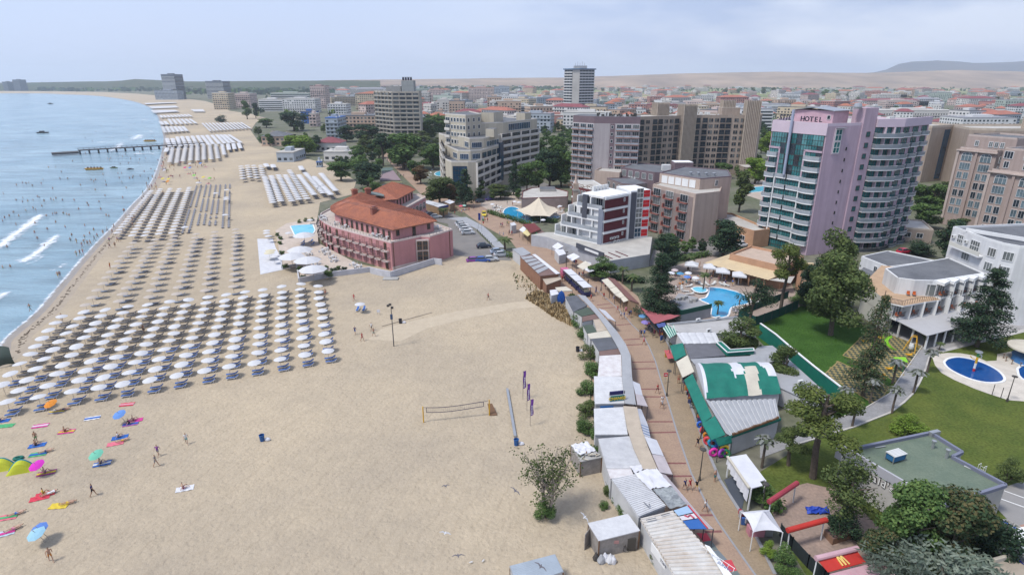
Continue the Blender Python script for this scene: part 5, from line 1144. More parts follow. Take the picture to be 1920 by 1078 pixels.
stall('pale roof stall with an orange patch below the green felt roof','A5',[(172,521),(326,493),(362,545),(192,560)],2.8,CREAMC)
stall('grey felt roof stall in the middle of the beach side row','A5',[(202,562),(362,547),(412,635),(260,655)],2.8,SH_D)
stall('brown strip roof stall below the grey felt one','A5',[(262,657),(412,637),(428,680),(266,690)],2.8,SH_BR)
stall('white patched roof stall with faint red print','A5',[(266,692),(434,682),(440,850),(252,856)],2.8,mat('patched_white',(.60,.585,.58),.8,col2=(.47,.43,.42),vscale=1.1))
stall('white ribbed roof stall with the change sign','A5',[(222,850),(440,854),(460,1060),(230,1066)],2.9,SH_W,ribs=14,along='v',amp=.05)
stall('white ribbed roof stall below the change sign','X8',[(107,82),(283,72),(310,237),(112,237)],2.9,SH_W,ribs=16,along='v',amp=.05)
stall('grey white corrugated stall roof behind the crate shed','X8',[(133,262),(325,245),(400,440),(185,440)],2.9,SH_W,ribs=26,along='v')
stall('short white patched stall roof between two corrugated ones','X8',[(185,441),(322,425),(346,482),(206,500)],2.85,mat('patched_white',(.6,.58,.58)))
stall('long corrugated stall roof with a bent bracket on top','X8',[(212,502),(362,470),(540,660),(376,726)],2.9,SH_W,ribs=22,along='v')
stall('nearest long rusty corrugated stall roof at the bottom edge','X8',[(385,738),(580,690),(960,1110),(610,1110)],2.9,SH_RUST,ribs=18,along='v',amp=.13)
def strip_roof(label,zone,left,right,z,m,name='arcade_roof'):
 Lp,Rp=ats(zone,left,z),ats(zone,right,z);T=empty(name,Lp[len(Lp)//2],label,'roof');T.location.z=0;b=MB()
 for i in range(len(Lp)-1):b.slab([p-T.location for p in(Lp[i],Rp[i],Rp[i+1],Lp[i+1])],.1,m)
 b.build('roof_sheet',T)
 for i in range(len(Rp)):p=Rp[i]-T.location;b=MB();b.box(p.x-.25,p.x-.15,p.y-.05,p.y+.05,0,z,RAIL);b.build('post',T)
strip_roof('long curving pale grey arcade roof beside the promenade','A5',[(92,215),(180,300),(250,380),(310,460),(362,545),(412,633),(438,690),(442,860),(462,1060)],[(155,225),(240,318),(330,420),(400,500),(470,600),(508,690),(518,850),(548,1062),(552,1070)][:9],3.05,SH_G)
strip_roof('beige flat arcade roof continuing below the change sign','X8',[(283,66),(306,200),(345,320),(402,442)],[(365,72),(392,200),(430,310),(487,441)],3.05,SH_B)
aw=lambda label,pts,m,**k:awning(label,'X8',pts,m,**k)
aw('white flap awning below the change sign',[(366,82,3.0),(386,164,3.0),(430,182,2.3),(388,84,2.3)],WHC)
aw('blue and white striped awning on the beach side row',[(386,166,3.0),(406,240,3.0),(446,256,2.3),(431,183,2.3)],flat('stripe_blue',(.22,.28,.40)),stripes=WHC,n=9)
aw('broad white awning beside the beige arcade roof',[(408,244,3.0),(455,350,3.0),(524,364,2.3),(482,270,2.3)],WHC)
aw('pinkish white awning below the broad white one',[(455,354,3.0),(502,462,3.0),(577,475,2.3),(526,366,2.3)],PINKC)
aw('long narrow pinkish awning above the blue banner',[(500,462,2.9),(690,690,2.9),(770,755,2.4),(530,470,2.4)],PINKC)
aw('narrow pinkish awning strip beside the blue banner',[(690,690,2.9),(785,800,2.9),(822,802,2.4),(720,700,2.4)],PINKC)
awning('white tilted awning at the top of the curving arcade','A5',[(255,322,3.0),(330,400,3.0),(392,424,2.3),(310,340,2.3)],WHC)
awning('white awning above the curving arcade end','A5',[(520,885,3.0),(545,985,3.0),(600,1000,2.3),(578,910,2.3)],WHC)
awning('pink white awning beside the change sign','A5',[(545,985,3.0),(560,1070,3.0),(640,1085,2.3),(604,1003,2.3)],PINKC)
def tarp(label,zone,pts,z,m,name='tarpaulin',dz=.12,n=8):
 P=ats(zone,pts,z);T=empty(name,sum(P,Vector())/len(P),label,'tarpaulin');T.location.z=0;r=random.Random(len(label));Q=[p-T.location for p in P]
 b=MB();ph=r.random()*6;b.grid(*Q,n,n,m,lambda u,v:Vector((0,0,dz*(math.sin(u*9+ph)*math.cos(v*7+ph))*.4+(dz*.5*math.sin(v*21+u*13)))));b.build('sheet',T,smooth=True);return T
tarp('white plastic sheet draped across the corrugated stall roof','X8',[(350,470),(412,445),(482,550),(442,566)],3.0,WHC)
tarp('second white plastic sheet beside the beige arcade end','X8',[(412,446),(480,437),(572,545),(484,557)],3.02,WHC)
tarp('white folded sheet on the short patched roof','X8',[(320,425),(390,418),(402,446),(350,467)],3.0,WHC)
tarp('dark printed mural tarpaulin on the stall roof','X8',[(460,565),(572,546),(662,655),(562,680)],3.0,mat('mural_tarp',(.13,.14,.155),.8,col2=(.30,.32,.32),vscale=1.2,fine=.2))
T=empty('banner',at(680,735,2.9,'X8'),'blue white and red printed banner sheet hanging over the stall edge','banner');T.location.z=0
Pn=[p-T.location for p in ats('X8',[(585,690),(665,662),(782,800),(680,800)],3.0)];mid=lambda a:(Pn[0].lerp(Pn[3],a),Pn[1].lerp(Pn[2],a))
for nm,a,c,col in(('sky_blue_print',0,.34,(.30,.42,.56)),('white_print',.3,.58,(.58,.55,.57)),('blue_print',.55,1.0,(.03,.11,.33))):
 (p,q_),(s,t_)=mid(a),mid(c);b=MB();b.slab([p,q_,t_,s],.04+a*.02,flat('banner_'+nm,col));b.build(nm,T)
b=MB();b.bar(Pn[1]+Vector((.1,0,.05)),Pn[2]+Vector((.1,0,.05)),.12,.04,flat('banner_red',(.5,.03,.05)));b.build('red_edge',T)
b=MB();b.tube([mid(.36)[0].lerp(mid(.36)[1],.35)+Vector((0,0,.06)),mid(.45)[0].lerp(mid(.45)[1],.45)+Vector((0,0,.06)),mid(.4)[0].lerp(mid(.4)[1],.7)+Vector((0,0,.06)),mid(.55)[0].lerp(mid(.55)[1],.75)+Vector((0,0,.06))],.1,5,flat('banner_red_mark',(.42,.08,.12)));b.build('red_mark',T)
for lab,pts in(('thin metal bracket standing on the corrugated roof',[(405,640),(438,672),(438,650)]),('thin metal bar across the rusty roof top',[(510,720),(560,705)]),('bare timber lath lying along the rusty roof edge',[(420,748),(478,735)])):
 P=ats('X8',pts,3.15);b=MB();b.tube(P,.05,4,RAIL);o=b.build('roof_bracket');setp(o,lab,'bracket')
DKT=flat('dark_lettering',(.08,.09,.13))
def board(label,zone,a,c,z,h,txt=None,size=.7,m=WHITE,tm=DKT,out=.03):
 p,q_=at(*a,z,zone),at(*c,z,zone);T=empty('sign_board',Vector((p.x,p.y,0)),label,'sign');F=Fac(T,p,q_);F.box('panel',0,F.L,0,.08,z-h,z,m)
 if txt:o=new_obj('lettering',text_mesh(txt,size,.015,tm),T,F.pt(F.L/2,.10,z-h+(h-size*.7)/2),0);o.rotation_euler=(RAD(90),0,F.a)
 return T
board('white wall board with dark lettering on the beach side of the rusty stall','X8',(455,880),(640,1130),2.6,1.0,'TOMMAN',.42)
T=empty('sign_board',at(910,1010,3.2,'X8'),'white tilted advertising board on the promenade edge of the rusty stall','sign');P=[p-T.location for p in(at(770,893,3.1,'X8'),at(800,905,3.1,'X8'),at(960,1110,3.1,'X8'),at(905,1110,3.1,'X8'))]
b=MB();b.slab(P,.08,WHITE);b.build('panel',T);o=new_obj('lettering',text_mesh('SUNNY',.42,.015,flat('blue_lettering',(.10,.16,.34))),T,(P[0]+P[1]+P[2]+P[3])/4+Vector((.2,-.6,.03)),0);o.rotation_euler=(0,0,RAD(-52))
b=MB();
for k in range(7):b.tube([(k*.35,-k*.45,0),(k*.35+.1,-k*.45,.5)],.03,4,WHITE)
b.tube([(0,0,.5),(2.2,-2.8,.5)],.03,4,WHITE);setp(b.build('broken_sign',None,at(745,925,3.0,'X8')),'white broken sign frame lying on the rusty roof','frame')
p,q_=at(1142.5,753,2.9),at(1170,750,2.9);T=empty('change_sign',Vector((p.x,p.y,0)),'green currency exchange sign with yellow letters on the stall roof','sign');F=Fac(T,p,q_)
F.box('frame',-.05,F.L+.05,0,.12,2.9,3.95,WHITE);F.box('panel',.05,F.L-.05,.12,.15,3.0,3.85,mat('sign_green',(.02,.18,.16),.5));F.box('shade_board',0,F.L*.9,-.1,.12,3.95,4.45,flat('navy_board',(.02,.02,.09)))
o=new_obj('lettering',text_mesh('CHANGE',.62,.02,flat('sign_yellow',(.70,.48,.03)),bold=.012),T,F.pt(F.L/2,.18,3.2),0);o.rotation_euler=(RAD(90),0,F.a)
for u in(0,F.L):F.box('post',u-.05,u+.05,-.05,.05,2.4,4.4,RAIL)
p,q_=at(1125,760,2.6),at(1150,759,2.6);T=empty('sign_board',Vector((p.x,p.y,0)),'blue strip sign under the edge of the change sign roof','sign');Fac(T,p,q_).box('panel',0,(q_-p).length,.1,.18,2.1,2.55,flat('sign_blue',(.02,.14,.42)))
T=stall('brown brick kiosk block with grey roof panels beside the car park','X5',[(365,690),(470,672),(730,850),(555,870)],3.4,SH_BR,BROWNB,name='kiosk_row',cat='kiosk')
Q=ats('X5',[(375,695),(500,683),(640,780),(550,855)],3.5)
for i in range(5):
 a,c=i/5+.02,(i+1)/5-.03;b=MB();A,B_,C,D=ats('X5',[(372,692),(470,680),(640,800),(540,850)],3.5);b.slab([p-T.location for p in(A.lerp(D,a),B_.lerp(C,a),B_.lerp(C,c),A.lerp(D,c))],.08,SH_G);b.build('roof_panel',T)
b=MB();P=ats('X5',[(480,672),(508,668),(735,845),(700,852)],3.45);b.slab([p-T.location for p in P],.1,WHC);b.build('front_canopy',T)
stall('white kiosk with grey roof at the corner of the car park','X5',[(297,622),(390,605),(468,660),(385,690)],2.9,SH_G,WALLW,name='kiosk',cat='kiosk')
stall('beige roofed kiosk with ivy at the end of the brick block','X5',[(560,872),(728,856),(745,900),(610,950)],2.6,SH_B,BROWNB,name='kiosk',cat='kiosk')
stall('small white kiosk beside the blue boat shaped sign','X5',[(640,1000),(715,990),(740,1030),(655,1050)],2.4,WHC,WALLW,name='kiosk',cat='kiosk')
awning('cream pavilion sheet above the far beach stalls','X5',[(690,975,3.2),(790,965,3.2),(850,1003,2.8),(720,1008,2.8)],CREAMC)
T=stall('maroon roofed row of shops beside the tourist train','A5',[(328,84),(385,95),(576,285),(500,258)],3.0,mat('maroon_sheet',(.17,.085,.075),.8,vscale=.8),mat('shop_wood',(.25,.17,.11),.9,vscale=1),ribs=30,along='v',name='shop_row',cat='shop',amp=.05)
for i,(pp,lab)in enumerate(zip([[(328,90),(395,152),(345,168),(283,102)],[(396,155),(435,190),(385,212),(346,172)],[(437,192),(472,222),(430,242),(386,215)],[(474,224),(508,254),(455,274),(432,244)]],('first cream awning below the maroon roof, nearest the train','second cream awning below the maroon roof','third cream awning below the maroon roof','last cream awning below the maroon roof, beside the red one'))):
 awning(lab,'A5',[(pp[0][0],pp[0][1],2.9),(pp[1][0],pp[1][1],2.9),(pp[2][0],pp[2][1],2.2),(pp[3][0],pp[3][1],2.2)],CREAMC)
REDC=mat('red_pink_canvas',(.34,.10,.11),.85,col2=(.27,.08,.09),vscale=.5)
tarp('long faded red canopy below the big dark conifer','A5',[(570,298),(640,350),(898,380),(690,445)],2.9,REDC,name='red_canopy',n=10)
T=empty('shop',at(700,500,0,'A5'),'wooden shop front under the faded red canopy','shop');P=ats('A5',[(640,380),(700,440),(790,430),(880,390),(800,350)],0.0);walls(T,P,0,2.7,mat('shop_wood',(.25,.17,.11)),SH_BR)
aw1=lambda label,pts,m,**k:awning(label,'Y1',pts,m,**k)
aw1('green and white striped awning at the upper end of the green stalls',[(112,160,3.3),(142,235,3.3),(92,266,2.5),(42,190,2.5)][0:4],GRN,stripes=mat('green_white_stripe',(.42,.52,.46),.7),n=9,along='v')
aw1('plain green awning below the striped one',[(180,297,3.2),(202,378,3.2),(128,416,2.4),(95,315,2.4)],GRN)
aw1('cream canvas awning between two green awnings',[(212,380,3.2),(258,490,3.2),(180,530,2.4),(137,425,2.4)],CREAMC)
aw1('long green awning with white edge beside the promenade',[(246,505,3.3),(378,790,3.3),(316,838,2.4),(190,545,2.4)],GRN)
aw1('green corner awning above the beach toys',[(396,788,3.3),(468,915,3.3),(375,950,2.4),(312,840,2.4)],GRN)
aw1('green end awning flap above the inflatable rings',[(400,940,3.2),(506,920,3.2),(512,965,2.4),(422,990,2.4)],GRN)
tarp('small red mat leaning below the plain green awning','Y1',[(55,348),(95,344),(118,400),(80,405)],1.0,flat('red_mat',(.45,.09,.10)),name='red_mat',dz=.02)
tarp('blue sheet beside the striped green awning','Y1',[(2,170),(60,160),(70,185),(15,195)],2.7,flat('blue_sheet',(.07,.10,.26)),name='blue_sheet')
stall('grey white flat shop roof with air conditioners by the hotel pool','Y1',[(70,165),(545,118),(688,240),(150,226)],3.2,mat('shop_roof_grey',(.40,.39,.38),.9,col2=(.33,.32,.31),vscale=.4),WALLW,name='shop',cat='shop')
stall('pale ribbed shop roof with grey pipe beside the green awnings','Y1',[(135,228),(400,226),(432,298),(185,302)],3.3,SH_W,WALLW,name='shop',cat='shop',ribs=5,along='u',amp=.05)
stall('dark corrugated shop roof between pale roofs','Y1',[(190,306),(398,302),(470,382),(232,404)],3.2,mat('sheet_dark',(.15,.15,.165),.7,vscale=.7),WALLW,ribs=18,along='v',amp=.06,name='shop',cat='shop')
stall('grey flat shop roof above the green tent','Y1',[(232,406),(560,388),(740,380),(745,440),(260,440)],3.2,SH_G,WALLW,name='shop',cat='shop')
stall('grey flat roof with planter walls at the lawn edge','Y1',[(690,318),(785,315),(885,395),(735,440),(620,400)],3.0,SH_G,WALLW,name='shop',cat='shop')
stall('grey roof wing behind the two trees beside the lawn','Y1',[(745,440),(885,398),(1225,705),(1100,720),(840,600)],2.9,SH_G,WALLW,name='shop',cat='shop')
def tent():
 A,B_,C,D=ats('Y1',[(262,440),(700,432),(845,605),(330,672)],3.0);B_=at(720,432,3.0,'Y1');C=at(842,640,3.0,'Y1')
 T=empty('market_tent',(A+B_+C+D)/4,'barrel shaped market tent with torn green and white sheets','tent');T.location.z=0;Q=[p-T.location for p in(A,B_,C,D)]
 fn=lambda u,v:Vector((0,0,1.7*math.sin(math.pi*v)**.8+.05*math.sin(u*23+v*9)))
 r=random.Random(3);cols=[GRN,WHC,CREAMC];n,nv_=44,14
 cells={}
 for i in range(n):
  for j in range(nv_):
   u_,v_=i/n+.035*mnoise.noise(Vector((i*.23,j*.31,1.7))),j/nv_+.05*mnoise.noise(Vector((i*.19,j*.2,5.1)));m=0
   if u_<.03 or(v_<.07 and u_<.42):m=1
   if.44-.05*v_<u_<.56 and v_<.62:m=1
   if.43<u_<.5 and v_<.2:m=2
   if.55+.06*(1-v_)<u_<.76+.06*(1-v_)-.04*v_ and v_>.42:m=2
   if u_>.82+.1*v_ and.12<v_<.7:m=1
   cells[i,j]=m
 if 1:
  if 1:
   def pt(u,v):
    p=(Q[0]*(1-u)+Q[1]*u)*(1-v)+(Q[3]*(1-u)+Q[2]*u)*v;return p+fn(u,v)
 while cells:
  k0,m=next(iter(cells.items()));st=[k0];b=MB();del cells[k0]
  while st:
   i,j=st.pop();u0,u1,v0,v1=i/n,(i+1)/n,j/nv_,(j+1)/nv_;b.raw([pt(u0,v0),pt(u1,v0),pt(u1,v1),pt(u0,v1)],[(0,1,2,3)],cols[m])
   for q_ in((i+1,j),(i-1,j),(i,j+1),(i,j-1)):
    if cells.get(q_)==m:del cells[q_];st.append(q_)
  b.build(('green_sheet','white_sheet','cream_sheet')[m],T)
 b=MB();b.prism([(p.x,p.y)for p in inset(Q,.03)],0,2.95,WALLW);b.build('wall',T)
 for e,nm in((0,'gable'),(1,'gable')):
  b=MB();base=(Q[0],Q[3])if e==0 else(Q[1],Q[2]);pts=[base[0].lerp(base[1],k/10)+fn(float(e),k/10)*.98 for k in range(11)];b.face(pts if e else pts[::-1],WHC);b.build(nm,T)
tent()
stall('grey ribbed metal shop roof below the green tent','Y1',[(350,686),(805,672),(835,806),(505,926)],3.0,SH_G,WALLW,ribs=13,along='u',name='shop',cat='shop',amp=.1)
b=MB();P=ats('Y1',[(505,930),(838,812)],2.85);b.bar(P[0],P[1],.2,.35,GRN);setp(b.build('gutter_board'),'green gutter board along the ribbed metal roof','board')
b=MB();rr=random.Random(2);P=ats('Y1',[(520,915),(830,800)],3.15)
for k in range(34):p=P[0].lerp(P[1],k/34);b.box(p.x-.12,p.x+.12,p.y-.08,p.y+.12,p.z-.1,p.z+rr.uniform(.05,.2),WOODB)
o=b.build('roof_debris');o['kind']='stuff'
tarp('grey canvas flap strip beside the long green awning','Y1',[(330,670),(365,690),(505,925),(470,905)],3.25,SH_G,dz=.03)
for x,y in((280,152),(412,138),(350,222),(965,570)):
 o=new_obj('air_conditioner',ac_mesh(),None,at(x,y,3.3,'Y1'),RAD(20));setp(o,{280:'white air conditioner on the grey shop roof by the pool',412:'white air conditioner left of the round roof tree',350:'small white air conditioner on the pale ribbed roof',965:'white air conditioner behind the pine at the roof end'}[x],'air conditioner')
b=MB();P=ats('Y1',[(90,168),(300,150),(540,122)],3.5);b.tube(P,.14,8,STEEL);setp(b.build('roof_pipe'),'grey ventilation pipe along the shop roof by the pool','pipe')
T=empty('roof_planter',at(540,345,3.3,'Y1'),'white rimmed green planter trough below the round roof tree','planter')
P=[p-T.location for p in ats('Y1',[(405,305),(440,300),(500,355),(655,345),(660,362),(480,375)],3.35)];b=MB();b.prism([(p.x,p.y)for p in P],-.3,.35,GRN);b.build('trough',T);b=MB()
for a,c in zip(P,P[1:]+P[:1]):b.bar((a.x,a.y,.4),(c.x,c.y,.4),.15,.12,WHITE)
b.build('rim',T)
T=empty('garden_wall',at(950,470,0,'Y1'),'white and green wall between the shop roofs and the lawn','wall')
P=[p-T.location for p in ats('Y1',[(690,255),(790,330),(900,430),(1050,560),(1222,700)],0)]
for a,c in zip(P,P[1:]):b=MB();b.bar(a+Vector((0,0,1.3)),c+Vector((0,0,1.3)),.15,2.6,GRN);b.build('green_panel',T);b=MB();b.bar(a+Vector((0,0,2.68)),c+Vector((0,0,2.68)),.3,.14,WHITE);b.build('white_cap',T)
T=empty('pergola',at(230,240,0,'T6'),'white flat pergola roof with a loose hanging sheet by the promenade','pergola');P=[p-T.location for p in ats('T6',[(60,-30),(300,-70),(580,300),(500,325),(540,380),(375,425)],2.9)]
b=MB();b.slab(P,.12,WHC);b.build('roof',T)
for p in(P[0],P[2],P[5]):b=MB();b.box(p.x-.07,p.x+.07,p.y-.07,p.y+.07,0,2.85,WHITE);b.build('post',T)
b=MB();a,c=P[0],P[5];b.grid(a+Vector((-.2,0,-.1)),c+Vector((-.2,0,-.1)),c+Vector((-.35,0,-1.7)),a+Vector((-.3,0,-1.0)),16,3,WHC,lambda u,v:Vector((.12*math.sin(u*40)*v,0,.1*math.sin(u*17)*v)));b.build('hanging_sheet',T)
b=MB();b.bar(P[0]+Vector((-.25,0,.05)),P[5]+Vector((-.25,0,.05)),.25,.2,CREAMC);b.build('front_beam',T)
sheet('dark_mat',px('T6',(-20,300),(130,250),(280,560),(230,760),(195,760)),.03,mat('dark_mat',(.07,.08,.10),.9))
T=empty('shade_sail',at(520,900,0,'T6'),'white star shaped shade sail over the corner kiosk','shade sail');cor=[p-T.location for p in ats('T6',[(230,770),(630,735),(830,1060),(400,1060)],2.4)];apex=sum(cor,Vector())/4+Vector((0,0,1.3));b=MB();n=8
for i in range(4):
 a,c=cor[i],cor[(i+1)%4];mid_=(a+c)/2*.84+Vector((0,0,.35))
 for u0,u1 in((0,1),):
  edge=[((1-t)**2*a+2*t*(1-t)*mid_+t*t*c)for t in[k/n for k in range(n+1)]]
  for k in range(n):b.face([edge[k],edge[k+1],apex.lerp(edge[k+1],.5)-Vector((0,0,.15)),apex.lerp(edge[k],.5)-Vector((0,0,.15))],WHC);b.face([apex.lerp(edge[k],.5)-Vector((0,0,.15)),apex.lerp(edge[k+1],.5)-Vector((0,0,.15)),apex],WHC)
b.build('canvas',T)
for p in cor:b=MB();b.tube([(p.x,p.y,0),p],.05,6,WHITE);b.build('post',T)
T=empty('kiosk',at(480,1080,0,'T6'),'pink and grey counter kiosk under the star shaped sail','kiosk');b=MB();b.box(-1.2,.4,-.5,.4,0,1.0,flat('counter_pink',(.5,.22,.26)));b.build('counter',T);b=MB();b.box(.5,1.3,-.4,.4,0,1.5,STEEL);b.build('freezer',T);b=MB();b.box(-.3,.3,.5,.9,0,1.7,ACW);b.build('cabinet',T)
REDM=mat('awning_red',(.50,.04,.03),.7,vscale=.6);PKM=mat('awning_faded',(.52,.33,.36),.8,vscale=.6);REDK=mat('awning_dark_red',(.33,.05,.07),.6)
def rolled(label,a,c,zone,m,z=2.5):
 p,q_=at(*a,z,zone),at(*c,z,zone);T=empty('rolled_awning',Vector((p.x,p.y,0)),label,'awning');b=MB();b.tube([p-T.location,q_-T.location],.28,10,m);b.build('roll',T)
 for s in(p.lerp(q_,.06),p.lerp(q_,.94)):
  s=s-T.location;b=MB();b.tube([(s.x+.1,s.y,0),(s.x,s.y,z-.2)],.07,6,WHITE);b.build('post',T)
rolled('rolled dark red awning on white posts beside the white pergola',(485,662),(645,555),'R',REDK);rolled('rolled bright red awning on white posts beside the planter',(590,822),(808,762),'R',REDM)
def logo_awning(label,zone,pts,m,lm,roll=True,flip=False):
 P=ats(zone,pts);T=empty('logo_awning',(P[0]+P[1]+P[2]+P[3])/4,label,'awning');T.location.z=0;Q=[p-T.location for p in P];b=MB();b.slab(Q,.06,m);b.build('canvas',T)
 if roll:b=MB();d=Vector((0,0,.1));b.tube([Q[0]+(Q[0]-Q[1])*.04+d,Q[1]+(Q[1]-Q[0])*.04+d],.26,10,PKM);b.build('roll',T)
 X=(Q[1]-Q[0]).normalized();Y=(Q[0]-Q[3]).normalized();n_=X.cross(Y).normalized();c=(Q[0]+Q[1]+Q[2]+Q[3])/4+n_*.07;s=(Q[0]-Q[3]).length*.34*(-1 if flip else 1)
 for k in(-1,0):
  pth=[]
  for i in range(13):
   t=i/12;x=-.42+.84*t;y=1-abs(2*t-1)**2.2*2
   pth.append(c+X*((x+.42*(1 if k==0 else-1))*abs(s))+Y*y*s)
  b=MB();b.tube(pth,.085,5,lm);b.build('arch_logo',T)
 for q in(Q[0],Q[1]):b=MB();b.tube([(q.x,q.y,0),q],.06,6,WHITE);b.build('post',T)
logo_awning('bright red awning with a yellow double arch logo','T7',[(500,455,2.9),(1200,285,2.9),(1375,512,2.2),(700,690,2.2)],REDM,flat('logo_yellow',(.72,.52,.16)))
logo_awning('faded pink awning with a reversed arch logo','T7',[(1080,1000,2.9),(1860,800,2.9),(1420,545,2.2),(720,725,2.2)][::1],PKM,flat('logo_faded_red',(.48,.16,.20)),roll=True,flip=True)
logo_awning('faded pink awning partly hidden behind the silver bush','T7',[(1480,560,2.6),(1850,440,2.6),(2100,640,2.2),(1650,660,2.2)],PKM,PKM,roll=False)
T=empty('planter',at(790,865,0,'R'),'low brown brick planter on the patio','planter');P=[p-T.location for p in ats('R',[(790,850),(840,905),(980,860),(930,800)],0)];b=MB();b.prism([(p.x,p.y)for p in P],0,.8,mat('planter_brick',(.24,.14,.09),.9,vscale=1),top=SH_BR);b.build('trough',T)
T=empty('tarpaulin',at(755,715,0,'R'),'crumpled bright blue tarpaulin on the patio floor','tarpaulin');r=random.Random(9);b=MB();b.grid((-1.3,-.5,.15),(1.2,-.6,.15),(1.3,.5,.15),(-1.2,.5,.15),9,6,flat('blue_tarp',(.02,.06,.38)),lambda u,v:Vector((r.uniform(-.08,.08),r.uniform(-.08,.08),r.uniform(-.12,.35))));b.build('sheet',T)
r=random.Random(12);TOY=[flat('toy_%d'%i,c,.45)for i,c in enumerate([(.6,.03,.30),(.62,.24,.03),(.03,.12,.5),(.62,.06,.08),(.35,.05,.4),(.04,.35,.12),(.65,.45,.04),(.03,.3,.5)])]
def ring_mesh(m):
 b=MB();n,k=14,7;vs=[((.42+.17*math.cos(j/k*6.283))*math.cos(i/n*6.283),.17*math.sin(j/k*6.283),.42+.1+(.42+.17*math.cos(j/k*6.283))*math.sin(i/n*6.283))for i in range(n)for j in range(k)]
 b.raw(vs,[(i*k+j,i*k+(j+1)%k,((i+1)%n)*k+(j+1)%k,((i+1)%n)*k+j)for i in range(n)for j in range(k)],m);return b.mesh('swim_ring',True)
rings=[ring_mesh(m)for m in TOY];CN=['magenta','orange','blue','red','purple','green','yellow','cyan']
spots=[(385,1060,0),(405,1030,2),(430,1000,1),(460,1040,6),(440,1065,4),(480,1000,3),(470,1065,5),(380,1000,7),(350,985,3),(345,950,1),(300,870,2),(310,900,3)]
for i,(x,y,k)in enumerate(spots):
 o=new_obj('swim_ring',rings[k],None,at(x,y,0,'Y1')+Vector((0,0,.0)),r.uniform(-.6,.9),r.uniform(.9,1.25));setp(o,'%s swim ring displayed %s'%(CN[k],['at the front corner of the green stall','under the green corner awning','on the toy rack of the green stall','beside the yellow rings of the green stall','behind the magenta ring of the stall','against the shop wall of the stall','at the right end of the ring pile','left of the ring pile','in the middle of the toy rack','at the upper end of the toy rack','below the long green awning','in front of the long green awning'][i]),'swim ring','swim rings for sale')
def goods(name,zone,a,c,n,seed,h,label):
 """rack with clothes or bags: a rail with hanging items"""
 p,q_=at(*a,0,zone),at(*c,0,zone);T=empty(name,p,label,'rack');d=q_-p;r=random.Random(seed);b=MB();b.tube([(0,0,h),(d.x,d.y,h)],.03,4,RAIL)
 for t in(0,.5,1):b.tube([(d.x*t,d.y*t,0),(d.x*t,d.y*t,h)],.03,4,RAIL)
 b.build('rail',T);pal=[(.02,.02,.03),(.03,.04,.10),(.10,.02,.03),(.35,.04,.06),(.05,.05,.06),(.30,.14,.04),(.04,.10,.28),(.35,.34,.35)]
 ms=[flat('goods_%d'%i,c_)for i,c_ in enumerate(pal)]
 for i in range(n):
  t=(i+.5)/n;b=MB();z=h-r.uniform(.05,.5);hh=r.uniform(.4,.9);a_=r.uniform(0,3);b.box(-.22,.22,-.12,.12,max(.05,z-hh),z,r.choice(ms),Matrix.Translation((d.x*t+r.uniform(-.25,.25),d.y*t+r.uniform(-.25,.25),0))@Matrix.Rotation(a_,4,'Z'));b.build('hanging_goods',T)
goods('clothes_rack','Y1',(185,560),(228,740),20,1,1.9,'rack of dark bags and clothes along the long green awning');goods('clothes_rack','Y1',(25,240),(30,300),8,2,1.9,'rack of red goods beside the striped green awning');goods('clothes_rack','Y1',(140,400),(185,500),7,3,1.7,'rack of goods under the cream awning');goods('clothes_rack','A5',(620,480),(680,555),10,4,1.9,'rack of dark goods under the purple parasol');goods('clothes_rack','Y1',(268,830),(330,905),8,5,1.8,'rack of colourful beach toys below the green corner awning');goods('clothes_rack','Y1',(325,930),(395,990),10,6,1.9,'rack of orange floats under the green end awning');goods('clothes_rack','V8',(800,820),(870,930),8,7,1.6,'rack of yellow and orange toys before the maroon shops');goods('clothes_rack','V8',(340,500),(430,580),7,8,1.6,'rack of orange goods below the white slanted awning');goods('clothes_rack','Y1',(60,235),(130,275),8,9,2.0,'rack of clothes hanging below the striped awning')
goods('clothes_rack','T6',(200,830),(330,1000),8,10,1.3,'rack of small goods left of the star shaped sail')
awning('small white slanted awning beside the tan shop wall','V8',[(130,205,3.2),(222,262,3.2),(120,315,2.4),(42,268,2.4)],WHC)
awning('white slanted awning with goods below it','V8',[(380,370,3.2),(478,425,3.2),(360,490,2.4),(262,420,2.4)],WHC)
awning('cream slanted awning beside the bushy tree','V8',[(560,490,3.2),(655,550,3.2),(530,630,2.4),(430,570,2.4)],CREAMC)
awning('white sheet awning below the bushy tree','V8',[(600,590,3.0),(700,640,3.0),(620,660,2.4),(545,620,2.4)],WHC)
stall('white stall wall with open front below the small slanted awning','V8',[(80,320),(190,270),(260,380),(150,410)],2.4,WHC,WALLW,name='shop',cat='shop')
stall('maroon roofed small shop beside the green kiosk','X5',[(395,395),(500,385),(560,440),(470,475)],3.4,mat('maroon_tiles',(.16,.035,.035),.85,vscale=1),mat('shop_wood',(.25,.17,.11)),name='shop',cat='shop')
awning('white awning of the maroon roofed shop','X5',[(395,415,3.0),(430,432,3.0),(400,470,2.3),(362,445,2.3)],WHC);awning('yellow cream awning of the maroon roofed shop','X5',[(432,440,3.0),(485,470,3.0),(440,505,2.3),(390,470,2.3)],mat('yellow_cream_canvas',(.56,.47,.24),.85))
stall('wooden kiosk with green sign board next to the maroon shop','X5',[(510,450),(560,440),(592,470),(540,495)],2.8,SH_BR,WOODB,name='kiosk',cat='kiosk')
stall('grey kiosk beside the pool hedge','X5',[(275,385),(315,375),(335,400),(290,410)],2.6,SH_W,WALLW,name='kiosk',cat='kiosk')
board('green sign board on the wooden kiosk','X5',(508,465),(552,495),3.0,.9,None,m=flat('sign_green_light',(.10,.32,.16)))
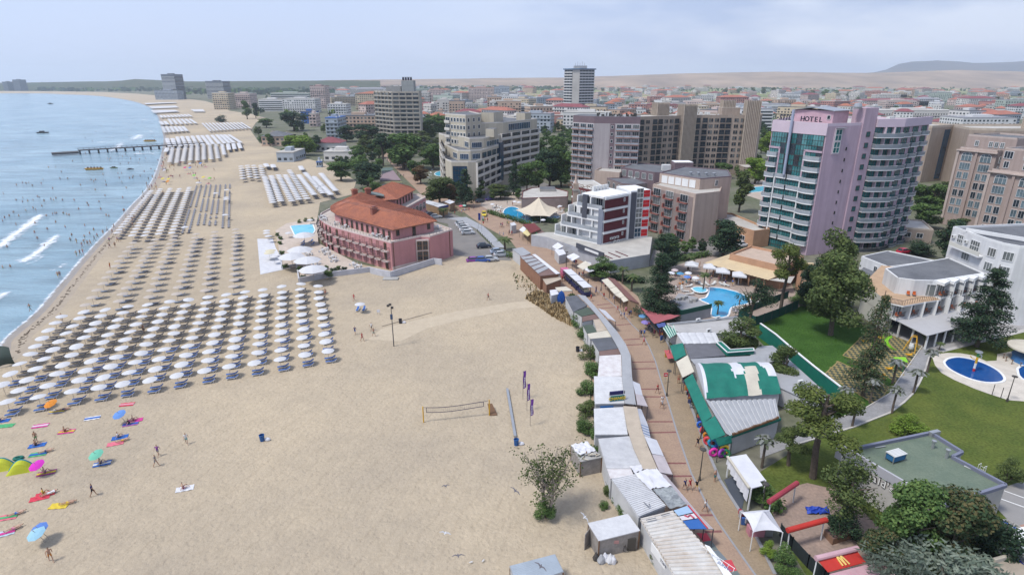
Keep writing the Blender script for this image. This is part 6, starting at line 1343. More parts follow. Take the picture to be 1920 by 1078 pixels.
stall('flat roofed tan restaurant block beside the pink hotel wing','X6',[(615,800),(690,780),(945,840),(830,870)],3.4,mat('shop_roof_pale',(.5,.5,.5),.85,vscale=.6),mat('tan_shop_wall',(.33,.215,.12),.9,vscale=.6),name='restaurant',cat='restaurant')
board('dark blue sign fascia on the tan restaurant block','X6',(825,862),(948,835),3.6,.8,None,m=flat('sign_navy',(.03,.04,.16)))
stall('white roofed shop under the brown green tree','X6',[(895,795),(960,770),(1030,800),(970,825)],3.0,WHC,mat('shop_wood',(.25,.17,.11)),name='shop',cat='shop')
stall('long mauve roofed shed beside the tree lined street','X6',[(90,460),(250,400),(350,525),(80,525)],3.2,mat('mauve_sheet',(.26,.19,.20),.85,vscale=.6),WALLW,name='shed',cat='shed')
stall('green roofed shed beyond the mauve roofed one','X6',[(110,370),(240,362),(250,400),(100,410)],3.2,mat('green_sheet',(.10,.14,.12),.85,vscale=.6),WALLW,name='shed',cat='shed')
stall('white metal roofed shed behind the pink hotel','X6',[(205,590),(330,568),(385,605),(235,622)],3.0,SH_W,WALLW,name='shed',cat='shed')
stall('olive flat roof in front of the mauve shed','X6',[(50,545),(350,530),(370,558),(60,575)],2.8,mat('olive_felt',(.19,.17,.09),.9),WALLW,name='shed',cat='shed')
for k in range(5):awning('dark striped café awning %s'%('nearest the pool','second from the pool','in the middle of its row','fourth from the pool','farthest from the pool')[k],'S',[(1062-k*6,418-k*4,3.0),(1068-k*6,421-k*4,3.0),(1062-k*6,425-k*4,2.4),(1056-k*6,422-k*4,2.4)],CREAMC)if False else None
def tensile():
 T=empty('tensile_canopy',at(540,320,0,'X5'),'large beige tensile canopy with a pointed top beside the kidney pool','canopy');ed=[p-T.location for p in ats('X5',[(325,265),(395,245),(440,225),(520,205),(600,215),(690,240),(722,268),(640,325),(560,318),(470,320),(400,300)],2.6)];top=Vector((0,1.5,6.3));b=MB();n=len(ed);fine=[]
 for i in range(n):
  a,c=ed[i],ed[(i+1)%n]
  for k in range(4):fine.append(a.lerp(c,k/4)*(1-.04*math.sin(math.pi*k/4)))
 N=len(fine);vs=[]
 for j in range(7):
  t=j/6;s=(1-t);hz=t**1.9
  for p in fine:vs.append((p.x*s+top.x*t*1,p.y*s+top.y*t,2.6+(top.z-2.6)*hz))
 b.raw(vs,[(j*N+i,j*N+(i+1)%N,(j+1)*N+(i+1)%N,(j+1)*N+i)for j in range(6)for i in range(N)],mat('tensile_beige',(.54,.47,.36),.85,vscale=.3,var=.05));b.build('membrane',T,smooth=False)
 for i in range(0,n,2):p=ed[i]*.9;b=MB();b.tube([(p.x,p.y,0),(p.x,p.y,2.7)],.08,6,WHITE);b.build('post',T)
 b=MB();b.tube([(top.x,top.y,0),(top.x,top.y,6.2)],.12,6,WHITE);b.build('mast',T)
 b=MB();b.lathe((0,0,0),[(3.2,0),(3.2,1.1),(2.8,1.15)],14,WOODB);b.build('bar_counter',T)
tensile()
#   BEACH: PARASOLS AND LOUNGERS
PAR_W=mat('parasol_white',(.62,.62,.63),.8,var=.05,vscale=1.5,trans=.15);PAR_T=mat('parasol_tan',(.50,.44,.38),.85,var=.06,vscale=1.5,trans=.15);POLE=flat('parasol_pole',(.45,.40,.34),.6)
def parasol_mesh(m,r=1.04,h=.30,n=12,z=1.95):
 b=MB();b.lathe((0,0,z),[(r,0),(r*.6,h*.55),(r*.2,h*.9),(0.0,h)],n,m);b.lathe((0,0,z),[(0.0,h-.04),(r*.97,-.03)],n,m);return b.mesh('canopy')
def pole_mesh():
 b=MB();b.tube([(0,0,0),(0,0,2.25)],.03,5,POLE);return b.mesh('pole')
def lounger_meshes(fm,cm):
 b=MB()
 for y in(-.28,.28):
  b.bar((-.9,y,.30),(.35,y,.30),.05,.05,fm);b.bar((.35,y,.30),(.9,y,.62),.05,.05,fm)
  for x in(-.75,.25):b.bar((x-.1,y,0),(x+.12,y,.3),.05,.05,fm)
  b.bar((.55,y,0),(.75,y,.52),.05,.05,fm)
 for x in(-.9,.35,.88):b.bar((x,-.28,.30 if x<.5 else.61),(x,.28,.30 if x<.5 else.61),.05,.05,fm)
 f=b.mesh('frame');b=MB();b.slab([(-.92,-.2,.37),(.34,-.2,.37),(.34,.2,.37),(-.92,.2,.37)],.06,cm);b.slab([(.34,-.2,.37),(.92,-.2,.71),(.92,.2,.71),(.34,.2,.37)],.06,cm);return f,b.mesh('mattress')
LW=flat('lounger_white',(.60,.60,.60),.5);LB=flat('lounger_blue',(.035,.11,.34),.7);LG=flat('lounger_grey',(.125,.12,.13),.7)
pm_w,pm_t,pm_pole=parasol_mesh(PAR_W),parasol_mesh(PAR_T,1.06,.26),pole_mesh();lb,lg=lounger_meshes(LW,LB),lounger_meshes(flat('lounger_frame_grey',(.22,.22,.23),.5),LG)
ACR=Vector((.94,.34,0));ROWD=Vector((.337,-.941,0));LA=math.atan2(ACR.y,ACR.x)
colsA=[((1782,523),(1836,884),10),((1680,512),(1708,905),11),((1580,525),(1572,928),11),((1478,541),(1432,950),11),((1375,555),(1285,970),11),((1270,570),(1147,993),11),((1168,585),(993,1018),11),((1053,598),(845,1043),11),((943,610),(690,1065),11),((828,625),(543,1090),11),((711,637),(394,1112),11),((593,652),(211,1141),11),((473,666),(37,1172),11),((343,690),(6,1070),9)]
colsB=[((1323,205),(1308,523),13),((1205,220),(1155,545),13),((1100,232),(990,565),13),((975,243),(835,583),13),((870,262),(665,605),13),((745,280),(480,627),12)]
rb=random.Random(21);nl=0
def parasol(p,me,label,group,sc_=1.0):
 o=new_obj('parasol',me,None,p,rb.uniform(0,1),sc_);setp(o,label,'parasol',group);new_obj('pole',pm_pole,o)
 return o
def lounger(p,a,kind,label):
 f,c=kind;o=new_obj('lounger',f,None,p,a);setp(o,label,'lounger','sun loungers under the white parasols');new_obj('mattress',c,o)
for ci,(t,b_,n)in enumerate(colsA):
 p0,p1=at(*t,2.2,'K'),at(*b_,2.2,'K')
 for i in range(n):
  p=p0.lerp(p1,i/(n-1));p.z=0;p+=Vector((rb.uniform(-.12,.12),rb.uniform(-.12,.12),0));k=n-i
  o=parasol(p,pm_w,'white parasol, %s from the near end of the %s white column from the right'%(nth(k),nth(ci+1)),'white parasols in columns on the sand',rb.uniform(.97,1.03));o.rotation_euler=(rb.gauss(0,.05),rb.gauss(0,.05),rb.random())
  blue=i>=6-(1 if ci<3 else 0)+(0 if ci<11 else 1)
  for s,w_ in((.72,'near'),(-.62,'far')):
   if nl<300:lounger(p+ACR*(.38+rb.uniform(-.15,.15))+ROWD*s,LA+rb.uniform(-.07,.07),lb if blue else lg,'%s %s lounger of the %s near parasol in the %s white column from the right'%(w_,'blue' if blue else 'grey',nth(k),nth(ci+1)));nl+=1
farL=MB();farP=MB();FG=flat('far_lounger_grey',(.20,.20,.22),.8);FB=flat('far_lounger_blue',(.24,.28,.35),.8)
def far_lounger(p,a=LA,m=None,s=1.0):
 M=Matrix.Translation(p)@Matrix.Rotation(a,4,'Z')@Matrix.Scale(s,4);m=m or FG;farL.box(-.9,.35,-.28,.28,.2,.36,m,M);farL.bar(M@Vector((.35,0,.3)),M@Vector((.9,0,.68)),.56,.06,m)
def far_parasol(p,m,r=1.1,z=1.95):farP.lathe((p.x,p.y,z),[(r,0),(r*.5,.22),(0,.32)],8,m);farP.tube([(p.x,p.y,0),(p.x,p.y,z+.2)],.04,3,POLE,False)
for ci,(t,b_,n)in enumerate(colsB):
 p0,p1=at(*t,2.2,'K'),at(*b_,2.2,'K')
 for i in range(n):
  p=p0.lerp(p1,i/(n-1));p.z=0;p+=Vector((rb.uniform(-.15,.15),rb.uniform(-.15,.15),0))
  parasol(p,pm_t,'tan parasol, %s from the near end of the %s tan column from the right'%(nth(n-i),nth(ci+1)),'tan parasols behind the white ones')
  far_lounger(p+ACR*rb.uniform(.1,.5)+ROWD*.45,m=FB)
  if rb.random()<.25:far_lounger(p+ACR*1.0-ROWD*.5,m=FG)
np_=78+150
colsC=[((283,357),(219,435)),((300,354),(247,440)),((318.5,353),(270.5,440)),((336,353.5),(297,437)),((354.5,351),(322,435))]
for i in range(20):
 for ci,(t,b_)in enumerate(colsC[::-1]):
  p=at(*b_,2.2).lerp(at(*t,2.2),i/19);p.z=0
  if i<14:parasol(p,pm_w,'white parasol, %s from the near end of the %s dense column from the right'%(nth(i+1),nth(ci+1)),'white parasols in dense columns near the shore')
  else:far_parasol(p,PAR_W)
  for s in(.5,-.5):far_lounger(p+ACR*.7+ROWD*s)
for t,b_ in(((373,351),(347,443)),((391,350),(374,437)),((409,350),(397,432)),((427,349),(423,432))):
 p0,p1=at(*t),at(*b_);n=24
 for i in range(n):
  if rb.random()<.1:continue
  p=p0.lerp(p1,i/n)
  for s in(-.9,.9):far_lounger(p+ACR*s,LA+1.57,FG,1.1)
  if rb.random()<.1:far_parasol(p,PAR_W)
def strip(zone,t,b_,n,m=PAR_W,lng=True,r=1.45):
 p0,p1=at(*t,2.2,zone),at(*b_,2.2,zone)
 for i in range(n):
  p=p0.lerp(p1,i/max(1,n-1));p.z=0;far_parasol(p,m,r)
  if lng:far_lounger(p+Vector((1.2,.5,0)),0,FG,1.2)
for t,b_ in(((375,610),(480,930)),((460,600),(580,910)),((550,590),(720,910)),((640,590),(810,890)),((690,530),(910,880)),((810,590),(1000,830)),((890,560),(1110,810)),((1000,610),(1210,830)),((1090,570),(1270,780))):strip('X2',t,b_,17)
for t,b_ in(((80,480),(100,630)),((160,470),(190,610)),((240,470),(275,620)),((330,470),(350,590)),((390,450),(410,480)),((480,460),(490,490)),((830,480),(850,520))):strip('X2',t,b_,6)
for t,b_ in(((765,250),(745,295)),((830,245),(795,420)),((910,240),(880,430)),((995,235),(960,410)),((1070,225),(1055,400)),((1145,220),(1145,400)),((1225,215),(1225,390)),((1300,210),(1320,385)),((1375,205),(1405,375)),((1455,205),(1485,330)),((1530,200),(1545,270)),((1600,195),(1615,260)),((1665,190),(1690,250))):strip('X1',t,b_,15)
for t,b_ in(((760,130),(795,230)),((830,130),(860,220)),((890,110),(930,222)),((950,105),(1000,217)),((1015,105),(1070,212)),((1080,100),(1140,207)),((1145,95),(1215,205)),((1205,95),(1290,205)),((1265,90),(1345,197)),((1330,90),(1425,195)),((1390,85),(1490,190)),((1440,85),(1550,185)),((1490,85),(1605,180)),((1545,85),(1690,180))):strip('X1',t,b_,18,r=1.7)
for i in range(12):strip('Y7',(530+i*35,592-i*.7),(610+i*36,668-i*2.5),20,r=1.25)
for i in range(6):strip('Y7',(130+i*41,625),(160+i*43,682-i*3),12,r=1.9)
for i in range(8):strip('Y7',(110+i*42,575-i*3 if i<2 else 550),(135+i*47,605-i*2),14,r=2.0)
for i in range(9):strip('Y7',(110+i*34,515-i*1.5),(130+i*36,535-i*1.5),8,r=2.0)
for i in range(12):strip('Y7',(25+i*20,462),(55+i*21,488-i*1.2),10,r=2.2)
for i in range(14):strip('Y7',(5+i*19,425-i*.5),(35+i*19,445-i*.8),10,r=2.2)
for i in range(7):strip('Y7',(425+i*17,455),(455+i*15,475),8,r=2.2)
for i in range(18):strip('Y7',(-40+i*17,393-i*.5),(-25+i*17,402-i*.8),8,r=2.5)
o=farP.build('parasols');o['kind']='stuff';setp(o,'rows of white parasols further along the beach');o=farL.build('loungers');o['kind']='stuff'
o=parasol(at(676,587,0),pm_w,'white parasol standing alone on the open sand',None)
for i,s in enumerate((-.5,.5)):lounger(at(676,583,0)+Vector((s*1.3,.3,0)),1.6,lb,'%s blue lounger under the lone parasol on open sand'%('left','right')[i])
#   PIER, BOATS, FOAM
T=empty('pier',at(240,284,0),'long narrow wooden pier on posts reaching into the sea','pier');PA,PB,DK=at(148,288.5,0),at(385,274,0),flat('pier_wood',(.085,.08,.08),.9);d=(PB-PA).normalized();nn=Vector((-d.y,d.x,0))
b=MB();b.bar(PA-T.location+Vector((0,0,2.1)),PB-T.location+Vector((0,0,2.1)),4.2,.5,DK);b.build('deck',T)
b=MB();e=PA-T.location+Vector((0,0,1.0));b.bar(e-d*14,e,7.5,1.0,DK);b.build('landing_stage',T)
for i in range(15):
 p=PA.lerp(PB,i/15+.01)-T.location
 for s in(-1.5,1.5):b=MB();q=p+nn*s;b.tube([(q.x,q.y,-2),(q.x,q.y,2.2)],.4,6,DK);b.build('post',T)
for s in(-2,2):
 b=MB();a,c=PA-T.location+nn*s,PB-T.location+nn*s
 for k in range(26):q=a.lerp(c,k/25);b.bar((q.x,q.y,2.3),(q.x,q.y,3.4),.1,.1,DK)
 b.bar(a+Vector((0,0,3.4)),c+Vector((0,0,3.4)),.1,.1,DK);b.build('railing',T)
def boat(label,x,y,L_,hull,cabin=True):
 T=empty('boat',at(x,y,-.3),label,'boat',None,rb.uniform(-.2,.2));w_=L_*.16;b=MB();top=[(-L_/2,-w_),(L_*.25,-w_),(L_/2,0),(L_*.25,w_),(-L_/2,w_)];n=5
 b.raw([(x_*.86,y_*.7,0)for x_,y_ in top]+[(x_,y_,L_*.1)for x_,y_ in top],[(i,(i+1)%n,n+(i+1)%n,n+i)for i in range(n)]+[tuple(range(n,2*n))],hull);b.build('hull',T)
 if cabin:b=MB();b.box(-L_*.25,L_*.1,-w_*.6,w_*.6,L_*.1,L_*.2,DK);b.build('cabin',T)
 else:
  for k in range(5):b=MB();b.lathe((-L_*.35+k*L_*.17,0,L_*.1),[(w_*.4,0),(w_*.4,.3),(w_*.15,.7),(0,.8)],6,DK);b.build('seat',T)
YB=flat('boat_yellow',(.58,.30,.05),.5);boat('dark motor boat far out on the left',81,250,10,DK);boat('long yellow banana boat near the shore',178,318.5,9,YB,False);boat('yellow banana boat beyond the pier',282,265.5,9,YB,False);boat('olive inflatable boat beside the yellow banana boat',214.5,315.5,4.5,flat('boat_olive',(.16,.19,.08)));boat('small dark boat close to the bathers',245,318,3.6,DK);boat('tiny speed boat with a white wake in the far bay',95,195.5,11,DK)
def foam(name,pts,wid,dens,seed):
 P=catmull(pts,6);r=random.Random(seed);vs,fs,dn=[],[],[];n=len(P);k=6
 for i,p in enumerate(P):
  d_=(P[min(i+1,n-1)]-P[max(i-1,0)]).normalized();nr=Vector((-d_.y,d_.x,0));tap=min(1,i/4,(n-1-i)/4);w_=wid*(.6+.8*mnoise.noise(p*.15+Vector((seed,0,0)))**2+.3)
  for j in range(k+1):
   s=j/k-.5;vs.append(p+nr*s*w_+Vector((0,0,.02+.22*max(0,.5-abs(s))*wid/5)));dn.append((.62-1.0*abs(s))*dens*(.3+.7*tap))
 for i in range(n-1):
  for j in range(k):fs.append((i*(k+1)+j,i*(k+1)+j+1,(i+1)*(k+1)+j+1,(i+1)*(k+1)+j))
 me=bpy.data.meshes.new(name);me.from_pydata([tuple(v)for v in vs],[],fs);me.materials.append(FOAM);a=me.attributes.new('foam_cover','FLOAT','POINT');a.data.foreach_set('value',dn);o=new_obj(name,me);o['kind']='stuff';return o
Zs=-.28
foam('breaking_wave',ats('K',[(-40,340),(30,285),(90,235),(150,195),(205,150),(238,120)],Zs),7,.78,1);foam('breaking_wave',ats('K',[(90,405),(160,375),(230,325),(290,270),(335,235)],Zs),5.5,.76,2);foam('breaking_wave',ats('K',[(-60,640),(-20,605),(20,575),(52,555)],Zs),4.5,.76,3)
for i,(pts,w_)in enumerate([([(600,860),(660,830),(690,790)],12),([(740,800),(775,770),(790,755)],22),([(515,800),(570,800),(610,802)],7),([(700,725),(735,735)],8),([(740,860),(790,865),(830,862)],10),([(600,770),(660,772)],14),([(640,880),(690,885)],8),([(830,850),(880,880)],8),([(680,690),(730,700)],9),([(770,660),(850,690)],10),([(150,582),(270,586)],12),([(0,572),(30,574)],16),([(820,720),(880,760)],8)]):foam('breaking_wave',ats('W1',pts,Zs),w_,.66,10+i)
foam('breaking_wave',ats('K',[(20,300),(80,262),(140,215)],Zs),9,.5,40);foam('breaking_wave',ats('K',[(130,420),(210,385),(290,325)],Zs),7,.45,41);foam('breaking_wave',ats('K',[(240,455),(330,430),(400,380)],Zs),5,.5,42)
kA=max(i for i,p in enumerate(coast)if p.y<55);kB=min(i for i,p in enumerate(coast)if p.y>420)
foam('wash_line',[Vector((p.x+n.x*.3,p.y+n.y*.3,-.30))for p,n in zip(coast[kA:kB:3],cn[kA:kB:3])],2.2,.62,50)or foam('wash_line',[Vector((p.x-n.x*6,p.y-n.y*6,-.30))for p,n in zip(coast[kA:kB:4],cn[kA:kB:4])],3.0,.5,51)
b=MB();r=random.Random(5)
for i in range(kA,kA+60):
 for k in range(7):
  p,n_=coast[i],cn[i];t=r.random();q=p.lerp(coast[i+1],t)+n_*(3.4+r.gauss(0,.25));a=r.random()*3;b.bar((q.x,q.y,-.15),(q.x+.3*math.cos(a),q.y+.3*math.sin(a),-.14),.18,.05,flat('seaweed',(.10,.075,.05),.9))
o=b.build('seaweed_line');o['kind']='stuff'
#   THINGS ON THE OPEN SAND
YP=flat('yellow_post',(.60,.34,.03),.5);NET=flat('net_dark',(.05,.045,.07),.9)
def post(nm,label,cat,base,top,r_,m):
 b=MB();b.tube([(0,0,0),(0,0,top)],r_,6,m);return setp(b.build(nm,None,base),label,cat)
v0,v1=at(463,215,0,'B'),at(833,175,0,'B');T=empty('volleyball_net',v0,'sagging dark volleyball net between two yellow posts','net');e=v1-v0
for p in(Vector(),e):b=MB();b.tube([(p.x,p.y,0),(p.x,p.y,2.5)],.09,6,YP);b.build('post',T)
a,c=e*.05,e*.91
for z0 in(2.3,1.55):
 b=MB();b.tube([a.lerp(c,t/10)+Vector((0,0,z0-.35*math.sin(math.pi*t/10)*(1-t/14)))for t in range(11)],.055,4,NET);b.build('net_tape',T)
b=MB()
for t in(0,10):p=a.lerp(c,t/10);b.tube([p+Vector((0,0,2.3)),p+Vector((0,0,1.55))],.04,4,NET)
for t in range(1,30):p=a.lerp(c,t/30);s=.35*math.sin(math.pi*t/30)*(1-t/42);b.tube([p+Vector((0,0,2.3-s)),p+Vector((0,0,1.55-s))],.006,3,NET)
for s in(.2,.4,.55):b.tube([a.lerp(c,t/10)+Vector((0,0,2.3-s-.35*math.sin(math.pi*t/10)*(1-t/14)))for t in range(11)],.006,3,NET)
o=b.build('net_mesh',T);o['kind']='stuff'
b=MB();b.tube([Vector((0,0,2.4)),a+Vector((0,0,2.3))],.03,4,NET);b.tube([c+Vector((0,0,2.3)),e+Vector((0,0,2.4))],.03,4,NET);b.build('tie_rope',T)
T=empty('wooden_board',at(855,178,0,'B'),'dark weathered board leaning beside the right net post','board');P=[p-T.location for p in ats('B',[(822,110,.8),(848,108,.8),(878,172,0.1),(836,176,0.1)])];b=MB();b.slab(P,.08,WOODB);b.build('panel',T)
PUR=flat('flag_purple',(.13,.035,.26),.8);PLT=flat('flag_print',(.5,.48,.55),.8)
for i,(bx,by,ty)in enumerate(((980.5,748,695),(988,770,719),(994,798,748))):
 p=at(bx,by);h=plumb(p,0,ty);T=empty('beach_flag',p,('farthest','middle','nearest')[i]+' of the three purple feather flags','flag','purple feather flags');b=MB();b.tube([(0,0,0),(0,0,h)],.03,5,RAIL);b.build('pole',T);b=MB();b.grid((.04,0,h*.36),(.42,0,h*.40),(.40,0,h),(.04,0,h*.97),3,10,PUR,lambda u,v:Vector((.04*math.sin(v*9),.08*math.sin(v*7+u*2),0)));f=b.build('flag_cloth',T)
 for k in range(6):b=MB();z=h*(.44+k*.06);b.box(.15,.29,-.16,-.12,z,z+h*.04,PLT);b.build('print',f)if k<1 else b.build('print_mark',f)
def bin_(x,y,label,c=(.02,.09,.26)):
 T=empty('litter_bin',at(x,y),label,'bin');m=flat('bin_%.2f'%c[2],c,.5);b=MB();b.lathe((0,0,0),[(.28,0),(.34,.85),(.37,.9),(.3,.92),(.28,.6)],12,m);b.build('drum',T);b=MB();b.lathe((.65,.1,0),[(.3,0),(.36,.18),(.25,.34),(.08,.42)],9,WHC,1.2,.8);b.build('rubbish_bag',T)
bin_(492,826,'blue litter bin with a white bag alone on the sand');bin_(968,834,'blue litter bin at the near end of the long pipe');bin_(751,606,'dark litter bin beside the low sand wall',(.03,.03,.04));bin_(1083,659,'dark sack by the shrubs at the stall backs',(.02,.02,.03))
b=MB();b.bar(at(951,731)+Vector((0,0,.2)),at(966,820)+Vector((0,0,.2)),.35,.25,STEEL);setp(b.build('pipe'),'long pale metal beam lying on the sand','beam')
b=MB();b.bar(at(716,612)+Vector((0,0,.05)),at(810,586)+Vector((0,0,.05)),.25,.12,DAMP);setp(b.build('sand_wall'),'low half buried concrete edge in the sand','wall')
T=empty('light_mast',at(738.5,649),'tall light mast with floodlights and a blue box','lamp post');b=MB();b.tube([(0,0,0),(0,0,7.6)],[.1,.06],8,RAIL);b.build('pole',T)
for x,y,z in((-.5,0,7.6),(-.1,-.2,7.9),(.15,.1,7.2)):b=MB();b.box(x-.22,x+.22,y-.15,y+.15,z,z+.35,FRAME_D if x else STEEL);b.build('floodlight',T)
b=MB();b.box(-.2,.2,-.3,-.08,5.3,6.2,flat('box_blue',(.04,.07,.14)));b.build('control_box',T)
T=empty('sign',at(710,590),'small pale notice board on thin legs','sign');b=MB();b.box(-.3,.3,-.03,.03,.5,1.1,WHC);b.build('panel',T);b=MB();b.tube([(-.25,0,0),(-.25,0,.6)],.03,4,STEEL);b.tube([(.25,0,0),(.25,0,.6)],.03,4,STEEL);b.build('leg',T)
def shed(label,zone,roofpts,z,wallm,roofm,extra=None):
 P=ats(zone,roofpts,z);T=empty('beach_shed',Vector((P[0].x,P[0].y,0)),label,'shed');L_=[p-T.location for p in P];b=MB();b.slab(L_,.1,roofm);b.build('roof',T);I=inset(L_,.03);b=MB();b.prism([(p.x,p.y)for p in I],0,z-.1,wallm);b.build('wall',T)
 for p in I:b=MB();b.box(p.x-.06,p.x+.06,p.y-.06,p.y+.06,0,z-.02,WOODB);b.build('corner_post',T)
 return T,I
CRT=mat('crate_board',(.30,.275,.25),.9,col2=(.21,.19,.175),vscale=1.2,fine=.1)
T,I=shed('grey board shed with white roof and a half open door','B',[(1386,780),(1612,728),(1682,822),(1448,880)],2.3,CRT,SH_W)
b=MB();a,c=I[0].lerp(I[3],.15),I[0].lerp(I[3],.6);b.bar((a.x,a.y,1.0),(a.x-.6,a.y-.9,1.0),.06,2.0,CRT);b.build('door',T)
b=MB();q=I[3].lerp(I[2],.8);b.box(q.x-.35,q.x+.5,q.y-.12,q.y+.05,.1,1.6,FRAME_D);b.build('doorway',T);b=MB();q=I[3].lerp(I[2],.42);b.box(q.x-.3,q.x+.3,q.y-.07,q.y,1.4,1.75,flat('faint_logo',(.36,.20,.19)));b.build('faded_print',T)
T,I=shed('grey crate shed with torn white sheet and rubbish on top','B',[(1290,345),(1385,328),(1468,410),(1345,436)],2.2,CRT,CONC)
Q=[Vector((p.x,p.y,2.25))for p in I];b=MB();rr=random.Random(4);b.grid(Q[0],Q[1],Q[1].lerp(Q[2],.6),Q[0].lerp(Q[3],.75),8,8,WHC,lambda u,v:Vector((rr.uniform(-.05,.05),rr.uniform(-.05,.05),rr.uniform(.0,.28))));b.build('torn_sheet',T)
for k in range(12):b=MB();p=Q[3].lerp(Q[2],rr.random()).lerp(Q[0],rr.uniform(.02,.25));b.bar(p+Vector((-.3,0,.1)),p+Vector((rr.uniform(-.3,.5),rr.uniform(-.3,.3),rr.uniform(.1,.35))),.14,.08,rr.choice((WOODB,CREAMC,CONC)));b.build('plank',T)
T,I=shed('blue grey corrugated container at the bottom edge','B',[(945,1022),(1203,955),(1252,1055),(985,1150)],2.4,WALLW,SH_G);b=MB();b.grid(I[0]+Vector((0,0,.06)),I[1]+Vector((0,0,.06)),I[2]+Vector((0,0,.06)),I[3]+Vector((0,0,.06)),1,26,mat('container_roof',(.36,.41,.46),.6,vscale=.5),lambda u,v:Vector((0,0,.07*(int(round(v*26))%2))));b.build('ribbed_sheet',T)
T=empty('sacks',at(1490,1000,0,'B'),'heap of pale plastic sacks against the board shed','sacks');
for x,y,s,m in((-.5,0,.42,SH_G),(-.1,.25,.4,WHC),(.4,.1,.5,SH_W),(.7,-.1,.3,WHC),(-1.0,.3,.3,FRAME_D)):
 b=MB();b.lathe((0,0,0),[(s*.9,0),(s*1.05,.2),(s*.75,.55),(s*.3,.8),(.02,.95)],9,m);b.v=[(v[0]*(1+.3*mnoise.noise(Vector(v)*3+Vector((x,0,0)))),v[1]*(1+.3*mnoise.noise(Vector(v)*3.3)),v[2]*(1+.25*mnoise.noise(Vector(v)*2.7+Vector((0,x,0)))))for v in b.v];b.build('sack',T,(x,y,0))
T=empty('bicycle',at(1575,945,0,'B'),'dark bicycle leaning on the board shed','bicycle')
for x in(-.5,.5):b=MB();b.tube([(x+.33*math.cos(k*.628),0,.34+.33*math.sin(k*.628))for k in range(11)],.03,4,FRAME_D);b.build('wheel',T)
b=MB();b.tube([(-.5,0,.34),(-.15,0,.75),(.35,0,.78),(0,0,.34),(-.5,0,.34)],.025,4,FRAME_D);b.tube([(.5,0,.34),(.35,0,.95),(.25,.2,1.0)],.025,4,FRAME_D);b.tube([(-.15,0,.75),(-.2,0,.9)],.05,4,FRAME_D);b.build('frame',T)
sheet('terrace_deck',px('X3',(285,325),(480,320),(520,440),(590,560),(610,715),(325,775)),.05,mat('white_decking',(.58,.58,.60),.8,vscale=.8));sheet('terrace_floor',px('X3',(520,240),(660,150),(1040,80),(1060,400),(1660,720),(1240,790),(820,850),(790,690),(600,700)),.6,mat('terrace_stone',(.50,.42,.35),.9,vscale=.7),thick=.65)
T=empty('terrace_wall',at(820,850,0,'X3'),'pale grey wall round the pink hotel terrace','wall')
def wseg(a,c,h,z0=0):b=MB();a,c=a-T.location,c-T.location;b.bar((a.x,a.y,z0+h/2),(c.x,c.y,z0+h/2),.3,h,GPW);b.build('wall_panel',T)
GPW=mat('grey_white_wall',(.50,.50,.53),.85,vscale=.6)
for z_,pp,h in(('X3',[(820,880),(1240,800),(1720,740)],1.3),('X3',[(815,870),(785,670)],1.0),('X3',[(605,710),(780,680)],.9),('X3',[(600,705),(570,500)],.8),('Z2',[(620,985),(825,1030),(1260,890),(1340,900)],1.6)):
 q=ats(z_,pp,0)
 for a,c in zip(q,q[1:]):wseg(a,c,h)
b=MB();q=at(825,1040,0,'Z2')-T.location;b.box(q.x-1.8,q.x+1.8,q.y-1,q.y+.8,-.1,.25,CONC);b.build('footing',T)
pm_big=parasol_mesh(PAR_W,3.3,1.0,8,2.9)
def big_par(zone,x,y,label,s=1.0):
 o=new_obj('large_parasol',pm_big,None,at(x,y,.6 if s>.6 else.05,zone),.3,s);setp(o,label,'parasol','large white terrace parasols');b=MB();b.tube([(0,0,0),(0,0,3.8)],.07,6,POLE);b.build('pole',o)
for x,y,l_ in((840,600,'farthest'),(735,690,'left'),(935,740,'middle'),(1005,860,'nearest')):big_par('X3',x,y,l_+' of the four large white parasols on the pink hotel terrace')
big_par('X3',890,400,'broad white parasol between pool and loungers of the pink hotel',.95)
for i,(x,y)in enumerate(((415,330),(435,370),(415,300),(465,560),(510,640),(450,590),(960,160),(690,330))):parasol(at(x,y,.05,'X3'),pm_w if i not in(3,5)else parasol_mesh(flat('parasol_cream',(.55,.50,.36),.85),1.4),'%s parasol beside the pool terrace of the pink hotel'%('white' if i not in(3,5)else 'cream'),None)
for i,(x,y)in enumerate(((860,380),(965,365),(865,410),(985,400))):lounger(at(x,y,.6,'X3'),1.3,lb,'blue lounger on the pink hotel pool terrace')
def table_set():
 b=MB();b.lathe((0,0,0),[(.25,0),(.06,.1),(.05,.7),(.5,.72),(.5,.76)],10,LW)
 for k in range(4):
  a=k*1.57+.4;M=Matrix.Translation((.85*math.cos(a),.85*math.sin(a),0))@Matrix.Rotation(a+1.57,4,'Z');b.box(-.22,.22,-.22,.22,.4,.45,LW,M);b.box(-.22,.22,-.24,-.2,.45,.85,LW,M)
  for x in(-.2,.2):b.box(x-.02,x+.02,-.2,.2,0,.4,LW,M)
 return b.mesh('table_set')
ts=table_set()
for i,(zn,x,y,z)in enumerate((('X3',1110,490,.6),('X3',1170,520,.6),('X3',1240,570,.6),('X3',1260,610,.6),('X3',1150,470,.6),('X3',1500,660,.6),('X3',1560,690,.6),('X3',940,530,.6),('X3',1040,650,.6),('X3',1300,140,7.15),('X3',1400,180,7.15),('X3',1110,60,7.15),('X3',1130,90,7.15),('X3',1750,290,7.15),('X3',1830,300,7.15),('Z2',790,640,7.15),('Z2',890,275,7.15),('Z2',950,245,7.15),('Z2',1300,530,7.15))):o=new_obj('table_set',ts,None,at(x,y,z,zn),i*.6);setp(o,'white table with chairs on the %s of the pink hotel'%('lower terrace' if z<2 else 'roof terrace'),'table','white tables of the pink hotel')
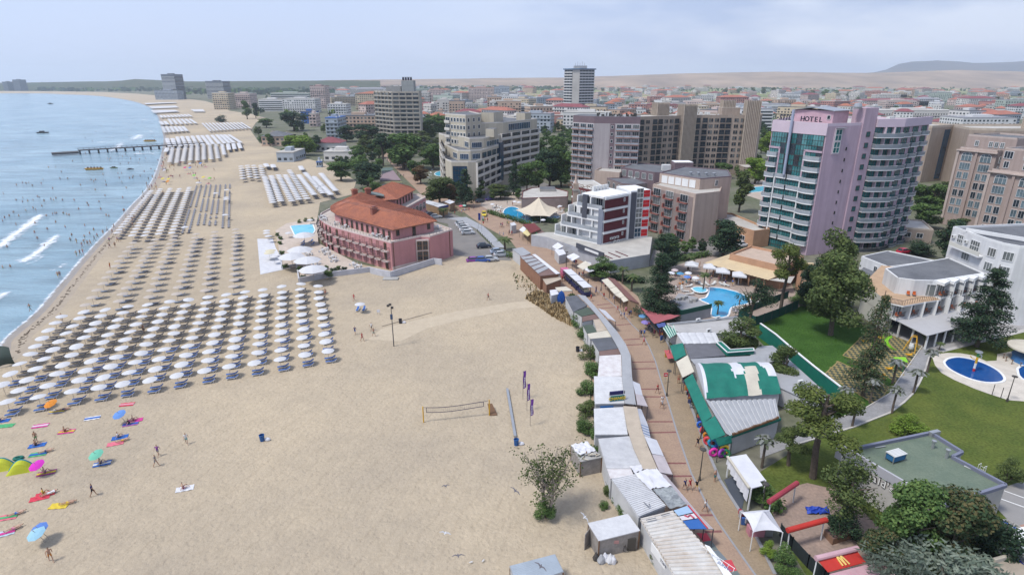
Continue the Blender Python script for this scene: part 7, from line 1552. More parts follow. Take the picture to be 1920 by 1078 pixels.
#   TREES
BARK=mat('bark',(.13,.10,.08),.95,col2=(.08,.065,.05),vscale=3);BARKL=mat('bark_pale',(.28,.24,.20),.95,vscale=3)
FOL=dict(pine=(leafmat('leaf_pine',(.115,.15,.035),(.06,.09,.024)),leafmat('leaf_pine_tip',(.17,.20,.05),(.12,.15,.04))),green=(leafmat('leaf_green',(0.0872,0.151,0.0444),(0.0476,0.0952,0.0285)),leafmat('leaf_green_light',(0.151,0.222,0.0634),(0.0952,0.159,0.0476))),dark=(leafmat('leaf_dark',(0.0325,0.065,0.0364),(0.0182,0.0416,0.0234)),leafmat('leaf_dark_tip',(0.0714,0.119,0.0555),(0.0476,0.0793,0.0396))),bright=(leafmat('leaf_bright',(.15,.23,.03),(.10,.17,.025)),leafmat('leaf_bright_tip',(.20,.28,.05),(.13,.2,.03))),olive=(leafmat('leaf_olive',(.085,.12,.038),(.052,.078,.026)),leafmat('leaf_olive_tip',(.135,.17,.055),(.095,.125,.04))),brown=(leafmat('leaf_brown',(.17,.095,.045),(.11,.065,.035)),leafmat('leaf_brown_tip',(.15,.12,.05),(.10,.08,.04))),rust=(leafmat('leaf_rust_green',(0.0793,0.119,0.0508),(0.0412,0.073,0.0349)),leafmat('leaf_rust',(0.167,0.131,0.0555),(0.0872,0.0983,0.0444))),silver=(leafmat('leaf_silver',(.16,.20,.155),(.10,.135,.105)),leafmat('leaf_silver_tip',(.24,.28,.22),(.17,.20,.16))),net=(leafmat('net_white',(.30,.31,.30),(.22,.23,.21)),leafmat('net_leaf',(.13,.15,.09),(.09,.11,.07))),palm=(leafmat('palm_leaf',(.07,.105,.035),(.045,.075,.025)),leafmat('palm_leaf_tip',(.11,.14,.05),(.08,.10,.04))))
def leaves(b,c,rx,rz,n,s,mats,r,shell=.45,up=.35):
 for _ in range(n):
  while True:
   x,y,z=r.uniform(-1,1),r.uniform(-1,1),r.uniform(-1,1);d=x*x+y*y+z*z
   if shell*shell<d<1:break
  p=Vector((c[0]+x*rx,c[1]+y*rx,c[2]+z*rz));nr=Vector((x+r.gauss(0,.5),y+r.gauss(0,.5),z+up+r.gauss(0,.5))).normalized();a=nr.orthogonal().normalized();e=nr.cross(a);k=r.uniform(0,6.28);a,e=a*math.cos(k)+e*math.sin(k),e*math.cos(k)-a*math.sin(k);w_=s*r.uniform(.6,1.3)
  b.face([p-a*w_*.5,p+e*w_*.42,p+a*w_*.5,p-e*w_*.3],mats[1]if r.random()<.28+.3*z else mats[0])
def limb_tree(b,top,r0,n,spread,r,m,z0):
 b.tube([(0,0,0),(r.uniform(-.1,.1),r.uniform(-.1,.1),z0),(r.uniform(-.3,.3),r.uniform(-.3,.3),top)],[r0,r0*.75,r0*.3],7,m)
 for k in range(n):
  a=k/n*6.28+r.uniform(-.4,.4);z=z0+(top-z0)*r.uniform(0,.5);e=Vector((math.cos(a)*spread*r.uniform(.6,1),math.sin(a)*spread*r.uniform(.6,1),z+(top-z)*r.uniform(.5,1)));mdl=Vector((e.x*.45,e.y*.45,z+(e.z-z)*.6));b.tube([(0,0,z),mdl,e],[r0*.45,r0*.3,r0*.08],5,m)
PROTO={}
def proto(kind,fol,v=0,lod=1.0):
 """crown and trunk meshes of a tree 10 m high with a crown 6 m across"""
 k=(kind,fol,v,lod)
 if k in PROTO:return PROTO[k]
 r=random.Random(hash((kind,v))%1000 if False else sum(map(ord,kind))+v*17);m=FOL[fol];c=MB();t=MB();L_=lambda n:int(n*lod);ls=.52/math.sqrt(lod)
 if kind in('broad','acacia','poplar'):
  n={'broad':19,'acacia':12,'poplar':13}[kind];limb_tree(t,7.6,.24,7,2.0 if kind!='poplar' else.9,r,BARK,2.4)
  for i in range(n):
   a,q=r.uniform(0,6.28),math.sqrt(r.random())
   if kind=='poplar':z=2.5+i/n*6.4;q*=.8*(1-abs(z-5)/7);rad=1.15
   else:z=2.0+r.random()*6.8;q*=max(.3,math.sqrt(max(.05,1-((z-5.2)/4.5)**2)));rad=r.uniform(.95,1.55)
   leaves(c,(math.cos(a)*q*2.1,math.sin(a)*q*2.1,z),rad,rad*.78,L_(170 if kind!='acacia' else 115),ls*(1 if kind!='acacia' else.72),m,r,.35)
 elif kind=='sparse':
  for k2 in(-1,1):
   base=Vector((k2*.12,0,0));tip=Vector((k2*.5,.1*k2,4.0));t.tube([base,(base+tip)/2+Vector((k2*.1,0,0)),tip],[.22,.18,.12],7,BARKL)
   for j in range(15):
    a=r.uniform(0,6.28);s=tip*r.uniform(.55,1);e=s+Vector((math.cos(a)*r.uniform(1.2,2.6),math.sin(a)*r.uniform(1.2,2.6),r.uniform(1.2,4.6)));e.z=min(e.z,9.4-.35*(e.x**2+e.y**2)**.5);md=(s+e)/2+Vector((0,0,-.25));t.tube([s,md,e],[.08,.05,.018],5,BARKL)
    for q in range(5):
     u=md.lerp(e,r.random());f=u+Vector((r.uniform(-.9,.9),r.uniform(-.9,.9),r.uniform(0,.9)));t.tube([u,f],[.025,.01],4,BARKL,False);leaves(c,f,.55,.42,L_(6),.22,m,r,0)
 elif kind=='pine':
  t.tube([(0,0,0),(.15,.1,3),(-.1,.2,6),(.1,0,8.6)],[.26,.22,.17,.07],8,BARK)
  for i in range(12):
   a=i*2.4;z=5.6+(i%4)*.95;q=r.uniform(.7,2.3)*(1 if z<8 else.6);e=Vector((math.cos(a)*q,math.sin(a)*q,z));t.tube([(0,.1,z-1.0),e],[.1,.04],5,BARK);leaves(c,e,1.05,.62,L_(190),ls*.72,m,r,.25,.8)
 elif kind in('conifer','thin'):
  t.tube([(0,0,0),(0,0,9.6)],[.22,.03],7,BARK);n=20
  for i in range(n):
   z=1.6+i/n*7.9;R0=2.9*(1-(z-1.2)/9.0)**.85+.12
   if kind=='thin':R0*=r.uniform(.5,1.0)
   for k2 in range(max(3,int(6*(1-i/n))+2)):
    a=r.uniform(0,6.28);q=R0*r.uniform(.65,1.05);e=Vector((math.cos(a)*q,math.sin(a)*q,z-q*.18));t.tube([(0,0,z),e],[.045,.015],4,BARK,False)
    for s in(.45,.8):leaves(c,e*s+Vector((0,0,z*(1-s)-.05)),.42+.12*R0,.26,L_(20 if kind=='conifer' else 11),ls*.66,m,r,0,.9)
 elif kind=='bush':
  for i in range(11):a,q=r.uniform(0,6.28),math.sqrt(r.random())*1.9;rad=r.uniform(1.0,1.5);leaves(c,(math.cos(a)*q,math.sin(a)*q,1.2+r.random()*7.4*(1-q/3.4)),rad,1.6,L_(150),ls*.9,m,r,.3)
  for i in range(6):a=i*1.05;t.tube([(0,0,0),(math.cos(a)*1.6,math.sin(a)*1.6,6)],[.15,.04],5,BARK)
 elif kind=='silver':
  for i in range(800):
   a,q=r.uniform(0,6.28),math.sqrt(r.random())*2.6;p=Vector((math.cos(a)*q,math.sin(a)*q,3.0+r.random()*3.6*(1.05-q/3)));d_=Vector((math.cos(a)*.5,math.sin(a)*.5,1)).normalized()
   for j in range(7):f=p+d_*j*.26;s=d_.cross(Vector((math.sin(j*2.4+i),math.cos(j*2.4+i),.3))).normalized()*.27;wv=d_*.07;c.face([f-wv,f+s*.5,f+s+d_*.25,f+wv],m[j%2])
  for i in range(6):a=i*1.05;t.tube([(0,0,0),(math.cos(a)*1.4,math.sin(a)*1.4,5)],[.2,.05],5,BARKL)
 elif kind=='palm':
  t.tube([(0,0,0),(.1,0,4),(0,.1,8)],[.34,.26,.24],8,BARK)
  for i in range(26):
   a=i*2.4;up=r.uniform(-.3,1.0);pr=None
   for j in range(6):
    s=j/5;p=Vector((math.cos(a)*3.0*s,math.sin(a)*3.0*s,8+up*1.6*s*1.6-2.4*s*s));sd=Vector((-math.sin(a),math.cos(a),-.25))*.42*math.sin(math.pi*min(1,s+.15));sd2=Vector((math.sin(a),-math.cos(a),-.25))*.42*math.sin(math.pi*min(1,s+.15))
    if pr:c.face([pr[0],p,p+sd,pr[1]],m[i%2]);c.face([p,pr[0],pr[2],p+sd2],m[i%2])
    pr=(p,p+sd,p+sd2)
 elif kind=='wrapped':
  t.tube([(0,0,0),(.1,.05,3.5),(0,0,7.2)],[.34,.3,.3],8,BARK)
  for i in range(30):
   a=i*2.4;q=r.uniform(.8,2.4);up=r.uniform(-.2,1.2);d_=Vector((math.cos(a),math.sin(a),0));s=Vector((-d_.y,d_.x,0))*.42;p0,p1,p2=Vector((0,0,7.3)),d_*q*.7+Vector((0,0,7.8+up)),d_*(q+.5)+Vector((0,0,7.2+up*.9))
   for s0,mm in((s,m[0]if i%3 else m[1]),):c.face([p0-s*.3,p0+s*.3,p1+s0,p1-s0],mm);c.face([p1-s0,p1+s0,p2+s0*.5,p2-s0*.5],mm)
  leaves(c,(0,0,8.0),1.9,.9,90,.8,m,r,.5)
 me=(c.mesh('crown'),t.mesh('trunk'));PROTO[k]=me;return me
def tree(kind,fol,bx,by,top,wpx,label,zone='S',v=0,group=None,z=0.0,cat='tree',lod=1.0):
 p=at(bx,by,z,zone);o_=ZONES[zone];lod*=2.4 if o_[1]+by/o_[2]>440 else 1.5;ty=o_[1]+top/o_[2];h=max(1.2,plumb(p,0,ty)-z);zc=p.y*CP+(CAM_H-z-h*.6)*SP;wm=1.18*wpx/o_[2]*zc/FPX;me=proto(kind,fol,v,lod)
 T=empty({'bush':'shrub','palm':'palm_tree','wrapped':'palm_tree','conifer':'conifer','pine':'pine_tree','thin':'conifer'}.get(kind,'tree'),p,label,cat if kind!='bush' else 'shrub',group);rz=(bx*7+by)%6.28
 s=(wm/6.0,wm/6.0,h/9.6);new_obj('crown',me[0],T,(0,0,0),rz,s);new_obj('trunk',me[1],T,(0,0,0),rz,s);return T
q='Q6'
tree('sparse','olive',1158,745,330,320,'open branched tree with thin yellow green leaves on the sand','B');tree('bush','green',1150,752,640,125,'low green shrub round the foot of the sparse beach tree','B')
tree('pine','pine',1524,895,722,142,'big pine with yellow green needles beside the ribbed metal roof',lod=1.6);tree('pine','olive',1478,872,800,70,'small dark pine leaning below the big pine',v=2)
tree('acacia','olive',1570,1000,858,130,'thin leaved acacia in front of the raised fascia letters',lod=1.3);tree('bush','dark',1578,1012,952,62,'dark round shrub in the brick planter')
for i,(x,y,t,w_,l_)in enumerate(((1690,1062,905,125,'left one of the dense trees before the green roofed restaurant'),(1768,1078,925,135,'middle rust tinged one of the dense trees before the restaurant'),(1838,1065,945,110,'right darkest one of the dense trees before the restaurant'),(1640,1075,985,90,'low rusty tree beside the faded pink awning'))):tree('broad',('green','rust','dark','rust')[i],x,y,t,w_*.8,l_,v=i,lod=1.1)
tree('silver','silver',1752,1150,1022,215,'broad silver leaved bush at the bottom edge');tree('bush','green',1465,1066,1018,44,'rounded green shrub beside the dark mesh fence');tree('bush','bright',1441,1044,1014,30,'small bright green shrub by the corner kiosk');tree('bush','green',1486,1090,1066,44,'low shrub at the bottom edge beside the mesh fence');tree('bush','green',1425,935,905,60,'green hedge shrub behind the white pergola')
tree('bush','bright',1703,812,778,62,'yellow green bush standing on the dry lawn');tree('bush','olive',1888,905,858,46,'olive bush by the asphalt drive')
for i,(b_,h_,w_,l_)in enumerate((((80,725),505,135,'left most net wrapped palm beside the path'),((155,828),635,145,'net wrapped palm nearest the big pine'),((290,645),440,115,'net wrapped palm at the rubber floor corner'),((468,492),290,130,'net wrapped palm beside the lime play roof'),((465,722),505,125,'net wrapped palm on the outer path edge'),((630,570),370,135,'leaning net wrapped palm in the middle of the path edge'),((738,405),215,120,'net wrapped palm nearest the oval pool'))):tree('wrapped','net',*b_,h_+5,w_,l_,'Y3',group='net wrapped palms along the garden path')
tree('wrapped','net',445,468,285,120,'net wrapped palm in front of the green stall end wall','R',group='net wrapped palms along the garden path')
tree('palm','palm',832,234,170,70,'small palm beside the hotel terrace edge','Y3');tree('palm','palm',710,206,108,70,'small palm under the terrace canopy','Y3')
tree('thin','rust',1617,742,545,92,'tall thin dark conifer beside the playground',lod=1.4);tree('conifer','dark',1831,650,496,105,'broad dark conifer on the lawn in front of the white hotel',lod=1.4)
tree('broad','olive',1557,628,455,108,'tall broad olive green tree on the corner of the green lawn',lod=1.5);tree('broad','olive',1543,592,430,78,'pale grey green tree before the lilac tower',v=1,lod=1.2);tree('broad','dark',1522,578,482,62,'dark tree beside the bar hut',v=2);tree('bush','green',1506,570,548,46,'rounded bush by the green lawn corner')
tree('pine','pine',1462,590,449,66,'umbrella pine with a long bare trunk by the pool restaurant',lod=1.3);tree('acacia','dark',1405,606,520,72,'dark leaved tree between the hotel pool and the fence',v=1,lod=1.3)
tree('broad','olive',1384,670,595,76,'round tree growing through the shop roofs',v=3,lod=1.4);tree('broad','olive',1466,724,648,54,'second tree growing through the roofs by the lawn',v=1,lod=1.2)
tree('conifer','dark',1231,602,470,84,'huge dark conifer behind the red canopy',lod=1.7,v=1);tree('broad','dark',1243,508,440,56,'dark green tree beside the white podium',v=1);tree('broad','green',1128,524,484,52,'bushy green tree by the cream slanted awning',v=2);tree('palm','palm',1167,532,497,26,'palm behind the maroon roofed shop row');tree('palm','palm',1184,546,512,30,'palm with bare trunk before the dark conifer');tree('palm','palm',1345,590,562,24,'small palm on the island in the hotel pool');tree('palm','palm',1318,545,508,24,'palm between the pool parasols');tree('palm','palm',1290,506,476,28,'palm behind the pool parasols');tree('palm','palm',947,470,443,34,'feathery palm at the car park end');tree('palm','palm',832,408,389,26,'small palm before the tan restaurant block')
for i,(x,y,t,w_,k,f,l_)in enumerate(((1355,480,413,66,'broad','dark','dark bluish tree beside the tan hotel end wall'),(1385,398,315,46,'poplar','olive','tall olive tree behind the tan hotel end wall'),(1415,345,296,44,'broad','bright','bright green tree between long hotel and lilac tower'),(1352,335,304,34,'broad','green','green tree left of the bright one by the long hotel'),(1440,300,245,36,'broad','bright','yellow green tree at the end of the long hotel'),(1388,330,300,30,'bush','green','low green tree before the long hotel wing'),(1722,395,345,44,'broad','green','left of the green trees between lilac tower and arched hotel'),(1752,400,342,46,'broad','green','middle green tree between lilac tower and arched hotel'),(1735,428,380,50,'broad','green','lower green tree between lilac tower and arched hotel'),(1772,492,402,60,'broad','dark','dark tree before the arched hotel base'),(1725,478,440,56,'bush','dark','dark hedge tree by the low annexe'),(1795,440,408,40,'broad','olive','olive tree at the foot of the arched hotel'),(1400,440,414,26,'bush','green','small bush beside the orange annexe'),(873,388,314,42,'conifer','dark','dark conifer before the glass corner of the cream hotel'),(825,384,332,52,'broad','olive','brown green tree beside the tree lined street'),(843,380,344,36,'broad','brown','brownish tree next to the dark conifer'),(938,374,344,42,'broad','olive','olive tree beside the parked dark cars'),(963,366,296,30,'conifer','dark','pointed dark conifer before the cream hotel'),(988,360,304,36,'broad','green','green tree right of the pointed conifer'),(1010,356,298,38,'broad','green','second green tree right of the pointed conifer'),(1030,352,276,46,'broad','dark','dark tree left of the slab hotel'),(1052,350,268,44,'broad','green','tall green tree against the slab hotel'),(1042,318,255,40,'broad','green','green tree behind those beside the slab hotel'),(1003,322,275,18,'thin','dark','slim dark conifer at the cream hotel end'),(789,345,308,30,'broad','brown','russet brown tree by the tree lined street'),(767,318,295,22,'broad','brown','smaller russet tree further up the street'),(777,335,300,26,'broad','green','green tree between the two russet ones'),(757,318,246,66,'broad','green','large green tree at the bend of the street'),(718,312,246,46,'pine','dark','dark pine at the upper end of the street'),(812,318,266,46,'broad','green','green tree left of the cream hotel'),(733,262,232,34,'broad','dark','dark tree under the grey tower'),(686,268,232,48,'broad','dark','dark round tree before the blue framed building'),(650,266,234,36,'broad','dark','dark tree left of the round one'),(690,290,252,34,'broad','olive','yellowing tree before the dark round one'),(556,292,254,40,'broad','bright','yellow green tree at the edge of the beach'),(573,292,252,40,'broad','bright','brightest yellow green tree by the beach bar'),(543,292,262,30,'broad','green','green tree left of the yellow green pair'),(590,285,252,26,'broad','dark','dark tree right of the yellow green pair'),(640,340,302,44,'broad','green','green tree beside the white beach restaurant'),(690,354,303,58,'broad','dark','big dark tree behind the pink hotel'),(700,362,330,34,'bush','green','lighter bush below the big dark tree'),(668,312,284,50,'bush','green','bushy green tree over the white beach restaurant'),(552,246,209,50,'broad','dark','wide oak like tree behind the beach bar'),(418,229,214,26,'bush','dark','round dark bush on the far sand'),(464,224,187,22,'poplar','green','pale poplar beside the far white hotels'),(480,222,192,18,'poplar','dark','dark poplar beside the pale one'),(500,240,222,26,'broad','green','green tree beside the thatched bar'),(805,262,222,36,'broad','green','green tree right of the grey tower'),(826,260,214,34,'broad','green','second green tree right of the grey tower'),(790,280,244,40,'broad','olive','olive tree below the grey tower'),(495,268,246,24,'bush','green','bush in front of the thatched bar'))):
 tree(k,f,x,y,t,w_,l_,v=i%4,lod=.75)
for i,(x,y,s)in enumerate(((1078,566,26),(1086,606,32),(1095,632,32),(1108,668,38),(1114,700,38),(1102,735,34),(1100,775,36),(1098,806,34),(1108,640,26),(1118,735,26),(1122,820,30),(1118,850,26),(1143,917,30),(1171,960,30),(1160,935,24),(1230,1046,26),(1132,948,16),(1215,1010,16))):tree('bush','green' if i%3 else 'olive',x,y+4,y-s*(.8 if i<12 else.6),s*1.2,'wild green shrub at the back of the beach side stalls',v=i%3,group='shrubs behind the beach side stalls',lod=.8)
for zn,x,y,s,f in(('X3',820,120,50,'green'),('X3',900,105,55,'green'),('X3',980,95,50,'green'),('X3',545,285,60,'green'),('X3',580,330,60,'green'),('X3',575,390,60,'green'),('X3',600,520,70,'green'),('X3',640,560,70,'dark'),('X3',640,690,75,'green'),('X3',830,720,80,'green'),('X3',870,825,70,'dark'),('X3',1190,795,110,'green'),('X3',1250,740,80,'dark'),('X3',1315,710,70,'green'),('X3',1388,725,72,'dark'),('X3',1160,700,60,'green')):tree('bush',f,x,y,y-s,s*1.15,'clipped round shrub on the terrace of the pink hotel',zn,z=.6,group='clipped shrubs of the pink hotel terrace',lod=.6)
for k,(a,c,n,l_)in enumerate((((915,400),(1000,425),12,'clipped hedge along the kidney pool'),((1150,525),(1210,530),7,'dark hedge below the white podium'),((1255,492),(1330,480),9,'dark hedge behind the pool parasols'),((1000,415),(1045,418),5,'low hedge behind the maroon roofed shop'),((945,480),(985,490),4,'green shrubs at the end of the car park'),((1420,930),(1455,960),4,'shrub mass behind the star shaped sail'))):
 p0,p1=at(*a),at(*c);T=empty('hedge',p0,l_,'hedge');b=MB();r=random.Random(k)
 for i in range(n*3):leaves(b,(p1-p0)*(i/(n*3))+Vector((r.uniform(-.3,.3),r.uniform(-.3,.3),.8)),1.1,.9,60,.4,FOL['green' if k!=1 else 'dark'],r,.3)
 b.build('foliage',T)
r=random.Random(31);DRY=[flat('dry_grass_%d'%i,c,.95)for i,c in enumerate(((.36,.26,.13),(.27,.185,.09),(.42,.32,.18)))]
tufts('dry_grass',px('S',(985,560),(1005,548),(1040,560),(1068,590),(1072,612),(1040,596),(1010,575)),2600,DRY,.35,.95,3);tufts('dune_weeds',px('S',(960,515),(1000,520),(1010,545),(970,545)),120,[DRY[1],FOL['olive'][0]],.2,.6,4)
tufts('lawn_tufts',px('S',(1600,800),(1740,700),(1920,720),(1960,880),(1860,900),(1700,800),(1600,830)),1200,[LAWN2,flat('tuft_dry',(.15,.15,.05),.95),flat('tuft_green',(.06,.10,.02),.95)],.03,.09,5);tufts('lawn_tufts',px('S',(1420,615),(1505,578),(1590,600),(1600,650),(1540,700),(1560,760)),1500,[LAWN,flat('tuft_deep',(.035,.085,.015),.95)],.05,.14,6)
#   THE TOWN BEHIND
PAL=[flat('town_wall_%d'%i,c,.9,vscale=.2)for i,c in enumerate([(.56,.53,.49),(.60,.57,.53),(.62,.61,.59),(.50,.37,.28),(.55,.44,.40),(.43,.22,.19),(.55,.46,.33),(.36,.40,.44),(.40,.46,.40),(.64,.64,.63)])];RFS=[TILE,mat('town_roof_red',(.36,.14,.10),.9,vscale=.3),mat('town_roof_maroon',(.22,.07,.08),.9,vscale=.3),ROOFG,ROOFL,mat('town_roof_grey',(.27,.27,.29),.9,vscale=.3)]
CNAME=['cream','pale cream','white','tan','dusty pink','brick red','yellow','blue grey','pale green','bright white'];RNAME=['orange tiled','red','maroon','dark flat','pale flat','grey']
BLU=flat('town_blue',(.05,.13,.36));TEALB=flat('town_teal',(.06,.22,.25))
def house_mesh(w_,d_,h,wm,rm,hip,r,bands=False,b=None,M=None,name='house'):
 own=b is None;b=b or MB();M=M or Matrix();fl=max(1,int(h/3));b.box(-w_/2,w_/2,0,d_,0,h,wm,M)
 for side in(0,1,2):
  n=max(2,int((w_ if side==0 else d_)/3.2));Ln=w_ if side==0 else d_
  for f in range(fl):
   z0=f*3+.9;z1=z0+1.5
   for i in range(n if not bands else 1):
    a=(i+.2)/n*Ln if not bands else.4;c=(i+.75)/n*Ln if not bands else Ln-.4
    if r.random()<.06:continue
    q={0:[(a-w_/2,-.05),(c-w_/2,-.05)],1:[(-w_/2-.05,c),(-w_/2-.05,a)],2:[(w_/2+.05,a),(w_/2+.05,c)]}[side]
    b.face([M@Vector((*q[0],z0)),M@Vector((*q[1],z0)),M@Vector((*q[1],z1)),M@Vector((*q[0],z1))],GL_DARK if r.random()<.8 else GL_CURT)
   if side==0 and(bands or r.random()<.5):b.box(-w_/2-.1,w_/2+.1,-.7,0,f*3-.1,f*3+.8,wm if not bands else FRAME,M)
 if hip:
  e=.6;A=[Vector((x,y,h))for x,y in((-w_/2-e,-e),(w_/2+e,-e),(w_/2+e,d_+e),(-w_/2-e,d_+e))];k=min(w_,d_)/2;rh=h+min(3.2,k*.55);P,Q_=(Vector((-w_/2+k,d_/2,rh)),Vector((w_/2-k,d_/2,rh)))if w_>=d_ else(Vector((0,k,rh)),Vector((0,d_-k,rh)))
  fs=[[A[0],A[1],Q_,P],[A[1],A[2],Q_],[A[2],A[3],P,Q_],[A[3],A[0],P]]if w_>=d_ else[[A[0],A[1],P],[A[1],A[2],Q_,P],[A[2],A[3],Q_],[A[3],A[0],P,Q_]]
  for f in fs:b.face([M@v for v in f],rm)
 else:
  b.box(-w_/2-.15,w_/2+.15,-.15,d_+.15,h,h+.5,rm,M);b.box(-w_/5,w_/6,d_*.3,d_*.6,h+.5,h+2.6,wm,M)
  for _ in range(3):x,y=r.uniform(-w_/2.4,w_/2.6),r.uniform(.5,d_-1.5);b.box(x,x+1,y,y+1,h+.5,h+1.5,ACW,M)
 return b.mesh(name)if own else None
OCC=[(0,180,70),(-5,265,42),(33,225,30),(40,257,26),(90,300,45),(115,300,30),(94,168,35),(150,185,45),(215,275,45),(-85,465,30),(76,718,30),(55,180,30),(80,330,20)]
def block(label,x0,x1,yt,yb,dep,wi,ri,hip=False,bands=False,name='building'):
 p,q_=at(x0,yb),at(x1,yb);w_=(q_-p).length;h=plumb((p+q_)/2,0,yt);m=(p+q_)/2;o=new_obj(name,house_mesh(w_,dep,h,PAL[wi]if isinstance(wi,int)else wi,RFS[ri]if isinstance(ri,int)else ri,hip,random.Random(len(label)+x0),bands),None,m,math.atan2(q_.y-p.y,q_.x-p.x));setp(o,label,'building');OCC.append((m.x,m.y+dep/2,max(w_,dep)*.55));return o
DGT=flat('dark_glass_tower',(.14,.16,.19),.6)
for a in(('dark grey glazed tower standing by the far beach',310,334,140,187,40,DGT,3,False,True),('low dark podium building below the far beach tower',292,334,170,187.5,30,7,3),('broad dark tower block inland of the far beach',390,422,153,186,40,DGT,3,False,True),('cream and teal striped hotel on the far beach front',402,431,175,206,25,6,4),('dusty pink hotel behind the cream and teal one',440,471,176,203,30,4,4),('long white hotel with window bands at the far beach',487,531,187,209,22,2,4,False,True),('wide pale green banded hotel behind the white ones',510,582,175,200,22,8,4,False,True),('white stepped hotel with blue ground floor',532,592,186,212,28,2,4),('pink tower with red top left of the orange roof',585,612,162,204,26,4,2),('blue low building beside the oak like tree',566,590,210,232,18,BLU,3),('small pink corner building by the market square',581,594,214,238,14,4,4),('grey building with a blue frame beside the dark trees',613,636,222,260,26,7,BLU),('taupe building with white awnings behind dark trees',636,705,218,252,30,3,3),('white flat roofed hotel left of the orange roof',616,650,196,219,24,9,4),('long cream building with an orange tiled roof',668,734,176,207,40,6,0,True),('cream domed hall behind the orange tiled roof',657,727,167,184,50,0,5,True),('orange terraced building with tiled eaves in the town',879,926,165,192,40,4,0),('blue grey office block beside the orange terraced one',927,955,163,188,30,7,3),('tan hotel with a cream balcony side in the middle',930,977,190,222,26,3,4),('cream balcony wing joined to the tan middle hotel',918,932,192,222,26,0,4),('tan hotel block left of the middle hotel',914,940,182,214,26,3,5),('blue and white banded hotel before the white tower',998,1043,201,222,22,9,BLU,False,True),('smaller blue and white banded hotel beside the larger one',976,998,200,220,22,9,4,False,True),('maroon low hotel left of the slab hotel',1009,1072,217,243,26,5,4),('cream hotel with brown side right of the grey tower',820,846,188,220,24,0,4),('tan hotel behind the cream one right of the grey tower',843,870,190,224,24,3,3),('cream low house right of the grey tower',788,808,210,226,16,1,4),('taupe hotel right of the orange tiled roof',785,808,173,192,24,0,4),('red topped tan block far right of the grey tower',806,832,168,192,24,4,1),('long white banded hotel behind the long tan hotel',1386,1445,205,245,30,9,5,False,True),('long grey white hotel at the back of the town',1370,1480,196,212,30,9,5,False,True),('maroon roofed long building in the town',1620,1765,189,200,40,4,2,True),('yellow building with small roof towers at the town edge',1650,1705,178,192,30,6,4),('yellow tower like house at the town edge',1682,1698,174,192,16,6,4),('white pyramid roofed building beside the yellow one',1722,1760,186,200,30,9,5,True),('dark red apartment block at the right town edge',1860,1900,192,212,30,5,2),('yellow block behind the ribbed roof towers',1294,1328,200,218,22,6,4),('brick red long block behind the slab hotel',1200,1272,197,215,24,5,2),('white hotel with grey roof behind the lilac tower',1800,1900,222,250,30,9,5),('long pale roofed hall behind the lilac tower',1640,1800,208,222,40,1,4),('far misty tower on the left horizon',28,40,150,171,40,DGT,3),('second far misty tower at the left edge',8,17,154,171,40,DGT,3),('white beach restaurant with a curved pale roof',608,668,286,302,16,1,4),('red roofed low building behind the yellow green trees',592,640,268,284,14,2,2,True),('grey flat roofed beach pavilion',520,552,287,304,20,7,ROOFL),('blue and white kiosk on the beach',594,603,305,314,3,7,BLU),('low wooden beach bar with dark roof',492,535,256,274,18,3,3,True)):block(*a)
T=empty('thatched_bar',at(515,268),'thatched round beach bar with pointed grey roofs','building')
for x,y,s in((0,0,1),(9,4,.8)):b=MB();b.lathe((x,y,0),[(6.5*s,0),(6.5*s,3)],12,WOODB);b.build('wall',T);b=MB();b.lathe((x,y,3),[(8.5*s,0),(4*s,2.8),(3.4*s,3.2),(0,6.5*s)],12,mat('thatch',(.20,.18,.16),.95,vscale=1));b.build('roof',T)
r=random.Random(77);ng=0;nt_=0;extra=MB();tries=0
def free(x,y,rad):
 return all((x-a)**2+(y-c)**2>(rad+q_)**2 for a,c,q_ in OCC)
where=lambda X,Y:('behind the lilac tower' if X>1430 else 'behind the long hotel' if X>1180 else 'beyond the cream hotel' if X>830 else 'beyond the grey tower')
houses=[]
while ng<620 and tries<60000:
 tries+=1;X=r.uniform(600,1990);Y=168+82*r.random()**1.6
 if X<700 and Y>200:continue
 if Y<172 and X>1500:Y+=12
 p=at(X,Y);big=r.random()<.3;w_,d_,h=(r.uniform(22,42),r.uniform(14,20),r.uniform(11,20))if big else(r.uniform(10,20),r.uniform(9,15),r.uniform(5,11))
 if p.y>900:w_*=1.3;d_*=1.3
 if not free(p.x,p.y,max(w_,d_)*.38):continue
 OCC.append((p.x,p.y,max(w_,d_)*.42));ng+=1;houses.append((p,X,Y,w_,d_,h,big))
for ng,(p,X,Y,w_,d_,h,big)in enumerate(sorted(houses,key=lambda t:t[0].y)):
 wi=r.choice((0,0,1,1,2,2,3,4,4,5,6,7,8,9,9));ri=r.choice((0,1,1,2,3,3,4,4,5,5));hip=ri<3;a=r.choice((0,.35,-.3,.8,-.7))+r.uniform(-.1,.1)
 if ng<280:
  o=new_obj('house',house_mesh(w_,d_,h,PAL[wi],RFS[ri],hip,r),None,p,a);setp(o,'%s %s with a %s roof %s'%(CNAME[wi],'block' if big else 'house',RNAME[ri],where(X,Y)),'house','houses of the town')
 else:house_mesh(w_,d_,h,PAL[wi],RFS[ri],hip,r,b=extra,M=Matrix.Translation(p)@Matrix.Rotation(a,4,'Z'))
rv=random.Random(3)
for i in range(240):
 far=i<130;p=at(rv.uniform(1690,1990)if i%3 else rv.uniform(1640,1740),rv.uniform(161.2,164.2));house_mesh(rv.uniform(9,16),9,rv.uniform(4,7),rv.choice(PAL),rv.choice(RFS[:3]),True,rv,b=extra,M=Matrix.Translation(p))
o=extra.build('far_houses');o['kind']='stuff'
TN={'green':'green','dark':'dark green','olive':'olive green','bright':'light green'};k=0;tries=0
ft=MB();rf=random.Random(8)
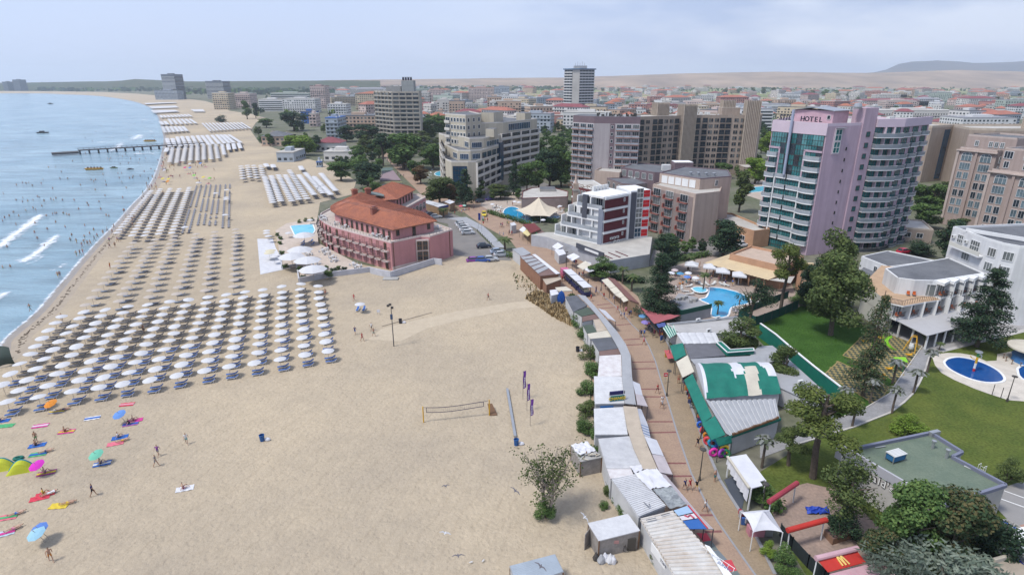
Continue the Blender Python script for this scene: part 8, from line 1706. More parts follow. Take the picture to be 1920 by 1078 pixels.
def far_tree(X,p,s,f,kind,lab):
 if 'grove' not in lab and(p.y>560 or k>150):
  for _ in range(4):leaves(ft,p+Vector((rf.uniform(-2,2)*s,rf.uniform(-2,2)*s,rf.uniform(2.5,6.5)*s)),2.6*s,2.2*s,26,1.5*s,FOL[f],rf,.3)
  return
 me=proto(kind,f,k%3,.22);o=new_obj('tree',me[0],None,p,r.uniform(0,6),(s*r.uniform(1,1.5),s*r.uniform(1,1.5),s*.95));setp(o,lab,'tree','trees between the houses')
while k<230 and tries<20000:
 tries+=1;X=r.uniform(430,1990);Y=166+95*r.random()**1.5
 if X<620 and Y>225:continue
 if X<480 and Y>200:continue
 p=at(X,Y)
 if not free(p.x,p.y,4):continue
 f=r.choice(('green','dark','green','dark','olive','bright'));kd=r.choice(('broad','broad','broad','poplar'));far_tree(X,p,r.uniform(.7,1.15)*(1 if p.y<700 else 1.3),f,kd,'%s %s %s'%(TN[f],'slender tree' if kd=='poplar' else 'round tree',where(X,Y)if X>620 else 'among the far beach hotels'));k+=1
for n_,x0,x1,y0,y1,h0,h1,lab in((26,706,830,262,312,7,12,'park below the grey tower'),(12,625,720,292,352,6,10,'trees behind the pink hotel'),(20,985,1072,290,352,7,12,'trees left of the slab hotel'),(14,1010,1080,240,275,6,10,'trees behind the slab hotel'),(16,790,850,225,262,7,12,'trees left of the cream hotel'),(12,1335,1440,305,345,6,9,'trees before the long hotel'),(12,1690,1790,365,470,5,8,'trees right of the lilac tower'),(8,1395,1440,240,300,7,11,'trees ending the long hotel'),(12,480,620,235,275,5,9,'trees round the beach bars'),(8,1225,1330,440,480,3,5,'yard before the tan hotel'),(10,850,985,345,378,4,8,'street before the cream hotel')):
 for i in range(n_):
  for _ in range(40):
   p=at(r.uniform(x0,x1),r.uniform(y0,y1))
   if all((p.x-a)**2+(p.y-c)**2>(q_*.62+2)**2 for a,c,q_ in OCC[:13]):break
  f=r.choice(('green','dark','green','olive'));h=r.uniform(h0,h1);me=proto('broad',f,i%4,.8);o=new_obj('tree',me[0],None,p,r.uniform(0,6),(h/9*r.uniform(.9,1.3),)*2+(h/9.6,));setp(o,'%s tree in the %s'%(f,lab)if lab[0]in 'pys' else '%s tree among the %s'%(TN[f],lab),'tree','trees between the hotels');new_obj('trunk',me[1],o)
for X,Y,s in((1360,176,2.2),(1385,176,2.4),(1410,177,2.6),(1430,178,2.8),(1450,178,2.7),(1500,182,2.0),(1520,184,2.3),(1545,184,2.6),(1565,184,2.4),(1590,184,1.9),(1608,186,1.7),(1130,172,1.8),(1160,173,1.6),(1180,172,1.9),(1868,196,1.7),(1845,197,1.6)):far_tree(X,at(X,Y),s,'green' if X%2 else 'olive','broad','big tree of the tall grove beyond the town')
o=ft.build('far_trees');o['kind']='stuff'
wd=MB()
for i in range(2600):
 X=r.uniform(-60,1100);Y=156.5+r.random()**1.3*(16 if X<330 else 22 if X<640 else 14);
 if Y>172.5-max(0,(150-X))*.016 and X<300:continue
 p=at(X,max(156.8,Y));
 if not free(p.x,p.y,6):continue
 s=r.uniform(7,15);b_=FOL[r.choice(('green','dark','dark'))][0]
 for _ in range(5):c=p+Vector((r.uniform(-s,s),r.uniform(-s,s),r.uniform(.2,.8)*s));n_=Vector((r.gauss(0,1),-1.2,r.gauss(.6,.6))).normalized();a=n_.orthogonal().normalized()*s*.6;e=n_.cross(a);wd.face([c-a,c-e,c+a,c+e],b_)
for i in range(700):
 X=r.uniform(1000,1990);Y=r.choice((160.5,165.5,168.0,171))+r.gauss(0,.35);p=at(X,max(158.5,Y));s=r.uniform(5,11);b_=FOL[r.choice(('green','dark','olive'))][0]
 for _ in range(3):c=p+Vector((r.uniform(-s,s),r.uniform(-s,s),r.uniform(.2,.7)*s));n_=Vector((r.gauss(0,1),-1.2,.6)).normalized();a=n_.orthogonal().normalized()*s*.6;e=n_.cross(a);wd.face([c-a,c-e,c+a,c+e],b_)
o=wd.build('far_woods');o['kind']='stuff'
#   PEOPLE
def body(pose):
 V={'pelvis':(0,0,.96),'waist':(0,0,1.12),'chest':(0,0,1.32),'neck':(0,0,1.49),'head':(0,-.02,1.6),'top':(0,-.01,1.73)};R_=dict(pelvis=.135,waist=.115,chest=.14,neck=.055,head=.092,top=.06)
 E_=[('pelvis','waist'),('waist','chest'),('chest','neck'),('neck','head'),('head','top')]
 for s,n in((-1,'l'),(1,'r')):
  sw={'stand':.03,'walk':.24*s,'sit':0}[pose]
  V.update({'sh'+n:(s*.19,0,1.42),'el'+n:(s*.26,sw*.6+.02,1.16),'wr'+n:(s*.27,sw-.04,.93),'ha'+n:(s*.27,sw-.06,.83),'hi'+n:(s*.10,0,.90)})
  if pose=='sit':V.update({'kn'+n:(s*.14,-.36,1.26 if s>0 else 1.05),'an'+n:(s*.14,-.62,.92),'to'+n:(s*.15,-.76,.90),'wr'+n:(s*.3,.2,1.0),'ha'+n:(s*.3,.3,.92)})
  else:V.update({'kn'+n:(s*.11,-sw*.55-.02,.50),'an'+n:(s*.11,-sw*1.3+.03,.08),'to'+n:(s*.12,-sw*1.3-.15,.03)})
  for k,v in dict(sh=.062,el=.045,wr=.034,ha=.042,hi=.095,kn=.06,an=.042,to=.035).items():R_[k+n]=v
  E_+=[('chest','sh'+n),('sh'+n,'el'+n),('el'+n,'wr'+n),('wr'+n,'ha'+n),('pelvis','hi'+n),('hi'+n,'kn'+n),('kn'+n,'an'+n),('an'+n,'to'+n)]
 ks=list(V);me=bpy.data.meshes.new('person');me.from_pydata([V[k]for k in ks],[(ks.index(a),ks.index(c))for a,c in E_],[]);o=bpy.data.objects.new('person',me);COL.objects.link(o);o.modifiers.new('skin','SKIN');sv=me.skin_vertices[0].data
 for i,k in enumerate(ks):sv[i].radius=(R_[k],R_[k]*.85);sv[i].use_root=k=='pelvis'
 o.modifiers.new('sub','SUBSURF').levels=1;m2=bpy.data.meshes.new_from_object(o.evaluated_get(bpy.context.evaluated_depsgraph_get()));bpy.data.objects.remove(o)
 for _ in range(4):m2.materials.append(None)
 kind=lambda a,c:3 if c=='top' else 1 if c in('waist','chest')or c[:2]in('sh','el')else 2 if c[:2]in('hi','kn')or a=='pelvis' else 0
 for p in m2.polygons:
  best=(9,0);c_=p.center
  for a,c in E_:
   A,B_=Vector(V[a]),Vector(V[c]);t=max(0,min(1,(c_-A).dot(B_-A)/max(1e-6,(B_-A).length_squared)));d=(c_-A.lerp(B_,t)).length-R_[c]*.8
   if d<best[0]:k=kind(a,c);k=0 if(k==2 and c[:2]=='kn' and t>.6)or(k==1 and c[:2]=='el' and t>.55)else k;best=(d,k)
  k=best[1]
  if c_.z>1.6 and(c_.y>.015 or c_.z>1.68):k=3
  elif c_.z>1.5:k=0
  p.material_index=k;p.use_smooth=True
 off={'sit':.80}.get(pose,0)
 if off:m2.transform(Matrix.Translation((0,0,-off)))
 return m2
BODY={k:body(k)for k in('stand','walk','sit')}
SKIN=[flat('skin_%d'%i,c,.6)for i,c in enumerate(((.42,.25,.17),(.34,.19,.12),(.48,.31,.22)))];HAIR=[flat('hair_%d'%i,c,.7)for i,c in enumerate(((.03,.02,.015),(.08,.045,.02),(.22,.14,.06)))]
CL={n:flat('cloth_'+n.replace(' ','_'),c,.9)for n,c in{'red':(.42,.03,.04),'white':(.6,.6,.6),'black':(.015,.015,.02),'navy':(.02,.03,.12),'blue':(.05,.14,.4),'pink':(.55,.18,.28),'grey':(.2,.2,.21),'yellow':(.6,.4,.05),'teal':(.03,.25,.25),'orange':(.55,.2,.03),'purple':(.2,.05,.25),'green':(.06,.25,.08)}.items()}
rp=random.Random(99);CK=list(CL)
def person(p,pose,top,bot,where_,rz=None,s=1.0,lie=False,group=None):
 o=bpy.data.objects.new('person',BODY[pose]);COL.objects.link(o);o.location=p;rz=rp.uniform(0,6.28)if rz is None else rz;o.rotation_euler=(RAD(-88),0,rz)if lie else(0,0,rz);o.scale=(s,)*3;sk=rp.choice(SKIN)
 if lie:o.location=p+Vector((0,0,.16))
 for i,m in enumerate((sk,CL.get(top,sk),CL[bot],rp.choice(HAIR))):o.material_slots[i].link='OBJECT';o.material_slots[i].material=m
 act='lying' if lie else{'stand':'standing','walk':'walking','sit':'sitting'}[pose];dress='in %s top and %s shorts'%(top,bot)if top in CL else 'bare chested in %s shorts'%bot
 if where_=='sea':lab='bather in %s swimwear standing in the sea'%bot
 else:lab='person %s %s %s'%(dress,act,where_)
 return setp(o,lab,'person',group)
G1='walkers on the promenade'
for zn,pts in(('A5','w238,205,navy,blue w298,255,red,black w275,208,grey,navy w378,270,white,blue w405,357,red,pink w430,405,white,navy s455,408,blue,white w470,367,pink,red w495,397,black,blue w507,392,blue,black s588,547,navy,black s612,547,blue,navy w610,607,pink,red s575,547,black,grey w714,985,red,black w750,1078,white,grey s878,908,skin,red w200,268,red,red'),('X8','w512,84,white,black w725,317,black,navy w648,572,navy,black w678,570,red,red w718,577,black,yellow w770,700,white,grey s828,518,skin,teal'),('X5','w190,422,yellow,grey w205,422,pink,navy w180,508,white,white w215,512,white,blue w268,497,grey,black w292,502,red,navy s45,377,orange,navy s70,377,red,black w265,412,yellow,black w250,410,green,grey w910,887,navy,navy w930,897,white,grey w945,887,red,white w990,962,black,black w1065,1042,navy,blue s755,922,red,black s775,922,black,navy w735,922,grey,black'),('X6','w310,457,black,red w345,492,navy,black w385,492,navy,navy w180,292,blue,black w205,303,grey,grey w1030,972,red,navy s1045,908,green,red w1115,952,white,pink s1155,932,white,blue w1270,902,navy,black w970,942,black,navy w220,330,white,blue s1090,930,pink,white s1210,925,red,black s1000,900,white,red'),('X4','w1595,142,navy,white w1612,142,pink,grey w1680,217,red,black w1705,217,grey,red')):
 for t in pts.split():
  a=t[1:].split(',');person(at(float(a[0]),float(a[1]),.03,zn),'walk' if t[0]=='w' else 'stand',a[2],a[3],'on the promenade',None if t[0]=='s' else rp.choice((.5,3.6))+rp.uniform(-.4,.4),1.0,group=G1)
for zn,x,y,ps,tp,bt,wh in(('Z5',72,612,'walk','red','red','near the lone parasol'),('Z5',78,800,'walk','navy','blue','left of the light mast'),('Z5',118,836,'walk','red','red','in front of the mast group'),('Z5',170,778,'walk','white','black','close to the light mast'),('Z5',183,810,'walk','skin','teal','beside the light mast'),('Z5',825,606,'walk','red','black','alone on the sand before the pink hotel'),('M',207,327,'stand','skin','green','behind the blue towel'),('M',1052,337,'walk','white','teal','alone on the middle sand'),('M',892,404,'walk','purple','grey','right of the mint parasol'),('M',880,462,'walk','grey','grey','nearer the camera than the purple one'),('M',527,628,'walk','navy','black','with dark bags on the near sand'),('M',290,995,'walk','skin','orange','below the pale blue parasol'),('Y5',1,1,'stand','red','red','')if 0 else('K',1828,580,'stand','skin','red','beside the rightmost parasol column'),('K',808,790,'stand','skin','black','among the parasols'),('K',1362,790,'sit','skin','blue','on a lounger edge'),('K',620,430,'stand','orange','red','at the shore end of the tan parasols'),('K',350,725,'stand','skin','navy','at the shore end of the white parasols')):person(at(x,y,0,zn),ps,tp,bt,wh)
def towel(zn,x,y,a,c,label,w_=1.0,l_=1.9,c2=None):
 T=empty('towel',at(x,y,0,zn),label,'towel',None,a);b=MB();b.grid((-l_/2,-w_/2,.05),(l_/2,-w_/2,.05),(l_/2,w_/2,.05),(-l_/2,w_/2,.05),10,5,flat('towel_%.2f_%.2f'%(c[0],c[2]),c,.95),lambda u,v:Vector((0,0,.03*math.sin(u*17+v*9))));b.build('cloth',T)
 if c2:b=MB();b.box(-l_/2,l_/2,-w_*.2,w_*.15,.03,.10,flat('towel_%.2f_%.2f'%(c2[0],c2[2]),c2,.95));b.build('stripe',T)
PK,BL_,RD,WT_,YL,GR_=(.55,.05,.25),(.03,.12,.4),(.55,.05,.08),(.6,.6,.62),(.6,.45,.05),(.08,.35,.15)
for x,y,a,c,c2,l_,who in((520,192,.35,WT_,BL_,'white and blue towel lying empty on the sand',''),(228,235,.3,PK,(.6,.5,.55),'magenta towel with a white edge',''),(375,268,.25,PK,YL,'pink and yellow towel with a sitting person','sit skin red'),(210,345,.35,BL_,None,'blue towel next to the standing bather','sit skin black'),(215,395,.3,GR_,BL_,'green and blue towel beside the swim ring','lie skin navy'),(715,115,.2,RD,(.6,.3,.35),'red and pink towel with a blue windbreak',''),(735,225,.35,(.3,.1,.3),BL_,'purple towel under the tilted blue parasol','sit black navy'),(760,205,.4,PK,None,'pink towel right of the tilted blue parasol','sit skin pink'),(650,335,.4,(.6,.15,.2),None,'coral towel with sunbathers','lie skin yellow'),(675,300,.4,BL_,None,'blue towel above the coral one','sit white grey'),(575,448,.4,BL_,WT_,'blue striped towel under the mint parasol','sit skin navy'),(262,500,.4,(.3,.05,.2),YL,'dark purple towel under the magenta parasol','sit skin purple'),(255,620,.45,RD,None,'big red blanket with two sunbathers','sit yellow yellow'),(225,640,.45,RD,None,'red blanket end with a white bag','lie white white'),(332,685,.1,YL,None,'yellow towel with a lying sunbather','lie skin yellow'),(1040,588,.35,WT_,None,'white towel alone on the near sand','sit skin pink'),(320,155,.2,(.3,.3,.4),YL,'grey towel under the orange parasol','lie skin navy'),(40,750,.3,(.6,.2,.2),GR_,'coral towel at the left edge','lie skin blue'),(22,842,.5,(.4,.5,.55),PK,'pale towel at the left edge','lie skin pink'),(10,208,.3,BL_,None,'blue towel at the left edge','sit skin blue'),(35,235,.2,GR_,None,'small green towel at the left edge','')):
 towel('M',x,y,a,c,l_,c2=c2)
 if who:
  ps,tp,bt=who.split();p=at(x-(12 if ps=='sit' else 0),y,.06,'M');person(p,'sit' if ps=='sit' else 'stand',tp,bt,'on the '+' '.join(l_.split()[:3]).replace(' with','').replace(' lying',''),2.2 if ps=='sit' else a-1.2,1,ps=='lie')
cpar={}
def cparasol(zn,x,y,c,label,tilt=.25,s=.75):
 k=c
 if k not in cpar:cpar[k]=parasol_mesh(flat('parasol_%.2f_%.2f'%(c[0],c[2]),c,.85),.88,.34,8,1.6)
 o=parasol(at(x,y,0,zn),cpar[k],label,None,1);o.rotation_euler=(tilt,-tilt,.4)
for x,y,c,l_ in((322,150,(.6,.22,.03),'orange beach parasol over a grey towel'),(252,500,(.55,.03,.4),'magenta beach parasol over a dark towel'),(580,440,(.15,.45,.32),'mint green beach parasol'),(258,885,(.28,.48,.58),'pale blue beach parasol nearest the camera'),(272,862,(.1,.2,.5),'dark blue parasol behind the pale blue one'),(705,212,(.12,.25,.55),'tilted blue beach parasol')):cparasol('M',x,y,c,l_)
for x,y,s,c,l_ in((118,492,1,(.42,.45,.03),'yellow green half dome beach tent with teal edge'),(5,482,.9,(.5,.52,.04),'yellow half dome beach tent cut by the left edge')):
 T=empty('beach_tent',at(x,y,0,'M'),l_,'tent',None,.35);b=MB();b.grid((-1.4,-.5,0),(1.4,-.5,0),(1.4,.6,0),(-1.4,.6,0),12,6,flat('tent_%.2f'%c[2],c,.8),lambda u,v:Vector((0,0,1.3*math.sin(math.pi*u)*(1-(1-v)**2*.35)*min(1,v*4))));b.build('canopy',T);b=MB();b.tube([(-1.4+2.8*t/12,.6,1.3*math.sin(math.pi*t/12))for t in range(13)],.09,5,flat('tent_teal',(.03,.25,.3),.8));b.build('edge',T)
T=empty('beach_tent',at(35,975,0,'K'),'tall dark curved windbreak at the left end of the white parasols','tent',None,.6);b=MB();b.grid((-1.2,0,0),(1.2,0,0),(1.0,.3,3.0),(-.9,1.2,3.2),6,8,flat('tent_dark',(.05,.07,.06),.8),lambda u,v:Vector((0,-.7*math.sin(math.pi*v),.25*math.sin(math.pi*u))));b.build('cloth',T)
o=new_obj('swim_ring',ring_mesh(GRN),None,at(122,405,.05,'M'),0);o.rotation_euler=(RAD(80),0,0);setp(o,'green swim ring lying flat beside the green towel','swim ring')
for zn,s in(('K','30,160 57,150 80,130 110,150 130,70 160,65 190,60 215,40 205,115 190,105 225,45 265,150 300,140 312,136 322,136 360,135 378,142 392,146 290,55 305,60 318,50 355,60 317,185 215,278 45,328 593,35 692,45 600,146 615,152 530,228 508,250 20,180 95,60 150,120 240,95 420,60 445,110 500,90 560,70 270,225'),('W1','165,1040 185,1055 150,1042 235,1042 455,1052 515,1022 540,1022 530,1030 605,900 625,898 617,905 665,985 685,985 672,1010 790,1000 825,1042 275,950 340,1015 383,1015 570,715 540,745 630,680 725,770 740,770 680,650 520,800 585,690 650,690 705,875 735,900 780,925 410,915 850,760 870,780 860,720 845,690 880,800 800,690 820,730 760,700 700,660 830,640 790,620 640,720 610,820 760,880 820,900 850,960 590,750 480,780')):
 for t in s.split():x,y=map(float,t.split(','));person(at(x,y,-1.15,zn),'stand','skin',rp.choice(CK),'sea',group='bathers in the sea')
for i in range(45):
 k=rp.randrange(kA+30,kB);t=-rp.uniform(6,55)*(1 if i%3 else.4);p=coast[k]+cn[k]*t;p.z=-1.1 if t<-8 else-.75;person(p,'stand','skin',rp.choice(CK),'sea',group='bathers in the sea')
for zn,s in(('K','432,362 452,356 468,350 475,295 463,312 495,303 510,298 432,290 478,268 172,668 328,482 340,480'),):
 for t in s.split():x,y=map(float,t.split(','));person(at(x,y,-.28,zn),'walk','skin',rp.choice(CK),'at the water edge',group='people at the water edge')
for i in range(60):k=rp.randrange(kA+35,kB);p=coast[k]+cn[k]*rp.uniform(-1,9);p.z=-.05;person(p,'walk',rp.choice(CK+['skin']*12),rp.choice(CK),'along the far shore',group='people along the far shore')
for i in range(46):
 p=at(rp.uniform(300,410),rp.uniform(303,346))
 if i%4==0:cparasol('S',*screen(p),rp.choice(((.6,.22,.03),(.12,.25,.55),(.55,.05,.2),(.2,.5,.1),(.6,.5,.1),(.5,.5,.52))),'coloured small parasol in the crowd between the parasol fields')
 else:person(p,rp.choice(('sit','sit','walk','stand')),rp.choice(CK+['skin']*8),rp.choice(CK),'in the crowd by the pier',group='crowd by the pier');
 if i%3==0:towel('S',*screen(p),rp.random(),rp.choice((PK,BL_,RD,YL,WT_)),'bright towel in the crowd between the parasol fields')
for zn,s,lab in(('Y2','270,500 300,520 240,545 330,505 215,560 420,470 540,500 630,470 690,470 770,520 840,720 900,740 960,690 1060,680 1120,640 1130,700 250,470 200,440 560,440 480,350 440,330 700,490 230,500 345,480','by the bright blue hotel pool'),('X5','120,280 150,250 190,300 170,330 250,215 300,225 740,260 770,280 400,330 110,300','by the kidney pool')):
 for t in s.split():x,y=map(float,t.split(','));person(at(x,y,.02,zn),rp.choice(('sit','stand','walk')),rp.choice(CK+['skin']*10),rp.choice(CK),lab,group='hotel pool guests')
for zn,x,y,c,l_ in(('Y2',185,420,(.5,.42,.42),'rose parasol beside the dark conifer'),('Y2',150,450,WT_,'white round parasol at the pool bar'),('Y2',320,450,WT_,'white round parasol in the pool garden'),('Y2',395,500,WT_,'white round parasol nearest the small basin'),('Y2',240,455,(.08,.25,.42),'blue parasol among the white pool parasols'),('Y2',310,490,(.1,.3,.5),'second blue parasol among the pool parasols'),('Y2',800,835,(.3,.27,.3),'mauve closed looking parasol at the pool end'),('X5',320,225,WT_,'white parasol behind the kidney pool'),('X5',360,232,WT_,'second white parasol behind the kidney pool'),('X5',115,250,WT_,'white parasol left of the kidney pool'),('X5',735,268,WT_,'white parasol right of the beige canopy'),('X5',580,398,WT_,'white parasol below the beige canopy'),('A5',620,490,(.22,.17,.42),'purple parasol at the promenade edge'),('A5',600,440,(.1,.25,.45),'blue parasol above the purple one'),('V8',600,620,WT_,'small white parasol by the cream awning'),('X5',600,605,(.35,.2,.45),'violet parasol by the shop row'),('X6',1110,905,(.6,.1,.15),'red parasol under the tall conifer'),('X6',1150,900,(.3,.5,.42),'pale green parasol under the tall conifer'),('X6',835,385,(.6,.06,.06),'red parasol by the turquoise pool')):cparasol(zn,x,y,c,l_,.06)
for i,(x,y)in enumerate(((350,395),(535,420),(665,465),(830,505))):
 T=empty('square_parasol',at(x,y,0,'Y2'),('left most','second','third','right most')[i]+' of the four square white parasols by the restaurant','parasol','square white parasols',RAD(25));b=MB()
 for k in range(4):a,c=[Vector((2.2*math.cos(t),2.2*math.sin(t),2.5))for t in(k*1.571,k*1.571+1.571)];b.face([a,c,(0,0,3.3)],PAR_W);b.bar(a-Vector((0,0,.15)),c-Vector((0,0,.15)),.03,.3,PAR_W)
 b.build('canopy',T);b=MB();b.tube([(0,0,0),(0,0,3.2)],.07,6,WHITE);b.build('pole',T)
lw=lounger_meshes(LW,flat('lounger_pad_white',(.55,.54,.5),.8))
for zn,s,l_ in(('Y2','580,505 670,512 710,518 450,505 515,510 255,545 210,555 290,580 340,610 890,760 1000,700 1040,690 400,480 330,530','white sunbed by the bright blue hotel pool'),('X5','110,270 130,285 150,300 170,315 190,325 120,245 150,240 180,245 200,255 190,275 165,270 140,265 690,300 740,290 760,270 720,250','white sunbed by the kidney pool'),('X6','740,400 770,390 800,385 730,440 720,470 700,500','white sunbed by the turquoise pool')):
 for t in s.split():x,y=map(float,t.split(','));lounger(at(x,y,.02,zn),rp.uniform(0,3),lw,l_)
 #   CARS, TRAIN, LAMPS, BIRDS
def car_parts(m):
 b=MB();sec=[(-2.1,.35,.75,.74),(-1.95,.3,.92,.82),(-1.2,.28,.98,.86),(1.0,.28,.95,.86),(1.85,.3,.82,.8),(2.12,.36,.66,.68)];vs=[(x,s*w_,z)for x,z0,z1,w_ in sec for s,z in((-1,z0),(-1,z1-.12),(-.9,z1),(.9,z1),(1,z1-.12),(1,z0))];n=6
 b.raw(vs,[(i*n+j,i*n+(j+1)%n,(i+1)*n+(j+1)%n,(i+1)*n+j)for i in range(5)for j in range(n)]+[tuple(range(n)),tuple(reversed(range(5*n,6*n)))],m);bd=b.mesh('body');b=MB()
 lo=[(-1.75,-.76),(1.0,-.76),(1.0,.76),(-1.75,.76)];hi=[(-1.2,-.6),(.35,-.6),(.35,.6),(-1.2,.6)];L3=[(x,y,.94)for x,y in lo]+[(x,y,1.44)for x,y in hi];b.raw(L3,[(0,1,5,4),(1,2,6,5),(2,3,7,6),(3,0,4,7)],GL_DARK);gl=b.mesh('window');b=MB();b.slab([(x,y,1.5)for x,y in hi],.07,m)
 for i in range(4):b.bar(L3[i],L3[i+4],.09,.06,m)
 rf=b.mesh('roof');return bd,gl,rf
b=MB();M_=Matrix.Rotation(RAD(90),4,'X');w1=MB();w1.lathe((0,0,-.1),[(.2,0),(.32,.02),(.33,.18),(.2,.2)],12,FRAME_D);w1.v=[tuple(M_@Vector(v))for v in w1.v];wheel=w1.mesh('wheel');w1=MB();w1.lathe((0,0,-.12),[(.19,0),(.19,.24)],8,STEEL);w1.v=[tuple(M_@Vector(v))for v in w1.v];rim=w1.mesh('rim');b=MB();b.box(-.06,.06,-.14,.14,-.07,.07,FRAME);hl=b.mesh('headlight');b=MB();b.box(-.05,.05,-.14,.14,-.07,.07,flat('tail_red',(.4,.02,.02),.4));tl=b.mesh('tail_light');CARM={}
def car(zn,x,y,a,cname,c,wh):
 if cname not in CARM:CARM[cname]=car_parts(mat('car_'+cname,c,.25,var=.03,spec=.5))
 T=empty('parked_car',at(x,y,.03,zn),'%s car %s'%(cname,wh),'car','cars in the street',a)
 for nm,me in zip(('body','window','roof'),CARM[cname]):new_obj(nm,me,T)
 for px_ in(-1.3,1.3):
  for py_ in(-.78,.78):w_=new_obj('wheel',wheel,T,(px_,py_,.33));new_obj('rim',rim,w_)
 for py_ in(-.55,.55):new_obj('headlight',hl,T,(2.08,py_,.62));new_obj('tail_light',tl,T,(-2.08,py_,.72))
SV,DKB,WH_=(.42,.44,.46),(.02,.03,.05),(.65,.65,.66)
for a in(('X4',1265,210,.2,'silver',SV,'nearest in the row of pale parked cars'),('X4',1245,180,.2,'white',WH_,'second in the row of pale parked cars'),('X4',1228,155,.2,'silver',SV,'third in the row of pale parked cars'),('X4',1210,135,.2,'white',WH_,'fourth in the row of pale parked cars'),('X4',1198,118,.2,'silver',SV,'last in the row of pale parked cars'),('X4',1425,345,.25,'dark blue',DKB,'parked alone in the middle of the car park'),('X4',1562,400,.3,'pale blue',(.3,.36,.45),'behind the silver car at the car park end'),('X4',1600,430,.25,'silver',SV,'at the lower end of the car park'),('X4',1330,490,.2,'purple',(.2,.05,.25),'half hidden by the sand behind the wall'),('X4',1410,486,.2,'blue',(.04,.1,.35),'behind the low wall at the sand edge'),('X4',1490,478,.2,'silver',SV,'behind the low wall at the sand edge'),('X6',655,955,.35,'silver',SV,'first beside the pink hotel wing'),('X6',730,980,.35,'dark blue',DKB,'second beside the pink hotel wing'),('X6',790,1005,.3,'silver',SV,'third beside the pink hotel wing'),('X6',1350,805,.7,'dark blue',DKB,'left one of two below the olive tree'),('X6',1475,780,.7,'navy',(.03,.03,.14),'right one of two below the olive tree'),('X6',1398,975,-1.5,'yellow',(.6,.45,.02),'driving towards the plaza'),('Q6',285,170,.3,'dark blue',DKB,'beside the orange annexe'),('Q6',330,305,.2,'white',WH_,'at the foot of the lilac tower'),('Q6',900,640,.3,'dark blue',DKB,'in the shade beside the white hotel'),('Q6',1240,345,.3,'red',(.45,.02,.05),'by the low tan annexe')):car(*a)
NV,WG=flat('wagon_navy',(.02,.025,.09),.5),flat('wagon_roof',(.58,.58,.6),.5)
w0,w3=at(318,812,.03,'V8'),at(535,1010,.03,'V8');ta_=math.atan2((w3-w0).y,(w3-w0).x)
for i in range(3):
 T=empty('train_wagon',w0.lerp(w3,i/2),('front','middle','rear')[i]+' navy wagon of the tourist train with white roof','wagon','tourist train',ta_);L_=(w3-w0).length/2*.88
 b=MB();b.box(-L_/2,L_/2,-.85,.85,.35,1.05,NV);b.build('body',T);b=MB();b.box(-L_/2-.1,L_/2+.1,-1,1,2.25,2.4,WG);b.build('roof',T)
 for k in range(5):
  for s in(-.8,.8):x=-L_/2+.1+k*(L_-.2)/4;b=MB();b.box(x-.05,x+.05,s-.05,s+.05,1.05,2.25,NV);b.build('post',T)
 for k in range(4):x=-L_/2+.5+k*(L_-1)/3;b=MB();b.box(x-.1,x+.1,-.6,.6,1.05,1.7,flat('seat_cream',(.55,.52,.36)));b.build('seat',T)
 for x in(-L_/3,L_/3):
  for s in(-.75,.75):new_obj('wheel',wheel,T,(x,s,.3))
PKL=flat('loco_pink',(.5,.12,.22),.5);T=empty('road_train',at(222,735,.03,'V8'),'pink locomotive of the tourist train','train',None,ta_+3.14);b=MB();b.box(-1.4,.2,-.75,.75,.3,1.2,PKL);b.tube([(.2,0,.85),(1.5,0,.85)],.45,10,PKL);b.build('body',T);b=MB();b.box(-1.5,.3,-.9,.9,2.1,2.25,PKL);b.build('roof',T);b=MB();b.lathe((1.1,0,1.2),[(.12,0),(.1,.5),(.2,.6)],8,FRAME_D);b.build('chimney',T)
for s in(-.7,.7):
 for x in(-1.3,.1):b=MB();b.box(x-.06,x+.06,s-.06,s+.06,1.2,2.1,PKL);b.build('post',T)
 for x in(-.9,1.0):new_obj('wheel',wheel,T,(x,s,.33))
def lamp(zn,x,y,h,l_,arm=.0):
 T=empty('street_lamp',at(x,y,0,zn),l_,'street lamp');b=MB();b.tube([(0,0,0),(0,0,h)],[.08,.05],6,FRAME_D);b.build('pole',T);b=MB();b.lathe((arm,0,h),[(.05,0),(.38,.1),(.34,.22),(.1,.3)],10,FRAME_D if not arm else STEEL);b.build('lamp_shade',T);b=MB();b.lathe((0,0,0),[(.16,0),(.14,.5),(.08,.6)],8,FRAME_D);b.build('base',T)
lamp('A5',788,1005,4.1,'dark street lamp on the ochre walk near the red sign');lamp('X8',738,512,4.2,'dark street lamp below the swim rings');lamp('X5',793,802,4.2,'dark street lamp beside the tourist train');lamp('Q6',832,800,3.4,'lamp beside the tall olive tree trunk',.4);lamp('T6',530,700,3.0,'white globe lamp behind the star shaped sail');lamp('Y3',1360,632,4.0,'tall dark lamp at the pool fence');lamp('V8',1262,600,2.6,'lamp against the white podium wall')
for zn,x,y,h,l_ in(('Y3',1243,582,1.8,'left dark post at the pool surround'),('Y3',1310,608,1.8,'right dark post at the pool surround')):post('post',l_,'post',at(x,y,0,zn),h,.05,FRAME_D)
T=empty('road_sign',at(775,905,0,'A5'),'small red square sign on a thin post','sign');b=MB();b.box(-.3,.3,-.03,.03,1.2,1.8,flat('sign_red',(.5,.03,.06)));b.build('panel',T);b=MB();b.box(-.2,.2,-.05,-.03,1.45,1.55,WHITE);b.build('bar',T);b=MB();b.tube([(0,.03,0),(0,.03,1.8)],.03,5,STEEL);b.build('post',T)
T=empty('floor_sign',at(790,705,0,'A5'),'yellow board sign below the green awning','sign');b=MB();b.box(-.4,.4,-.05,.05,.1,1.0,YB);b.build('panel',T)
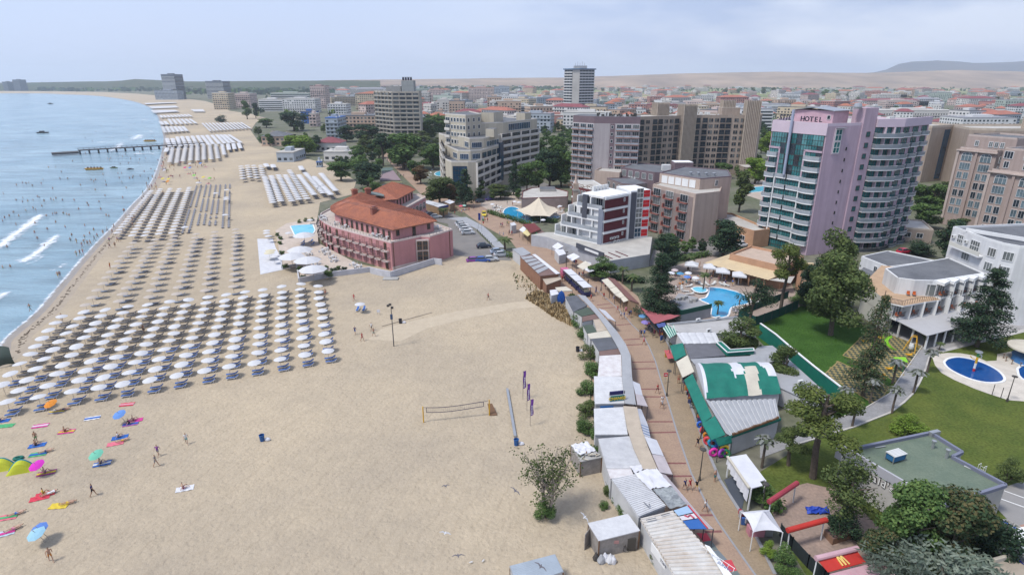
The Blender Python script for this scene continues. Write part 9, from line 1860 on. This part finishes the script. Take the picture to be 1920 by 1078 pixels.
for i,(x,y,cs,l_)in enumerate(((1370,130,[(.03,.05,.25)],'dark blue flag hanging on a pole by the plaza'),(1405,165,[(.6,.6,.6),(.03,.25,.1),(.5,.03,.04)],'white green and red flag hanging on a pole'))):
 T=empty('flag',at(x,y+20,.03,'X4'),l_,'flag');b=MB();b.tube([(0,0,0),(0,0,5)],.05,6,STEEL);b.build('pole',T);n=len(cs)
 for k,c in enumerate(cs):b=MB();b.grid((.06+k*.12,0,5-k*.75*(3/n)-2.3/n),(.75-k*.05,.2,4.8-k*.75*(3/n)-2.3/n),(.75-k*.05,.2,4.8-k*.75*(3/n)),(.06+k*.12,0,5-k*.75*(3/n)),4,4,flat('flag_%d_%d'%(i,k),c,.9),lambda u,v:Vector((0,.12*math.sin(u*6+v*3),0)));b.build('flag_cloth',T)
for i in range(9):p=at(1362,182,.03,'X4').lerp(at(1500,318,.03,'X4'),i/8);setp(post('bollard','dark short bollard along the grey plaza edge','bollard',p,.8,.09,FRAME_D),group='bollards along the plaza')
GW,GG=flat('gull_white',(.6,.6,.6),.8),flat('gull_grey',(.16,.15,.16),.8)
def gull(x,y,z,a,l_,fly=True,dark=False,roll=0):
 T=empty('gull',at(x,y,z,'B'),l_,'bird',None,a);T.rotation_euler=(roll,0,a);T.scale=(.62,)*3;m=GG if dark else GW;b=MB();b.tube([(-.3,0,.02),(-.1,0,0),(.15,0,.02),(.28,0,.06),(.36,0,.05)],[.03,.09,.1,.06,.01],8,m);b.build('body',T)
 for s in(-1,1):
  b=MB()
  if fly:w_=[(.12,s*.06,.05),(.16,s*.38,.16),(-.05,s*.85,.08),(-.1,s*.8,.07),(-.02,s*.38,.14),(-.1,s*.06,.04)];b.slab(w_,.02,GG if dark else flat('gull_wing',(.42,.43,.45),.8))
  else:b.tube([(.05,s*.04,-.05),(.05,s*.04,-.2)],.012,4,YB)
  b.build('wing' if fly else 'leg',T)
for a in((585,573,9,2.4,'grey gull flying low over the middle sand',True,True,.4),(978,600,12,1.1,'grey gull gliding left of the sparse tree',True,True,.5),(585,838,9,1.3,'white gull with spread wings over the near sand',True,False,0),(1368,748,10,.8,'grey white gull flying beside the board shed',True,False,.6),(1120,1025,12,1.2,'dark gull flying over the blue grey container',True,True,.5),(657,965,10,1.9,'dark gull seen edge on over the near sand',True,True,.2),(728,1000,.2,.4,'left white gull standing on the sand',False),(797,992,.2,.9,'right white gull standing on the sand',False)):gull(*a)
o=empty('blue_board',at(1052,572),'tall blue oval board standing among the far stalls','board');b=MB();b.lathe((0,0,0),[(.01,0),(.75,.9),(.85,1.6),(.6,2.7),(.01,3.3)],12,flat('board_blue',(.02,.09,.35),.4),1,.15);b.build('panel',o)
T=empty('pool_bar',at(790,640,0,'T8'),'round pool bar with pale disc roof and blue counter','bar');b=MB();b.lathe((0,0,2.5),[(3.3,0),(3.3,.25),(0,.7)],20,CREAMC);b.build('roof',T);b=MB();b.lathe((0,0,0),[(2.2,0),(2.2,1.1),(2.4,1.15)],16,flat('bar_blue',(.06,.2,.45)));b.build('counter',T)
for k in range(6):a=2.6+k*.4;b=MB();b.lathe((3.4*math.cos(a),2.9*math.sin(a),0),[(.18,0),(.05,.1),(.05,.7),(.2,.75)],8,WOODB);b.build('stool',T)
T=empty('villa',at(1905,1090),'white villa corner with blue shutters at the bottom right','building');P=[p-T.location for p in ats('V6',[(640,890),(905,815),(1150,960),(1150,1350),(560,1350)],3.0)];b=MB();b.prism([(p.x,p.y)for p in P],0,3.0,WHITE,top=mat('terrace_crazy',(.36,.31,.25),.9,vscale=1.5));b.build('wall',T);p=at(1500,1230,0,'V6')-T.location;b=MB();b.lathe((p.x,p.y,0),[(3.4,0),(3.4,3.3),(3.7,3.4),(3.7,3.7)],24,WHITE);b.build('round_bay',T);b=MB();b.bar(P[0]+Vector((0,0,.2)),P[1]+Vector((0,0,.2)),.3,.4,CREAMC);b.build('parapet',T)
BS=flat('shutter_blue',(.03,.05,.38));b=MB();q=Vector((p.x-3.42,p.y,2.0));b.box(q.x-.05,q.x+.1,q.y-.8,q.y+.8,.2,2.6,BS);b.build('shutter',T)
for x,y,l_ in((715,740,'white stone urn on the villa corner'),(860,640,'white oval planter on the terracotta patio'),(925,470,'grey oval planter under the blue board'),(830,420,'second grey planter near the blue board')):b=MB();b.lathe((0,0,3.0 if x==715 else 0),[(.3,0),(.22,.5),(.5,.8),(.55,1.0),(.45,1.0),(.4,.8)],14,WHITE if y>600 else CONC);setp(b.build('planter',None,at(x,y,3.0 if x==715 else 0,'V6')*Vector((1,1,0))if False else Vector((at(x,y,3.0 if x==715 else 0,'V6').x,at(x,y,3.0 if x==715 else 0,'V6').y,0))),l_,'planter')
b=MB();b.slab([at(775,290,.9,'V6'),at(820,285,.9,'V6'),at(985,380,.9,'V6'),at(960,410,.9,'V6'),at(870,350,.9,'V6')],.1,flat('board_blue',(.02,.09,.35)));setp(b.build('blue_counter'),'bright blue counter board by the asphalt drive','counter');T=empty('blue_fence',at(870,790,0,'V6'),'blue slatted gate beside the villa','gate')
for k in range(7):b=MB();b.box(k*.22-.7,k*.22-.55,-.03,.03,.1,1.5,BS);b.build('slat',T)
#   TELL THE LOOK-ALIKES APART BY PLACE
from collections import defaultdict
same=defaultdict(list)
for o in sc.objects:
 if o.parent is None and 'label' in o and o.get('kind')not in('stuff','structure'):same[o['label']].append(o)
for l_,os_ in same.items():
 if len(os_)>1:
  os_.sort(key=lambda o:screen(o.location)[0])
  for i,o in enumerate(os_):o['label']=l_+', '+('leftmost' if i==0 else 'rightmost' if i==len(os_)-1 else nth(i+1)+' from the left')
